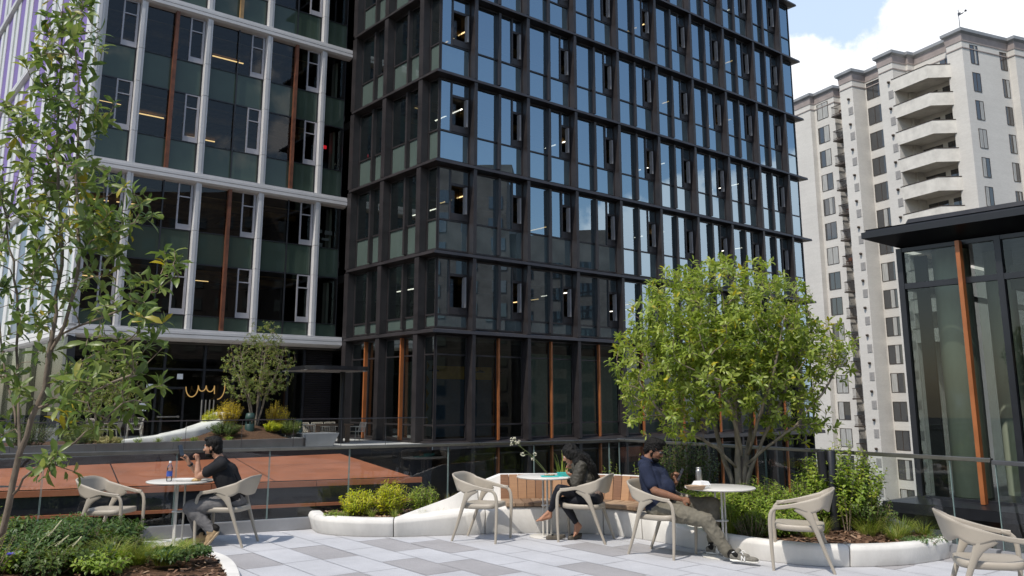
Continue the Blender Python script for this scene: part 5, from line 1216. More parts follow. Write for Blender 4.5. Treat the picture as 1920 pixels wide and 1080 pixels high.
for p, n, d in walk(.25, 50, 84, .128):
    mb = MB(); Nn = Vector((n.x, n.y, 0)); D = Vector((d.x, d.y, 0)); k = rs.uniform(-.0015, .0015); w1, w2 = .117, .124
    c = [Vector((p.x, p.y, 0)) + Nn * a + D * b for a, b in ((-.285, -w1 / 2), (-.285, w1 / 2), (.27, w2 / 2), (.27, -w2 / 2))]
    mb.prism([(v.x, v.y) for v in c], .337, .382 + k)
    o = mb.build('seat_slat', M['wood_top'], bench, bevel=.004); set_tint(o.data, rs.random())

# mulch beds between the sculpted edge and the glass
def soil_bed(name, inner, outer, z0, z1, bulge, nv=10, amp=.03, seed=0):
    rows = []
    for j in range(nv + 1):
        f = j / nv; row = []
        for i, (a, b) in enumerate(zip(inner, outer)):
            x = a[0] + (b[0] - a[0]) * f; y = a[1] + (b[1] - a[1]) * f
            z = z0 + (z1 - z0) * f + bulge * math.sin(math.pi * f) + amp * mnoise.fractal((x * 3, y * 3, seed), 1, 2, 4)
            row.append((x, y, z))
        rows.append(row)
    mb = MB(); mb.sm = True; mb.grid(rows); return tag(mb.build(name, M['mulch']), kind='structure')
inner, outer = [], []
for i in range(0, len(BC)):
    p, n, d = bench_frame(i); pr_ = bench_prof(BPRM[i]); q = p + n * (pr_[6][0] - .02); inner.append((q.x, q.y))
    t = i / (len(BC) - 1)
    # matching point on the rails
    if i <= 80:
        s_ = -5.0 + 4.85 * (i / 80.0); r_ = RC + RLD * s_ - Vector((-RLD.y, RLD.x)) * .08
    else:
        s_ = .15 + 4.95 * ((i - 80) / (len(BC) - 1 - 80)); r_ = RC + RRD * s_ + Vector((RRD.y, -RRD.x)) * .08
    outer.append((r_.x, r_.y))
soil_bed('planting_bed', inner, outer, .16, .14, .05, 12)
FC = [(-2.6, 3.0), (-2.32, 5.2), (-2.22, 6.8), (-2.38, 7.9), (-2.68, 8.85), (-3.05, 9.6), (-3.5, 10.02), (-4.1, 10.2), (-5.0, 10.25), (-6.2, 10.1), (-8.5, 9.6)]
FCc, FPm = catmull(FC, 8)
fcu = thing('planter_curb', 'low pale curved concrete curb round the nearest planting bed', 'curb', (0, 0, 0))
rows = []
for i in range(len(FCc)):
    d = (FCc[min(i + 1, len(FCc) - 1)] - FCc[max(i - 1, 0)]).normalized(); n = Vector((-d.y, d.x)); p = FCc[i]
    rows.append([(p.x + n.x * q, p.y + n.y * q, z) for q, z in ((0, 0), (0, .055), (.01, .07), (.13, .07), (.14, .05), (.14, 0))])
mb = MB(); mb.grid(rows, closed_u=True); mb.face(rows[0][::-1]); mb.face(rows[-1]); mb.build('edging', M['white_concrete'], fcu, bevel=.006, weld=True)
inn = [(r[4][0], r[4][1]) for r in rows]; out2 = [(-11, 2 + 8 * i / len(rows)) for i in range(len(rows))]
soil_bed('planting_bed', inn, out2, .05, .3, .06, 14, .04, 3)
# loose bark chips over the mulch
def chips(regions, n, seed):
    rc = random.Random(seed); mb = MB(); v = []; f = []; tv = []
    for k in range(n):
        (x, y, z) = regions(rc); a = rc.uniform(0, 6.3); l = rc.uniform(.012, .035); w_ = l * rc.uniform(.3, .6); ti = rc.uniform(-.5, .5); h = rc.uniform(.002, .006)
        ux, uy = math.cos(a), math.sin(a); b = len(mb.v)
        pts = [(x + ux * l - uy * w_, y + uy * l + ux * w_, z + ti * l), (x - ux * l - uy * w_, y - uy * l + ux * w_, z - ti * l), (x - ux * l + uy * w_, y - uy * l - ux * w_, z - ti * l + h), (x + ux * l + uy * w_, y + uy * l - ux * w_, z + ti * l + h)]
        mb.face(pts)
        tv += [rc.random()] * 4
    o = tag(mb.build('bark_chips', M['chip']), kind='stuff'); set_tint(o.data, tv)
M['chip'] = leafmat('chip', (.05, .028, .018), (.15, .08, .045), (.27, .16, .095), (.34, .24, .16), .85, .0)
def reg_bed(rc):
    while True:
        i = rc.randrange(len(inner)); f = rc.random() ** 1.3
        x = inner[i][0] + (outer[i][0] - inner[i][0]) * f; y = inner[i][1] + (outer[i][1] - inner[i][1]) * f
        if 45 < i < 88: continue
        return x + rc.uniform(-.05, .05), y, .175 + .05 * math.sin(math.pi * f) + .03 * mnoise.fractal((x * 3, y * 3, 0), 1, 2, 4) - .02 * f
chips(reg_bed, 5200, 5)
def reg_front(rc):
    i = rc.randrange(len(inn)); f = rc.random() ** 2 * .35
    x = inn[i][0] + (out2[i][0] - inn[i][0]) * f; y = inn[i][1] + (out2[i][1] - inn[i][1]) * f
    return x, y, .07 + .25 * f + .06 * math.sin(math.pi * f) + .04 * mnoise.fractal((x * 3, y * 3, 3), 1, 2, 4)
chips(reg_front, 2600, 6)

# spotlight bollard in the right bed
bl = thing('spotlight_post', 'black cylindrical post light with a tilted spot tube in the mulch bed', 'lamp', (3.78, 10.44, .12))
mb = MB(); mb.lathe([(.057, 0), (.057, .985), (.053, .99), (0, .99)], 28); mb.build('post', M['black_paint'], bl)
mb = MB(); mb.tube([(-.115, 0, .985), (-.10, 0, .65)], .05, 24); mb.build('spot_tube', M['black_paint'], bl)
mb = MB(); mb.tube([(-.0995, 0, .6495), (-.0994, 0, .646)], .043, 24); mb.build('lens', pbr('lens', (.62, .62, .6), .25), bl)
mb = MB(); mb.tube([(-.1, 0, .80), (-.05, 0, .80)], .012, 10); mb.build('bracket', M['steel'], bl)
# ------------------------------------------------------------------ moulded armchairs: back band wraps round into the arms and front legs
def smooth(a, b, x): t = max(0, min(1, (x - a) / (b - a))); return t * t * (3 - 2 * t)
def chair_shell():
    """back band: from one arm front, round the back, to the other arm front"""
    n = 64; T = .011; outer, inner = [], []
    rows = []
    for i in range(n + 1):
        u = -1 + 2 * i / n; a = abs(u)                    # a=0 back centre, a=1 arm front
        ang = u * math.pi / 2
        # plan: rounded U
        if a < .5:
            th = u / .5 * math.pi / 2; x = -.235 - .075 * math.cos(th) ** .8 + .03 * (1 - math.cos(th)); y = .255 * math.copysign(abs(math.sin(th)) ** .75, th)
        else:
            f = (a - .5) / .5; x = -.205 + .445 * f; y = math.copysign(.255 + .022 * math.sin(math.pi * f) - .012 * f, u)
        f = max(0, (a - .5) / .5)
        zt = .80 - .172 * smooth(.08, 1.04, a)
        junc = math.exp(-((a - .60) / .11) ** 2)          # band dips into the rear leg
        hb = .115 * (1 - smooth(.05, .55, a)) + .075 * (1 - smooth(.52, .80, a)) + .032
        zb = zt - hb - .035 * junc
        lean = .055 * (1 - smooth(.2, .6, a))
        nx, ny = (-1, 0) if a < 1e-6 else (0, 0)
        rows.append((Vector((x, y, 0)), zt, zb, lean))
    mb = MB(); mb.sm = True; G = []
    for i, (p, zt, zb, lean) in enumerate(rows):
        d = (rows[min(i + 1, n)][0] - rows[max(i - 1, 0)][0]).normalized(); nn = Vector((d.y, -d.x, 0))   # outward
        if nn.dot(Vector((p.x + .02, p.y, 0))) < 0: nn = -nn
        ring = []
        m = 6
        for k in range(m + 1):
            f = k / m; z = zb + (zt - zb) * f; o = lean * (f - .35) * 1.2
            ring.append(p + nn * (o + T) + Vector((0, 0, z)))
        ring.append(p + nn * (lean * .78) + Vector((0, 0, zt + .006)))
        for k in range(m, -1, -1):
            f = k / m; z = zb + (zt - zb) * f; o = lean * (f - .35) * 1.2
            ring.append(p + nn * (o - T) + Vector((0, 0, z)))
        ring.append(p + nn * (-lean * .42) + Vector((0, 0, zb - .005)))
        G.append(ring)
    mb.grid(G, closed_u=True); mb.face(G[0]); mb.face(G[-1][::-1])
    return mb
def leg_loft(pts, ra, rb, n=14):
    """oval leg: ra in the plane of the leg, rb across it"""
    pts = [Vector(p) for p in pts]; mb = MB(); rows = []; Y = Vector((0, 1, 0))
    for i, p in enumerate(pts):
        t = (pts[min(i + 1, len(pts) - 1)] - pts[max(i - 1, 0)]).normalized(); a = Y.cross(t).normalized()
        rows.append([p + a * math.cos(2 * math.pi * k / n) * ra[i] + Y * math.sin(2 * math.pi * k / n) * rb[i] for k in range(n)])
    mb.sm = True; mb.grid(rows, closed_u=True); mb.sm = False; mb.face(rows[0][::-1]); mb.face(rows[-1]); return mb
def chair_parts():
    P = {}
    P['back_band'] = chair_shell().mesh('chair_band', M['chair_plastic'])
    mb = MB(); n = 28; prof = []
    def sp(k, s, z): 
        a = 2 * math.pi * k / n; c, q = math.cos(a), math.sin(a)
        return (.005 + .245 * s * math.copysign(abs(c) ** .45, c), .232 * s * math.copysign(abs(q) ** .45, q), z + .012 * (c * s) * (1 if c > 0 else -.2))
    rows = [[sp(k, s, z) for k in range(n)] for s, z in ((.02, .392), (.93, .386), (.995, .390), (1, .42), (.985, .443), (.93, .447), (.7, .437), (.4, .430), (.02, .428))]
    mb.sm = True; mb.grid(rows, closed_u=True); P['seat'] = mb.mesh('chair_seat', M['chair_plastic'])
    for s in (-1, 1):
        pts = [(.165, s * .249, .621), (.205, s * .248, .613), (.235, s * .247, .600), (.257, s * .246, .578), (.271, s * .245, .545), (.279, s * .244, .49), (.281, s * .243, .40), (.277, s * .243, .22), (.268, s * .245, .0)]
        P['front' + str(s)] = leg_loft(pts, [.015, .0165, .018, .0195, .0205, .0215, .021, .0185, .015], [.0105, .0115, .0125, .0135, .0145, .0155, .016, .015, .0135]).mesh('chair_front_leg', M['chair_plastic'])
        pts = [(-.030, s * .266, .652), (-.055, s * .267, .620), (-.082, s * .267, .585), (-.108, s * .266, .54), (-.137, s * .262, .48), (-.175, s * .255, .38), (-.245, s * .245, .18), (-.315, s * .238, .0)]
        P['rear' + str(s)] = leg_loft(pts, [.090, .078, .058, .041, .030, .024, .0185, .015], [.0095, .0105, .0120, .0135, .015, .0155, .015, .0135]).mesh('chair_rear_leg', M['chair_plastic'])
    return P
CP = chair_parts()
def chair(label, loc, ang):
    t = thing('terrace_armchair', label, 'chair', loc, ang, 'moulded armchairs on the terrace')
    link('back_band', CP['back_band'], t); link('seat', CP['seat'], t)
    for k in ('front-1', 'front1', 'rear-1', 'rear1'): link('leg', CP[k], t)
    for s in (-1, 1):
        pass
    return t
def face(dx, dy): return math.atan2(dy, dx)
chair('empty beige moulded armchair behind the dark shrubs, facing the bottle table', (-4.74, 10.50, 0), face(1, -.12))
chair('beige moulded armchair in which the man in black sits', (-3.45, 10.78, 0), face(-1, .10))
chair('empty beige moulded armchair in front of the sloping white bench end', (-.36, 11.1, 0), face(.46, -.18))
chair('beige moulded armchair in which the barefoot woman sits', (.90, 11.06, 0), face(-.45, .16))
chair('beige moulded armchair in which the man with glasses slouches', (1.70, 10.06, 0), face(.76, -.65))
chair('empty beige moulded armchair beside the black post light', (2.99, 9.27, 0), face(-.45, .17))
chair('empty beige moulded armchair cut by the frame edge, closest to the viewer', (3.83, 7.25, 0), face(.96, -.30))

# round cafe tables on three thin rods
def table(label, x, y, r=.39):
    t = thing('cafe_table', label, 'table', (x, y, 0), 0, 'round cafe tables on the terrace')
    mb = MB(); mb.lathe([(0, .722), (r - .012, .722), (r, .73), (r, .737), (r - .006, .742), (0, .742)], 56); mb.build('top', M['table_white'], t)
    for k in range(3):
        a = k * 2.094 + .5; mb = MB(); mb.tube([(.06 * math.cos(a), .06 * math.sin(a), .012), (.06 * math.cos(a), .06 * math.sin(a), .722)], .012, 10); mb.build('leg', M['table_white'], t)
    mb = MB(); mb.lathe([(0, .375), (.075, .375), (.078, .381), (.075, .387), (0, .387)], 24); mb.build('tie_disc', M['table_white'], t)
    mb = MB(); mb.lathe([(0, 0), (.225, 0), (.228, .004), (.225, .010), (.05, .013), (0, .013)], 44); mb.build('base', M['table_white'], t)
    return t
table('round white cafe table carrying a water bottle', -4.02, 10.73)
table('round white cafe table with turquoise lunch box by the wooden bench', .45, 11.36)
table('round white cafe table carrying a steel flask and takeout box', 2.33, 9.93)
TZ = .742
# things on the tables
wb = thing('water_bottle', 'clear plastic water bottle with blue label standing on the left table', 'bottle', (-4.11, 10.6, TZ))
M['pet'] = glass('pet', (.95, .97, .98), .05, edge=1.1)
mb = MB(); mb.lathe([(.0, 0), (.03, .002), (.033, .012), (.033, .05), (.031, .055), (.033, .06), (.033, .12), (.0305, .135), (.033, .15), (.030, .17), (.016, .198), (.0125, .205), (.0125, .215)], 20); mb.build('body', M['pet'], wb)
mb = MB(); mb.lathe([(.0336, .06), (.0336, .118)], 20); mb.build('label_wrap', pbr('blue_label', (.05, .10, .40), .4), wb)
mb = MB(); mb.lathe([(.0145, .212), (.0150, .232), (.013, .236), (0, .236)], 16); mb.build('cap', pbr('cap_white', (.8, .8, .8), .4), wb)
M['foam'] = pbr('foam', (.80, .79, .76), .6)
def clam(name, label, loc, rz, w=.2, d=.15, h=.05, lid=True, mat=None):
    t = thing(name, label, 'food container', loc, rz); mt = mat or M['foam']
    mb = MB(); rows = [[(sx * w / 2 * s, sy * d / 2 * s, z) for sx, sy in ((-1, -1), (1, -1), (1, 1), (-1, 1))] for s, z in ((.8, 0), (.96, h * .55), (1.06, h * .58), (1.06, h * .66))]
    mb.grid(rows, closed_u=True); mb.face(rows[0][::-1]); mb.face(rows[-1]); mb.build('tray', mt, t, bevel=.004, weld=True)
    if lid:
        mb = MB(); rows = [[(sx * w / 2 * s, sy * d / 2 * s, z) for sx, sy in ((-1, -1), (1, -1), (1, 1), (-1, 1))] for s, z in ((1.05, h * .68), (.98, h * .72), (.80, h * 1.25), (.74, h * 1.28))]
        mb.grid(rows, closed_u=True); mb.face(rows[0][::-1]); mb.face(rows[-1]); mb.build('lid', mt, t, bevel=.004, weld=True)
    return t
clam('takeout_box', 'flat white takeout tray beside the bottle on the left table', (-3.93, 10.62, TZ), .2, .2, .15, .045, False)
fd = MB(); fd.ell((0, 0, .03), [(.05, 0, 0), (0, .035, 0), (0, 0, .018)], 10, 6); fd.ell((.04, .02, .03), [(.03, 0, 0), (0, .03, 0), (0, 0, .016)], 10, 6)
tag(fd.build('sandwich', pbr('bread', (.62, .43, .2), .8, var=.3, scale=60), None, (-3.80, 10.60, TZ - .012)), 'small piece of yellow food at the table edge before the man in black', 'food')
clam('takeout_box', 'closed white takeout box in front of the steel flask', (2.09, 9.78, TZ), .5, .15, .14, .06, True)
kb = clam('takeout_box', 'open brown cardboard food tray on the right table', (2.00, 9.66, TZ), .25, .19, .12, .062, False, pbr('kraft', (.46, .31, .19), .8))
fl = thing('steel_flask', 'brushed steel flask with dark lid standing on the right table', 'bottle', (2.11, 9.98, TZ))
mb = MB(); mb.lathe([(0, 0), (.033, 0), (.036, .006), (.036, .165), (.032, .18), (.028, .185)], 24); mb.build('body', M['steel'], fl)
mb = MB(); mb.lathe([(.029, .185), (.03, .19), (.03, .205), (.025, .21), (0, .21)], 20); mb.build('cap', M['steel'], fl)
tq = pbr('turquoise', (.05, .46, .42), .45)
pb = thing('lunch_box', 'turquoise plastic lunch box opened flat in front of the woman', 'lunch box', (.50, 11.25, TZ), .1)
mb = MB(); mb.prism([(-.13, -.08), (.13, -.08), (.13, .08), (-.13, .08)], 0, .012); mb.build('lid', tq, pb, bevel=.004)
mb = MB(); rows = [[(.16 + sx * .08 * s, .02 + sy * .06 * s, z) for sx, sy in ((-1, -1), (1, -1), (1, 1), (-1, 1))] for s, z in ((.85, 0), (1, .05), (.95, .05), (.8, .01))]
mb.grid(rows, closed_u=True); mb.face(rows[0][::-1]); mb.face(rows[-1]); mb.build('bowl', tq, pb, bevel=.003, weld=True)
mb = MB(); mb.ell((.0, 0, .022), [(.05, 0, 0), (0, .04, 0), (0, 0, .016)], 10, 6); mb.ell((-.06, .02, .02), [(.03, 0, 0), (0, .025, 0), (0, 0, .012)], 10, 6); mb.build('food', pbr('food_mix', (.5, .38, .25), .8, var=.4, scale=80), pb)
nk = MB(); nk.prism([(-.07, -.05), (.08, -.06), (.075, .05), (-.06, .06)], 0, .003); tag(nk.build('napkin', M['foam'], None, (.66, 11.16, TZ)), 'white paper napkin lying beside the turquoise lunch box', 'napkin')
# ------------------------------------------------------------------ foliage: every leaf a folded blade of six faces
class Leaves:
    def __init__(s): s.P = []; s.D = []; s.U = []; s.L = []; s.W = []; s.T = []; s.B = []
    def add(s, p, d, u, l, w_, t, bend=.25):
        s.P.append(p); s.D.append(d); s.U.append(u); s.L.append(l); s.W.append(w_); s.T.append(t); s.B.append(bend)
    def build(s, name, mat, parent=None, fold=.18, shape=(.36, .72, .80, .88)):
        P = np.array(s.P, float).reshape(-1, 3); D = np.array(s.D, float).reshape(-1, 3); U = np.array(s.U, float).reshape(-1, 3)
        D /= np.linalg.norm(D, axis=1)[:, None] + 1e-9
        S = np.cross(D, U); S /= np.linalg.norm(S, axis=1)[:, None] + 1e-9; U = np.cross(S, D)
        L_ = np.array(s.L)[:, None]; W = np.array(s.W)[:, None] / 2; B = np.array(s.B)[:, None]; n = len(P)
        a, b, wa, wb = shape
        def pt(f, side, wf): return P + D * L_ * f * (1 - B * .35 * f * f) - U * L_ * B * f * f + S * W * wf * side + U * W * wf * abs(side) * fold * 2
        V = np.stack([P, pt(a, -1, wa), pt(a, 0, 1), pt(a, 1, wa), pt(b, -1, wb), pt(b, 0, 1), pt(b, 1, wb), pt(1, 0, 0)], 1).reshape(-1, 3)
        tri = np.array([[0, 2, 1], [0, 3, 2], [4, 5, 7], [5, 6, 7]]); qd = np.array([[1, 2, 5, 4], [2, 3, 6, 5]])
        base = (np.arange(n) * 8)[:, None, None]
        loops = np.concatenate([(base + tri[None]).reshape(n, -1), (base + qd[None]).reshape(n, -1)], 1).reshape(-1)
        tot = np.tile(np.array([3, 3, 3, 3, 4, 4]), n); st = np.concatenate([[0], np.cumsum(tot)[:-1]])
        me = bpy.data.meshes.new(name); me.vertices.add(len(V)); me.vertices.foreach_set('co', V.reshape(-1)); me.loops.add(len(loops)); me.loops.foreach_set('vertex_index', loops.astype(np.int32))
        me.polygons.add(len(tot)); me.polygons.foreach_set('loop_start', st.astype(np.int32)); me.polygons.foreach_set('loop_total', tot.astype(np.int32)); me.polygons.foreach_set('use_smooth', np.ones(len(tot), dtype=bool))
        me.update(calc_edges=True); me.materials.append(mat); set_tint(me, np.repeat(np.array(s.T), 8)); me.validate()
        return link(name, me, parent)
M['leaf_bay'] = leafmat('leaf_bay', (.135, .195, .03), (.245, .315, .05), (.38, .43, .10), (.52, .44, .04), .38, .40)
M['leaf_mag'] = leafmat('leaf_mag', (.065, .11, .03), (.13, .19, .045), (.24, .285, .08), (.38, .31, .04), .36, .36)
M['leaf_far'] = leafmat('leaf_far', (.10, .15, .03), (.17, .225, .045), (.27, .31, .09), (.36, .32, .05), .4, .38)
M['leaf_yellow'] = leafmat('leaf_yellow', (.20, .33, .025), (.42, .48, .03), (.62, .58, .04), (.68, .56, .03), .5, .4)
M['leaf_green'] = leafmat('leaf_green', (.12, .20, .025), (.21, .31, .04), (.32, .40, .07), (.42, .44, .06), .45, .38)
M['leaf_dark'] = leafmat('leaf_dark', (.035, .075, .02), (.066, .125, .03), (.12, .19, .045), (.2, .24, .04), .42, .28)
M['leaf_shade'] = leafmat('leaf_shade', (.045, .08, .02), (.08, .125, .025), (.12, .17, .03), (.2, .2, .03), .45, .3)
M['grass_lime'] = leafmat('grass_lime', (.12, .19, .03), (.22, .29, .045), (.33, .36, .07), (.42, .38, .12), .5, .35)
M['grass_dry'] = leafmat('grass_dry', (.24, .22, .08), (.38, .34, .13), (.48, .42, .2), (.55, .46, .26), .6, .3)
M['juniper'] = leafmat('juniper', (.05, .12, .03), (.09, .19, .045), (.13, .25, .06), (.2, .28, .06), .5, .25)
M['flower_yellow'] = leafmat('flower_yellow', (.35, .30, .02), (.52, .42, .02), (.62, .50, .03), (.65, .45, .02), .6, .4)

def rdir(r): 
    z = r.uniform(-1, 1); a = r.uniform(0, 6.283); q = math.sqrt(1 - z * z); return Vector((q * math.cos(a), q * math.sin(a), z))
def grow_tree(name, label, base, stems, crowns, nterm, leaf, mat, bark, seed, term_r=.0022, whorl=(6, 9), jitter=.03, pw=2.35, group=None, step=.11, upw=.25, minz=-9, cat='tree', twl=.1, hole=-.42, shell=.36):
    r = random.Random(seed); t = thing(name, label, cat, base, 0, group); b0 = Vector(base)
    pos, par = [], []
    def addn(p, q): pos.append(Vector(p)); par.append(q); return len(pos) - 1
    for st in stems:
        pts = [Vector(p) for p in st['pts']]; q = st.get('from', -1)
        if q != -1 and len(pos): q = min(range(len(pos)), key=lambda i: (pos[i] - pts[0]).length)
        for i in range(len(pts)):
            if i == 0:
                q = addn(pts[0], q) if q == -1 or (pos[q] - pts[0]).length > .01 else q; continue
            n = max(1, int((pts[i] - pts[i - 1]).length / step))
            for k in range(1, n + 1):
                p = pts[i - 1].lerp(pts[i], k / n) + rdir(r) * jitter * .3; q = addn(p, q)
    nst = len(pos)
    terms = []
    wsum = sum(c[2] for c in crowns); 
    for c, rad, wt in crowns:
        for k in range(int(nterm * wt / wsum)):
            for _ in range(30):
                d = rdir(r); f = r.random() ** shell
                p = Vector(c) + Vector((d.x * rad[0], d.y * rad[1], d.z * rad[2])) * f
                if p.z > minz and mnoise.noise(p * 1.7 + Vector((seed, 0, 0))) > hole: break
            terms.append(p)
    terms.sort(key=lambda p: min((p - pos[i]).length for i in range(0, nst, 3)))
    ends = []
    arr = np.array([tuple(p) for p in pos])
    for p in terms:
        v = arr - np.array(p); dist = np.sqrt((v ** 2).sum(1)); cost = dist + 1.1 * np.maximum(0, arr[:, 2] - p.z + .15 * dist)
        q = int(cost.argmin()); a = pos[q]; L_ = (p - a).length
        n = max(2, int(L_ / step)); 
        pd = (a - pos[par[q]]).normalized() if par[q] >= 0 else Vector((0, 0, 1))
        c1 = a + pd * L_ * .35 + Vector((0, 0, -.06 * L_)); new = []
        for k in range(1, n + 1):
            f = k / n; x = a * (1 - f) ** 2 + c1 * 2 * f * (1 - f) + p * f * f + rdir(r) * jitter * .5 * (f < 1)
            q = addn(x, q); new.append(tuple(pos[q]))
        arr = np.vstack([arr, np.array(new)]); ends.append(q)
    n = len(pos); ch = [[] for _ in range(n)]
    for i, q in enumerate(par):
        if q >= 0: ch[q].append(i)
    rad = [0.0] * n
    for i in range(n - 1, -1, -1):
        rad[i] = (sum(rad[c] ** pw for c in ch[i])) ** (1 / pw) if ch[i] else term_r
    for i in range(n - 1, -1, -1):
        if not ch[i]: continue
    big = MB(); small = MB(); done = set()
    roots = [i for i in range(n) if par[i] < 0]; stack = [(i, None) for i in roots]
    while stack:
        i, pr_ = stack.pop(); chain = ([pr_] if pr_ is not None else []) + [i]
        while ch[chain[-1]]:
            cs = sorted(ch[chain[-1]], key=lambda c: -rad[c])
            for c in cs[1:]: stack.append((c, chain[-1]))
            chain.append(cs[0])
        if len(chain) < 2: continue
        rr = [rad[c] for c in chain]
        if pr_ is not None: rr[0] = min(rr[0], rr[1] * 1.25)
        mb = big if rr[0] > term_r * 3.2 else small
        mb.tube([pos[c] - b0 for c in chain], rr, 8 if rr[0] > .02 else (6 if mb is big else 4), caps=False)
    big.build('trunk', bark, t)
    if small.f: small.build('twigs', M['twig'], t)
    lv = Leaves(); ll, lw = leaf
    for e in ends:
        p = pos[e]; d = (p - pos[par[e]]).normalized(); d = (d + Vector((0, 0, upw))).normalized(); k = r.randint(*whorl); a0 = r.uniform(0, 6.28); u = d.orthogonal().normalized(); w_ = d.cross(u); tb = r.random()
        for j in range(k):
            a = a0 + j * 2.4 + r.uniform(-.3, .3); f = j / k; rd = u * math.cos(a) + w_ * math.sin(a)
            dd = (d * r.uniform(.15, .75) + rd * r.uniform(.6, 1) + rdir(r) * .25).normalized()
            q = p - b0 - d * twl * f * r.uniform(.5, 1.3)
            up = (d * .8 + Vector((0, 0, .6)) - rd * .2 + rdir(r) * .35); l = ll * r.uniform(.6, 1.12)
            lv.add(q, dd, up, l, lw * l / ll * r.uniform(.85, 1.15), min(1, max(0, .55 * tb + .5 * r.random() - .02)), r.uniform(.05, .45))
    lv.build('crown', mat, t)
    return t
def shrub(label, loc, rx, h, nstem, mat, leaf, seed, per=16, spread=.5, cat='shrub', name='shrub', bark=None, group=None, upright=.6, lowest=.15, tintb=0.0, ry=None):
    r = random.Random(seed); t = thing(name, label, cat, loc, r.uniform(0, 6), group); mb = MB(); lv = Leaves(); ll, lw = leaf; ry = ry or rx
    for s_ in range(nstem):
        a = r.uniform(0, 6.28); q = math.sqrt(r.random()); bx, by = rx * spread * q * math.cos(a), ry * spread * q * math.sin(a)
        hh = h * (1 - .35 * q * q) * r.uniform(.72, 1.05); tip = Vector((bx / spread * r.uniform(.8, 1.05), by / spread * r.uniform(.8, 1.05), hh)); p0 = Vector((bx * .6, by * .6, 0)); mid = Vector((bx, by, hh * .55))
        pts = [p0 * (1 - f) ** 2 + mid * 2 * f * (1 - f) + tip * f * f for f in (0, .25, .5, .75, 1)]
        mb.tube(pts, [.006, .005, .004, .003, .0015], 4, caps=False); ts = r.random()
        for k in range(per):
            f = lowest + (1 - lowest) * (k + r.random()) / per; p = p0 * (1 - f) ** 2 + mid * 2 * f * (1 - f) + tip * f * f
            d = ((mid - p0) * (1 - f) + (tip - mid) * f).normalized(); ang = k * 2.4 + r.uniform(-.4, .4); u = d.orthogonal().normalized(); rd = u * math.cos(ang) + d.cross(u) * math.sin(ang)
            l = ll * r.uniform(.6, 1.15) * (1 - .35 * f * f)
            lv.add(p, d * upright + rd * r.uniform(.6, 1) + rdir(r) * .2, d + Vector((0, 0, .5)) + rdir(r) * .3, l, lw * l / ll, min(1, max(0, .35 * ts + .45 * r.random() + .22 * f + tintb)), r.uniform(.05, .5))
    mb.build('stems', bark or M['twig'], t); lv.build('foliage', mat, t)
    return t
def tuft(label, loc, rad, h, n, mat, seed, wd=.006, arch=.8, name='grass_tuft', cat='grass tuft', group=None):
    r = random.Random(seed); V = []; mb = MB(); tv = []; mb.sm = True
    for k in range(n):
        a = r.uniform(0, 6.28); q = r.random() ** .5 * rad * .25; p = Vector((q * math.cos(a), q * math.sin(a), 0)); a += r.uniform(-.5, .5); d = Vector((math.cos(a), math.sin(a), 0)); s_ = Vector((-d.y, d.x, 0)); hh = h * r.uniform(.55, 1.1); rr = rad * r.uniform(.35, 1.1) * arch; ti = r.random()
        rows = []
        for i in range(6):
            f = i / 5; c = p + d * rr * f ** 1.6 + Vector((0, 0, hh * (f * 1.35 - .55 * f ** 2.6))); w_ = wd * (1 - f * .9) * .5
            rows.append([c - s_ * w_, c + s_ * w_])
        mb.grid(rows); tv += [ti] * 12
    o = mb.build(name, mat, None, loc); set_tint(o.data, tv); return tag(o, label, cat, group)

# --- the multi-stemmed bay tree of the right bed
TB = Vector((2.84, 11.15, .15))
def tp(x, y, Y): return at(x, y, Y)
rt_stems = [dict(pts=[TB, tp(1384, 890, 11.15), tp(1380, 800, 11.1), tp(1372, 700, 11.1), tp(1360, 600, 11.1), tp(1352, 530, 11.05)]),
            dict(pts=[TB + Vector((-.06, 0, 0)), tp(1374, 905, 11.2), tp(1352, 845, 11.2), tp(1335, 770, 11.3), tp(1300, 690, 11.4), tp(1262, 610, 11.5)]),
            dict(pts=[TB + Vector((.06, .02, 0)), tp(1396, 880, 11.15), tp(1408, 800, 11.3), tp(1415, 700, 11.5), tp(1425, 600, 11.6), tp(1430, 520, 11.6)]),
            dict(pts=[TB + Vector((.08, -.04, 0)), tp(1402, 895, 11.1), tp(1428, 830, 11.0), tp(1462, 755, 10.9), tp(1500, 670, 10.8), tp(1520, 590, 10.8)]),
            dict(pts=[tp(1384, 880, 11.15), tp(1345, 840, 11.0), tp(1290, 810, 10.8), tp(1235, 770, 10.6), tp(1200, 720, 10.6)], **{'from': 0}),
            dict(pts=[tp(1400, 870, 11.1), tp(1440, 835, 10.9), tp(1490, 800, 10.7), tp(1540, 740, 10.7), tp(1575, 680, 10.8)], **{'from': 0}),
            dict(pts=[tp(1390, 850, 11.15), tp(1370, 760, 10.8), tp(1330, 690, 10.4), tp(1310, 620, 10.2)], **{'from': 0}),
            dict(pts=[tp(1404, 850, 11.15), tp(1430, 760, 10.7), tp(1455, 680, 10.4), tp(1470, 600, 10.3)], **{'from': 0})]
grow_tree('bay_tree', 'bushy multi-stemmed tree with bright green leaves behind the right table', TB, rt_stems,
          [((2.74, 11.1, 2.72), (1.22, 1.1, .86), 1.0), ((2.38, 11.0, 2.15), (1.16, 1.05, .72), .72), ((3.25, 11.0, 2.15), (.84, .9, .8), .5), ((4.0, 10.9, 2.3), (.42, .4, .42), .075), ((1.95, 10.9, 1.62), (.7, .6, .40), .13), ((3.6, 11.0, 1.5), (.5, .5, .36), .06)],
          2300, (.104, .037), M['leaf_bay'], M['bark'], 4, whorl=(6, 10), term_r=.0020, pw=1.94, hole=-.75, shell=.34)
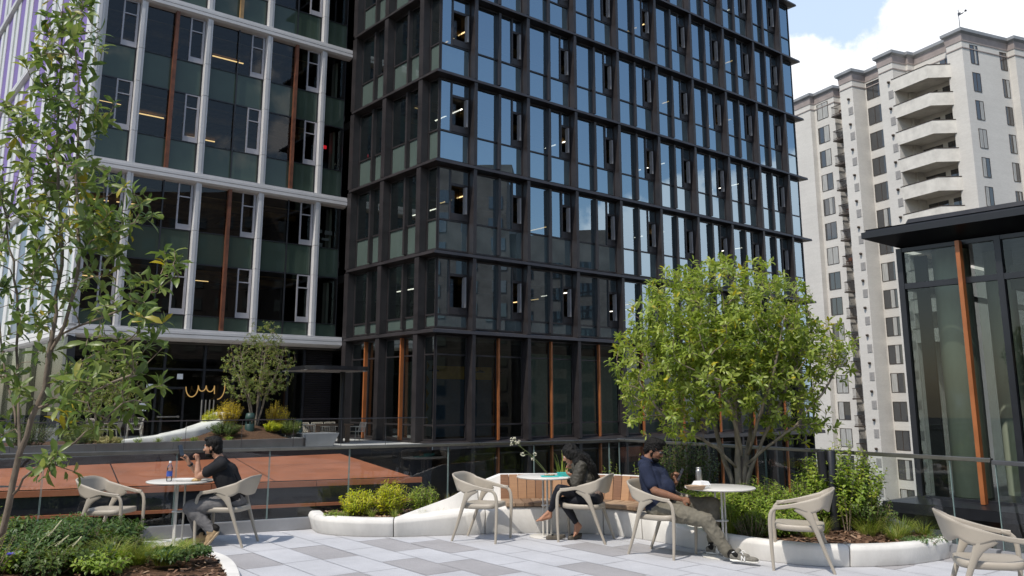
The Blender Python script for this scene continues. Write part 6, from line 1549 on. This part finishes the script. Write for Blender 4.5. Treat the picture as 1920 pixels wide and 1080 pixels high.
# --- the tall near magnolia at the left
MB0 = Vector((-4.15, 6.0, .08))
ls = [dict(pts=[MB0, tp(2, 995, 6.0), tp(25, 908, 6.0), tp(39, 847, 6.0), tp(61, 785, 6.0), tp(80, 730, 6.0), tp(92, 663, 6.0), tp(103, 591, 6.0), tp(114, 500, 6.0), tp(112, 400, 6.05), tp(104, 260, 6.1), tp(112, 120, 6.1), tp(122, -30, 6.1)]),
      dict(pts=[tp(92, 663, 6.0), tp(120, 610, 5.9), tp(139, 555, 5.9), tp(146, 470, 5.9), tp(144, 330, 5.9), tp(150, 200, 5.9), tp(140, 60, 5.9)], **{'from': 0}),
      dict(pts=[tp(36, 850, 6.0), tp(33, 760, 6.15), tp(32, 650, 6.2), tp(28, 520, 6.2), tp(5, 380, 6.2), tp(-20, 240, 6.2)], **{'from': 0}),
      dict(pts=[tp(22, 930, 6.0), tp(60, 880, 5.8), tp(100, 852, 5.7), tp(140, 826, 5.7), tp(185, 800, 5.6), tp(228, 758, 5.6)], **{'from': 0}),
      dict(pts=[tp(98, 640, 6.0), tp(150, 610, 5.9), tp(222, 585, 5.8), tp(280, 548, 5.8), tp(328, 520, 5.8)], **{'from': 0}),
      dict(pts=[tp(80, 730, 6.0), tp(130, 690, 6.2), tp(190, 660, 6.3), tp(250, 650, 6.4)], **{'from': 0}),
      dict(pts=[tp(70, 765, 6.0), tp(120, 740, 5.8), tp(180, 730, 5.7), tp(245, 700, 5.7)], **{'from': 0}),
      dict(pts=[tp(30, 800, 6.1), tp(0, 640, 6.3), tp(-10, 520, 6.4), tp(20, 380, 6.4), tp(45, 280, 6.4)], **{'from': 0})]
def cr(x, y, Y, rx, ry, rz_, w_): return (tuple(at(x, y, Y)), (rx, ry, rz_), w_)
grow_tree('magnolia_tree', 'tall young magnolia with large glossy leaves leaning in from the left edge', MB0, ls,
          [cr(118, 70, 6.0, .30, .35, .42, .8), cr(120, 210, 6.0, .40, .4, .32, .95), cr(60, 330, 6.1, .52, .5, .36, 1.0), cr(165, 380, 5.9, .42, .4, .36, .75), cr(215, 430, 5.8, .30, .3, .3, .42), cr(100, 520, 6.0, .55, .5, .36, .62), cr(15, 450, 6.2, .3, .4, .5, .45), cr(245, 620, 5.8, .32, .3, .3, .45), cr(300, 500, 5.8, .18, .15, .16, .2), cr(195, 740, 5.8, .42, .35, .26, .75), cr(90, 650, 6.1, .4, .4, .4, .3), cr(0, 700, 6.2, .25, .3, .5, .28), cr(110, 870, 5.7, .2, .15, .09, .12)],
          420, (.128, .043), M['leaf_mag'], M['bark_mag'], 9, whorl=(5, 8), term_r=.0026, jitter=.04, pw=2.5)
# --- trees on the opposite terrace
def far_tree(label, base, h, w_, seed, nterm, lean=0, mat='leaf_far'):
    b = Vector(base); r = random.Random(seed); st = []
    for k in range(7):
        a = k * .9 + r.uniform(-.3, .3); o = Vector((math.cos(a), math.sin(a), 0)); st.append(dict(pts=[b + o * .08, b + o * .25 * w_ * .5 + Vector((0, 0, h * .28)), b + o * w_ * .3 + Vector((lean, 0, h * .55)), b + o * w_ * .38 + Vector((lean, 0, h * .8))]))
    return grow_tree('bushy_tree', label, b, st, [(tuple(b + Vector((lean, 0, h * .60))), (w_ * .52, w_ * .5, h * .33), 1), (tuple(b + Vector((lean - .1, 0, h * .42))), (w_ * .44, w_ * .42, h * .22), .5), (tuple(b + Vector((lean + .15, 0, h * .9))), (w_ * .26, w_ * .26, h * .16), .2)], nterm * 2, (.095, .038), M[mat], M['bark'], seed, whorl=(6, 9), term_r=.0045, step=.2, jitter=.05)
far_tree('bushy multi-stemmed tree on the far mulch mound beside the dark canopy', gl(-6.4, 2.3, .8), 3.75, 2.75, 31, 420)
far_tree('small spreading tree on the far planter seen through the magnolia branches', gl(-11.62, 3.2, .5), 3.1, 2.9, 33, 360)
# --- near planter
shrub('yellow green narrow-leaved shrub, left half of the white planter', (-2.05, 11.85, .17), .28, .38, 90, M['leaf_yellow'], (.08, .019), 41, 20, .6, upright=.8)
shrub('tallest yellow green narrow-leaved shrub in the middle of the white planter', (-1.62, 11.95, .17), .30, .46, 100, M['leaf_yellow'], (.08, .019), 42, 20, .6, upright=.8, tintb=.05)
shrub('greener narrow-leaved shrub at the bench side of the white planter', (-1.22, 12.1, .17), .24, .42, 70, M['leaf_green'], (.08, .019), 43, 20, .6, upright=.8, tintb=.1)
shrub('low green creeping plant at the rounded end of the white planter', (-2.28, 11.62, .17), .20, .12, 40, M['leaf_green'], (.04, .025), 44, 10, .8)
for k, (x, y) in enumerate(((-1.82, 11.56), (-1.52, 11.52), (-1.2, 11.62), (-.95, 11.75))):
    tuft(['small pale grass tuft in front of the yellow shrub, left one', 'small pale grass tuft in the middle of the white planter front', 'small pale grass tuft below the greener shrub', 'dry grass tuft where the white bench starts rising'][k], (x, y, .18), .14, .17, 90, M['grass_dry' if k == 3 else 'grass_lime'], 50 + k, .004, group='grass tufts in the white planter')
tuft('dry beige grass tuft by the glass beyond the yellow shrubs', (-.85, 12.2, .18), .2, .32, 110, M['grass_dry'], 57, .004, .6)
# --- behind the bench
shrub('small bright green plant showing above the wooden backrest between woman and man', (1.42, 12.55, .2), .2, .68, 16, M['leaf_green'], (.06, .035), 60, 12, .6, lowest=.5)
shrub('small leafy plant just behind the shoulder of the man with glasses', (1.75, 12.2, .2), .15, .78, 10, M['leaf_green'], (.06, .035), 61, 10, .6, lowest=.5)
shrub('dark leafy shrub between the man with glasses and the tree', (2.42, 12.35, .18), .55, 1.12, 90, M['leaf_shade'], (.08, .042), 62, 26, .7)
t = tuft('spiky yellow green blades rising behind the lunch table', (.72, 12.55, .3), .24, .86, 30, M['grass_lime'], 63, .022, .6, 'spiky_plant', 'plant')
sd = thing('seed_stalk', 'thin bent stalk with white seed heads leaning over the bench back', 'plant', (.72, 12.6, .35))
r6 = random.Random(4); mb = MB(); hd_ = MB()
def stalk(p0, p1, hs, bow):
    p0, p1 = Vector(p0), Vector(p1); b = Vector((0, 0, 0)); pts = [p0.lerp(p1, f) + Vector((0, 0, bow * math.sin(math.pi * f))) for f in [k / 8 for k in range(9)]]
    mb.tube([p - Vector((.72, 12.6, .35)) for p in pts], [.0042 - .0026 * k / 8 for k in range(9)], 6, caps=False)
    for f, l in hs:
        p = p0.lerp(p1, f) + Vector((0, 0, bow * math.sin(math.pi * f))); q = p + Vector((r6.uniform(-.1, .05), r6.uniform(-.05, .05), l))
        mb.tube([p - Vector((.72, 12.6, .35)), q - Vector((.72, 12.6, .35))], .0025, 5, caps=False)
        for k in range(9): 
            o = rdir(r6) * .022; hd_.ell(q + o - Vector((.72, 12.6, .35)), [(.010, 0, 0), (0, .010, 0), (0, 0, .008)], 6, 4)
A_ = at(1058, 888, 12.6); 
stalk(A_ - Vector((0, 0, .35)), at(967, 832, 12.5), [(1, .0), (.95, .09), (.9, .07), (.8, -.05), (.86, .08), (1, .06)], .10)
stalk(A_ - Vector((0, 0, .35)), at(990, 852, 12.55), [(1, .0), (.94, -.04), (.9, .05)], .05)
mb.build('stalk', M['leaf_stem'] if 'leaf_stem' in M else pbr('leaf_stem', (.22, .27, .10), .6), sd); hd_.build('seed_heads', pbr('seed_white', (.62, .60, .46), .8), sd)
# --- right bed
for k, (x, y, rx, h, n) in enumerate(((2.55, 10.72, .36, .52, 120), (3.02, 10.72, .40, .60, 150), (3.42, 10.62, .36, .56, 120), (3.0, 10.25, .34, .36, 110), (2.35, 11.1, .34, .5, 90))):
    shrub(['bright green narrow-leaved shrub directly behind the flask table', 'bright green narrow-leaved shrub below the tree trunks', 'bright green narrow-leaved shrub just left of the post light', 'low green narrow-leaved shrub in front of the bed by the empty chair', 'green narrow-leaved shrub behind the knees of the man with glasses'][k], (x, y, .17), rx * 1.12, h, int(n * 1.5), M['leaf_green'], (.080, .030), 70 + k, 22, .70, upright=.5, group='narrow-leaved shrubs in the right bed')
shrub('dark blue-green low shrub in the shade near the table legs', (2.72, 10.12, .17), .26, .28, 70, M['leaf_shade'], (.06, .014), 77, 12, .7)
shrub('large round-leaved shrub right of the black post light', (3.98, 10.72, .15), .60, 1.04, 170, M['leaf_green'], (.085, .052), 78, 34, .68, lowest=.1, tintb=.08)
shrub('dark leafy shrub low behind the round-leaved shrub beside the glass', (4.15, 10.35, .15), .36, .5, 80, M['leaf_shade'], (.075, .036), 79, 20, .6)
shrub('few bright leaves crossing in front of the black post light', (3.86, 10.28, .2), .12, .5, 7, M['leaf_green'], (.07, .04), 80, 9, .5, lowest=.55, tintb=.2)
for k, (x, y, rad, h, mt) in enumerate(((4.02, 10.12, .34, .30, 'grass_lime'), (4.38, 10.05, .34, .30, 'grass_lime'), (4.62, 10.05, .3, .24, 'grass_lime'), (4.22, 9.86, .26, .22, 'grass_lime'), (3.55, 10.25, .26, .26, 'grass_lime'), (3.3, 9.95, .2, .2, 'grass_lime'), (2.15, 11.4, .34, .42, 'grass_dry'), (2.0, 11.0, .26, .4, 'grass_lime'), (2.52, 10.32, .3, .42, 'grass_lime'))):
    tuft(['lime grass tuft right of the post light base', 'broad lime grass tuft in the middle of the right bed', 'lime grass tuft nearest the dark pavilion', 'small lime grass tuft at the right bed front', 'lime grass tuft behind the empty chair seat', 'small grass tuft between the empty chair legs', 'dry yellow grass tuft behind the phone of the man with glasses', 'lime grass tuft behind the knee of the man with glasses', 'tall green grass tuft behind the right table legs'][k], (x, y, .16), rad, h, 240 if k < 4 else 150, M[mt], 90 + k, .0055, group='grass tufts in the right bed')
shrub('low bright juniper spreading over the mulch at the right end', (4.42, 9.72, .16), .26, .10, 90, M['juniper'], (.035, .008), 101, 18, .85, upright=.4, ry=.2)
shrub('small juniper by the curb end below the grasses', (4.68, 9.86, .16), .15, .10, 50, M['juniper'], (.035, .008), 102, 16, .85, upright=.4)
# --- nearest bed at the lower left
for k, (x, y, rx, h, n) in enumerate(((-5.35, 9.4, .36, .30, 70), (-4.95, 9.05, .36, .34, 80), (-4.5, 9.25, .36, .33, 80), (-4.2, 9.5, .30, .27, 70), (-4.4, 8.75, .34, .32, 70), (-5.2, 8.6, .36, .34, 70), (-4.8, 9.6, .34, .28, 70))):
    shrub(['dark green leafy perennial left of the other dark ones', 'dark green leafy perennial at the middle of the near bed', 'tallest dark green perennial below the empty chair legs', 'dark green perennial at the right edge of the dark clump', 'dark green perennial low at the front of the clump', 'dark green perennial behind the seed spikes', 'dark green perennial at the back of the clump under the empty chair'][k], (x, y, .2), rx, h, int(n * 1.3), M['leaf_dark'], (.10, .034), 110 + k, 16, .7, upright=.5, cat='plant', name='leafy_perennial', group='dark perennials in the near bed')
for k, (x, y, rad, h) in enumerate(((-3.95, 9.5, .40, .22), (-3.5, 9.2, .38, .20), (-3.75, 8.95, .44, .26), (-3.55, 9.75, .2, .13))):
    tuft(['arching green grass tuft by the left table base', 'arching green grass tuft nearest the curved curb', 'arching green grass tuft at the picture bottom', 'small grass tuft inside the curb bend'][k], (x, y, .1), rad, h, 420, M['grass_lime'], 120 + k, .005, group='grass tufts in the near bed')
for k, (x, y, h) in enumerate(((-4.85, 7.9, .55), (-4.55, 7.7, .5), (-5.0, 8.3, .62))):
    shrub(['yellow green feathery plant at the lower left corner', 'low yellow green leafy plant along the bottom edge', 'yellow green flower heads beside the magnolia trunk'][k], (x, y, .2), .3, h, 40, M['leaf_green'], (.05, .02), 130 + k, 14, .7, cat='plant', name='leafy_perennial', tintb=.18)
shrub('broad-leaved ground plant at the bottom of the near bed', (-4.15, 8.5, .16), .45, .2, 60, M['leaf_shade'], (.10, .05), 134, 8, .8, cat='plant', name='leafy_perennial', ry=.3)
for k, (b, tpx, lb) in enumerate((((-4.45, 8.2, .2), (108, 985), 'pale seed spike leaning left above the dark perennials'), ((-4.4, 8.25, .2), (122, 1010), 'pale seed spike in front of the dark perennials'), ((-4.2, 8.3, .2), (148, 1012), 'thin pale seed spike leaning right over the perennials'))):
    sp = thing('seed_spike', lb, 'plant', b, 0, 'seed spikes in the near bed'); tip = at(tpx[0], tpx[1], 8.5) - Vector(b); mb = MB(); mb.tube([(0, 0, 0), tip * .5 + Vector((0, 0, .05)), tip], [.0032, .0028, .002], 5); mb.build('stem', pbr('spike_stem', (.30, .30, .13), .7), sp)
    mb = MB()
    for q in range(60): f = .72 + .4 * q / 60; o = rdir(r6) * .018 * (1.15 - f); mb.ell(tip * f + o, [(.008, 0, 0), (0, .008, 0), (0, 0, .007)], 5, 4)
    mb.build('seeds', pbr('spike_seed', (.42, .40, .24), .8), sp)
bf = thing('blue_flower', 'single violet blue flower head at the lower left', 'flower', (-4.75, 8.05, .2)); tip = at(20, 1040, 8.05) - Vector((-4.75, 8.05, .2))
mb = MB(); mb.tube([(0, 0, 0), tip], .004, 5); mb.build('stem', pbr('bf_stem', (.12, .2, .05), .6), bf)
lv = Leaves()
for k in range(26): a = k * 2.4; lv.add(tip, Vector((math.cos(a), math.sin(a), .25 + .02 * k)), Vector((0, 0, 1)), .045, .014, .5, .2)
lv.build('petals', leafmat('petal', (.10, .09, .42), (.15, .13, .55), (.22, .2, .62), (.25, .2, .6), .6, .3), bf)
for k, (x, y, rx, h, lb) in enumerate(((-4.75, 8.75, .3, .3, 'dark small-leaved filler plant left at the bottom edge'), (-3.95, 8.95, .3, .22, 'dark small-leaved filler plant beside the broad-leaved ground plant'), (-5.6, 8.9, .34, .42, 'dark small-leaved filler plant at the lower left edge'), (-4.1, 9.25, .26, .16, 'low dark ground plant between the grass tufts'), (-3.35, 8.85, .24, .10, 'low dark ground plant near the curb at the bottom edge'), (-3.2, 9.15, .14, .07, 'small low plant against the inner side of the curved curb'), (-4.35, 9.0, .34, .34, 'green filler plant between the dark perennials and the grasses'), (-4.6, 8.4, .36, .26, 'leafy low plant at the bottom edge below the seed spikes'), (-5.15, 8.3, .36, .3, 'leafy low plant at the bottom left corner near the blue flower'))):
    shrub(lb, (x, y, .16), rx, h, 60, M['leaf_dark' if k != 1 else 'leaf_shade'], (.075, .032), 240 + k, 14, .75, upright=.5, cat='plant', name='leafy_perennial')
for k, (x, y, rad, h, lb) in enumerate(((-3.85, 8.65, .42, .30, 'green grass tuft along the bottom edge right of the broad-leaved plant'), (-3.4, 8.8, .42, .22, 'low green grass tuft along the bottom edge nearest the bare mulch'), (-4.25, 8.45, .4, .30, 'green grass tuft at the bottom edge below the dark perennials'), (-4.3, 9.2, .36, .36, 'green grass tuft rising between dark perennials and left table'))):
    tuft(lb, (x, y, .12), rad, h, 380, M['grass_lime'], 320 + k, .0055, group='grass tufts in the near bed')
for k, (x, y, rx, h, mt, lb) in enumerate(((-4.75, 8.25, .34, .26, 'leaf_green', 'fresh green low plant in the row along the bottom edge, leftmost'), (-4.25, 8.28, .32, .22, 'leaf_shade', 'dull green low plant in the row along the bottom edge'), (-3.82, 8.38, .30, .18, 'leaf_green', 'fresh green low plant along the bottom edge before the bare mulch'))):
    shrub(lb, (x, y, .14), rx, h, 60, M[mt], (.075, .034), 360 + k, 14, .8, upright=.45, cat='plant', name='leafy_perennial')
# --- planting of the far terrace
fs = [(-7.9, 1.3, 0.7, .5, 'leaf_shade', 'rounded green shrub left of the far garden speaker'), (-7.3, 2.6, .55, 1.0, 'flower_yellow', 'yellow flowering shrub left of the far tree'), (-7.9, 2.8, .4, .8, 'leaf_yellow', 'yellow green shrub behind the white far bench'), (-5.55, 2.3, .5, 1.15, 'flower_yellow', 'yellow flowering shrub right of the far tree'), (-5.35, 1.5, .5, .6, 'leaf_far', 'green shrub at the right end of the far planter'), (-6.1, 1.4, .35, .4, 'leaf_yellow', 'small yellow green plant right of the far speaker'),
      (-12.6, 1.4, .8, .7, 'leaf_far', 'olive green shrub at the left of the far planter'), (-14.1, 1.6, .9, .9, 'leaf_shade', 'dark green shrub leftmost on the far planter'), (-15.5, 1.5, .9, .8, 'leaf_far', 'pale green shrub at the far left end of the opposite terrace'), (-11.9, .9, .5, .3, 'grass_dry', 'brownish low plant in the far planter')]
for k, (x, y, rx, h, mt, lb) in enumerate(fs):
    z = .3 + .55 * math.exp(-((x + 29 - 22.1) / 1.7) ** 2 - ((y - .3 - 2.0) / 1.3) ** 2)
    shrub(lb, gl(x, y, z), rx, h, 130, M[mt], (.085, .036), 140 + k, 20, .7)
for k in range(7):
    x = -11.6 + k * .6; shrub(['small green rosette under the far lounge chairs', 'small green rosette, second along the far planter edge', 'small green rosette, third along the far planter edge', 'small green rosette, middle of the far planter edge', 'small green rosette below the white far bench', 'small green rosette before the rounded far shrub', 'small green rosette nearest the far mulch mound'][k], gl(x, .75, .3), .2, .24, 14, M['leaf_green'], (.11, .03), 160 + k, 8, .5, cat='plant', name='rosette_plant', group='rosettes along the far planter')
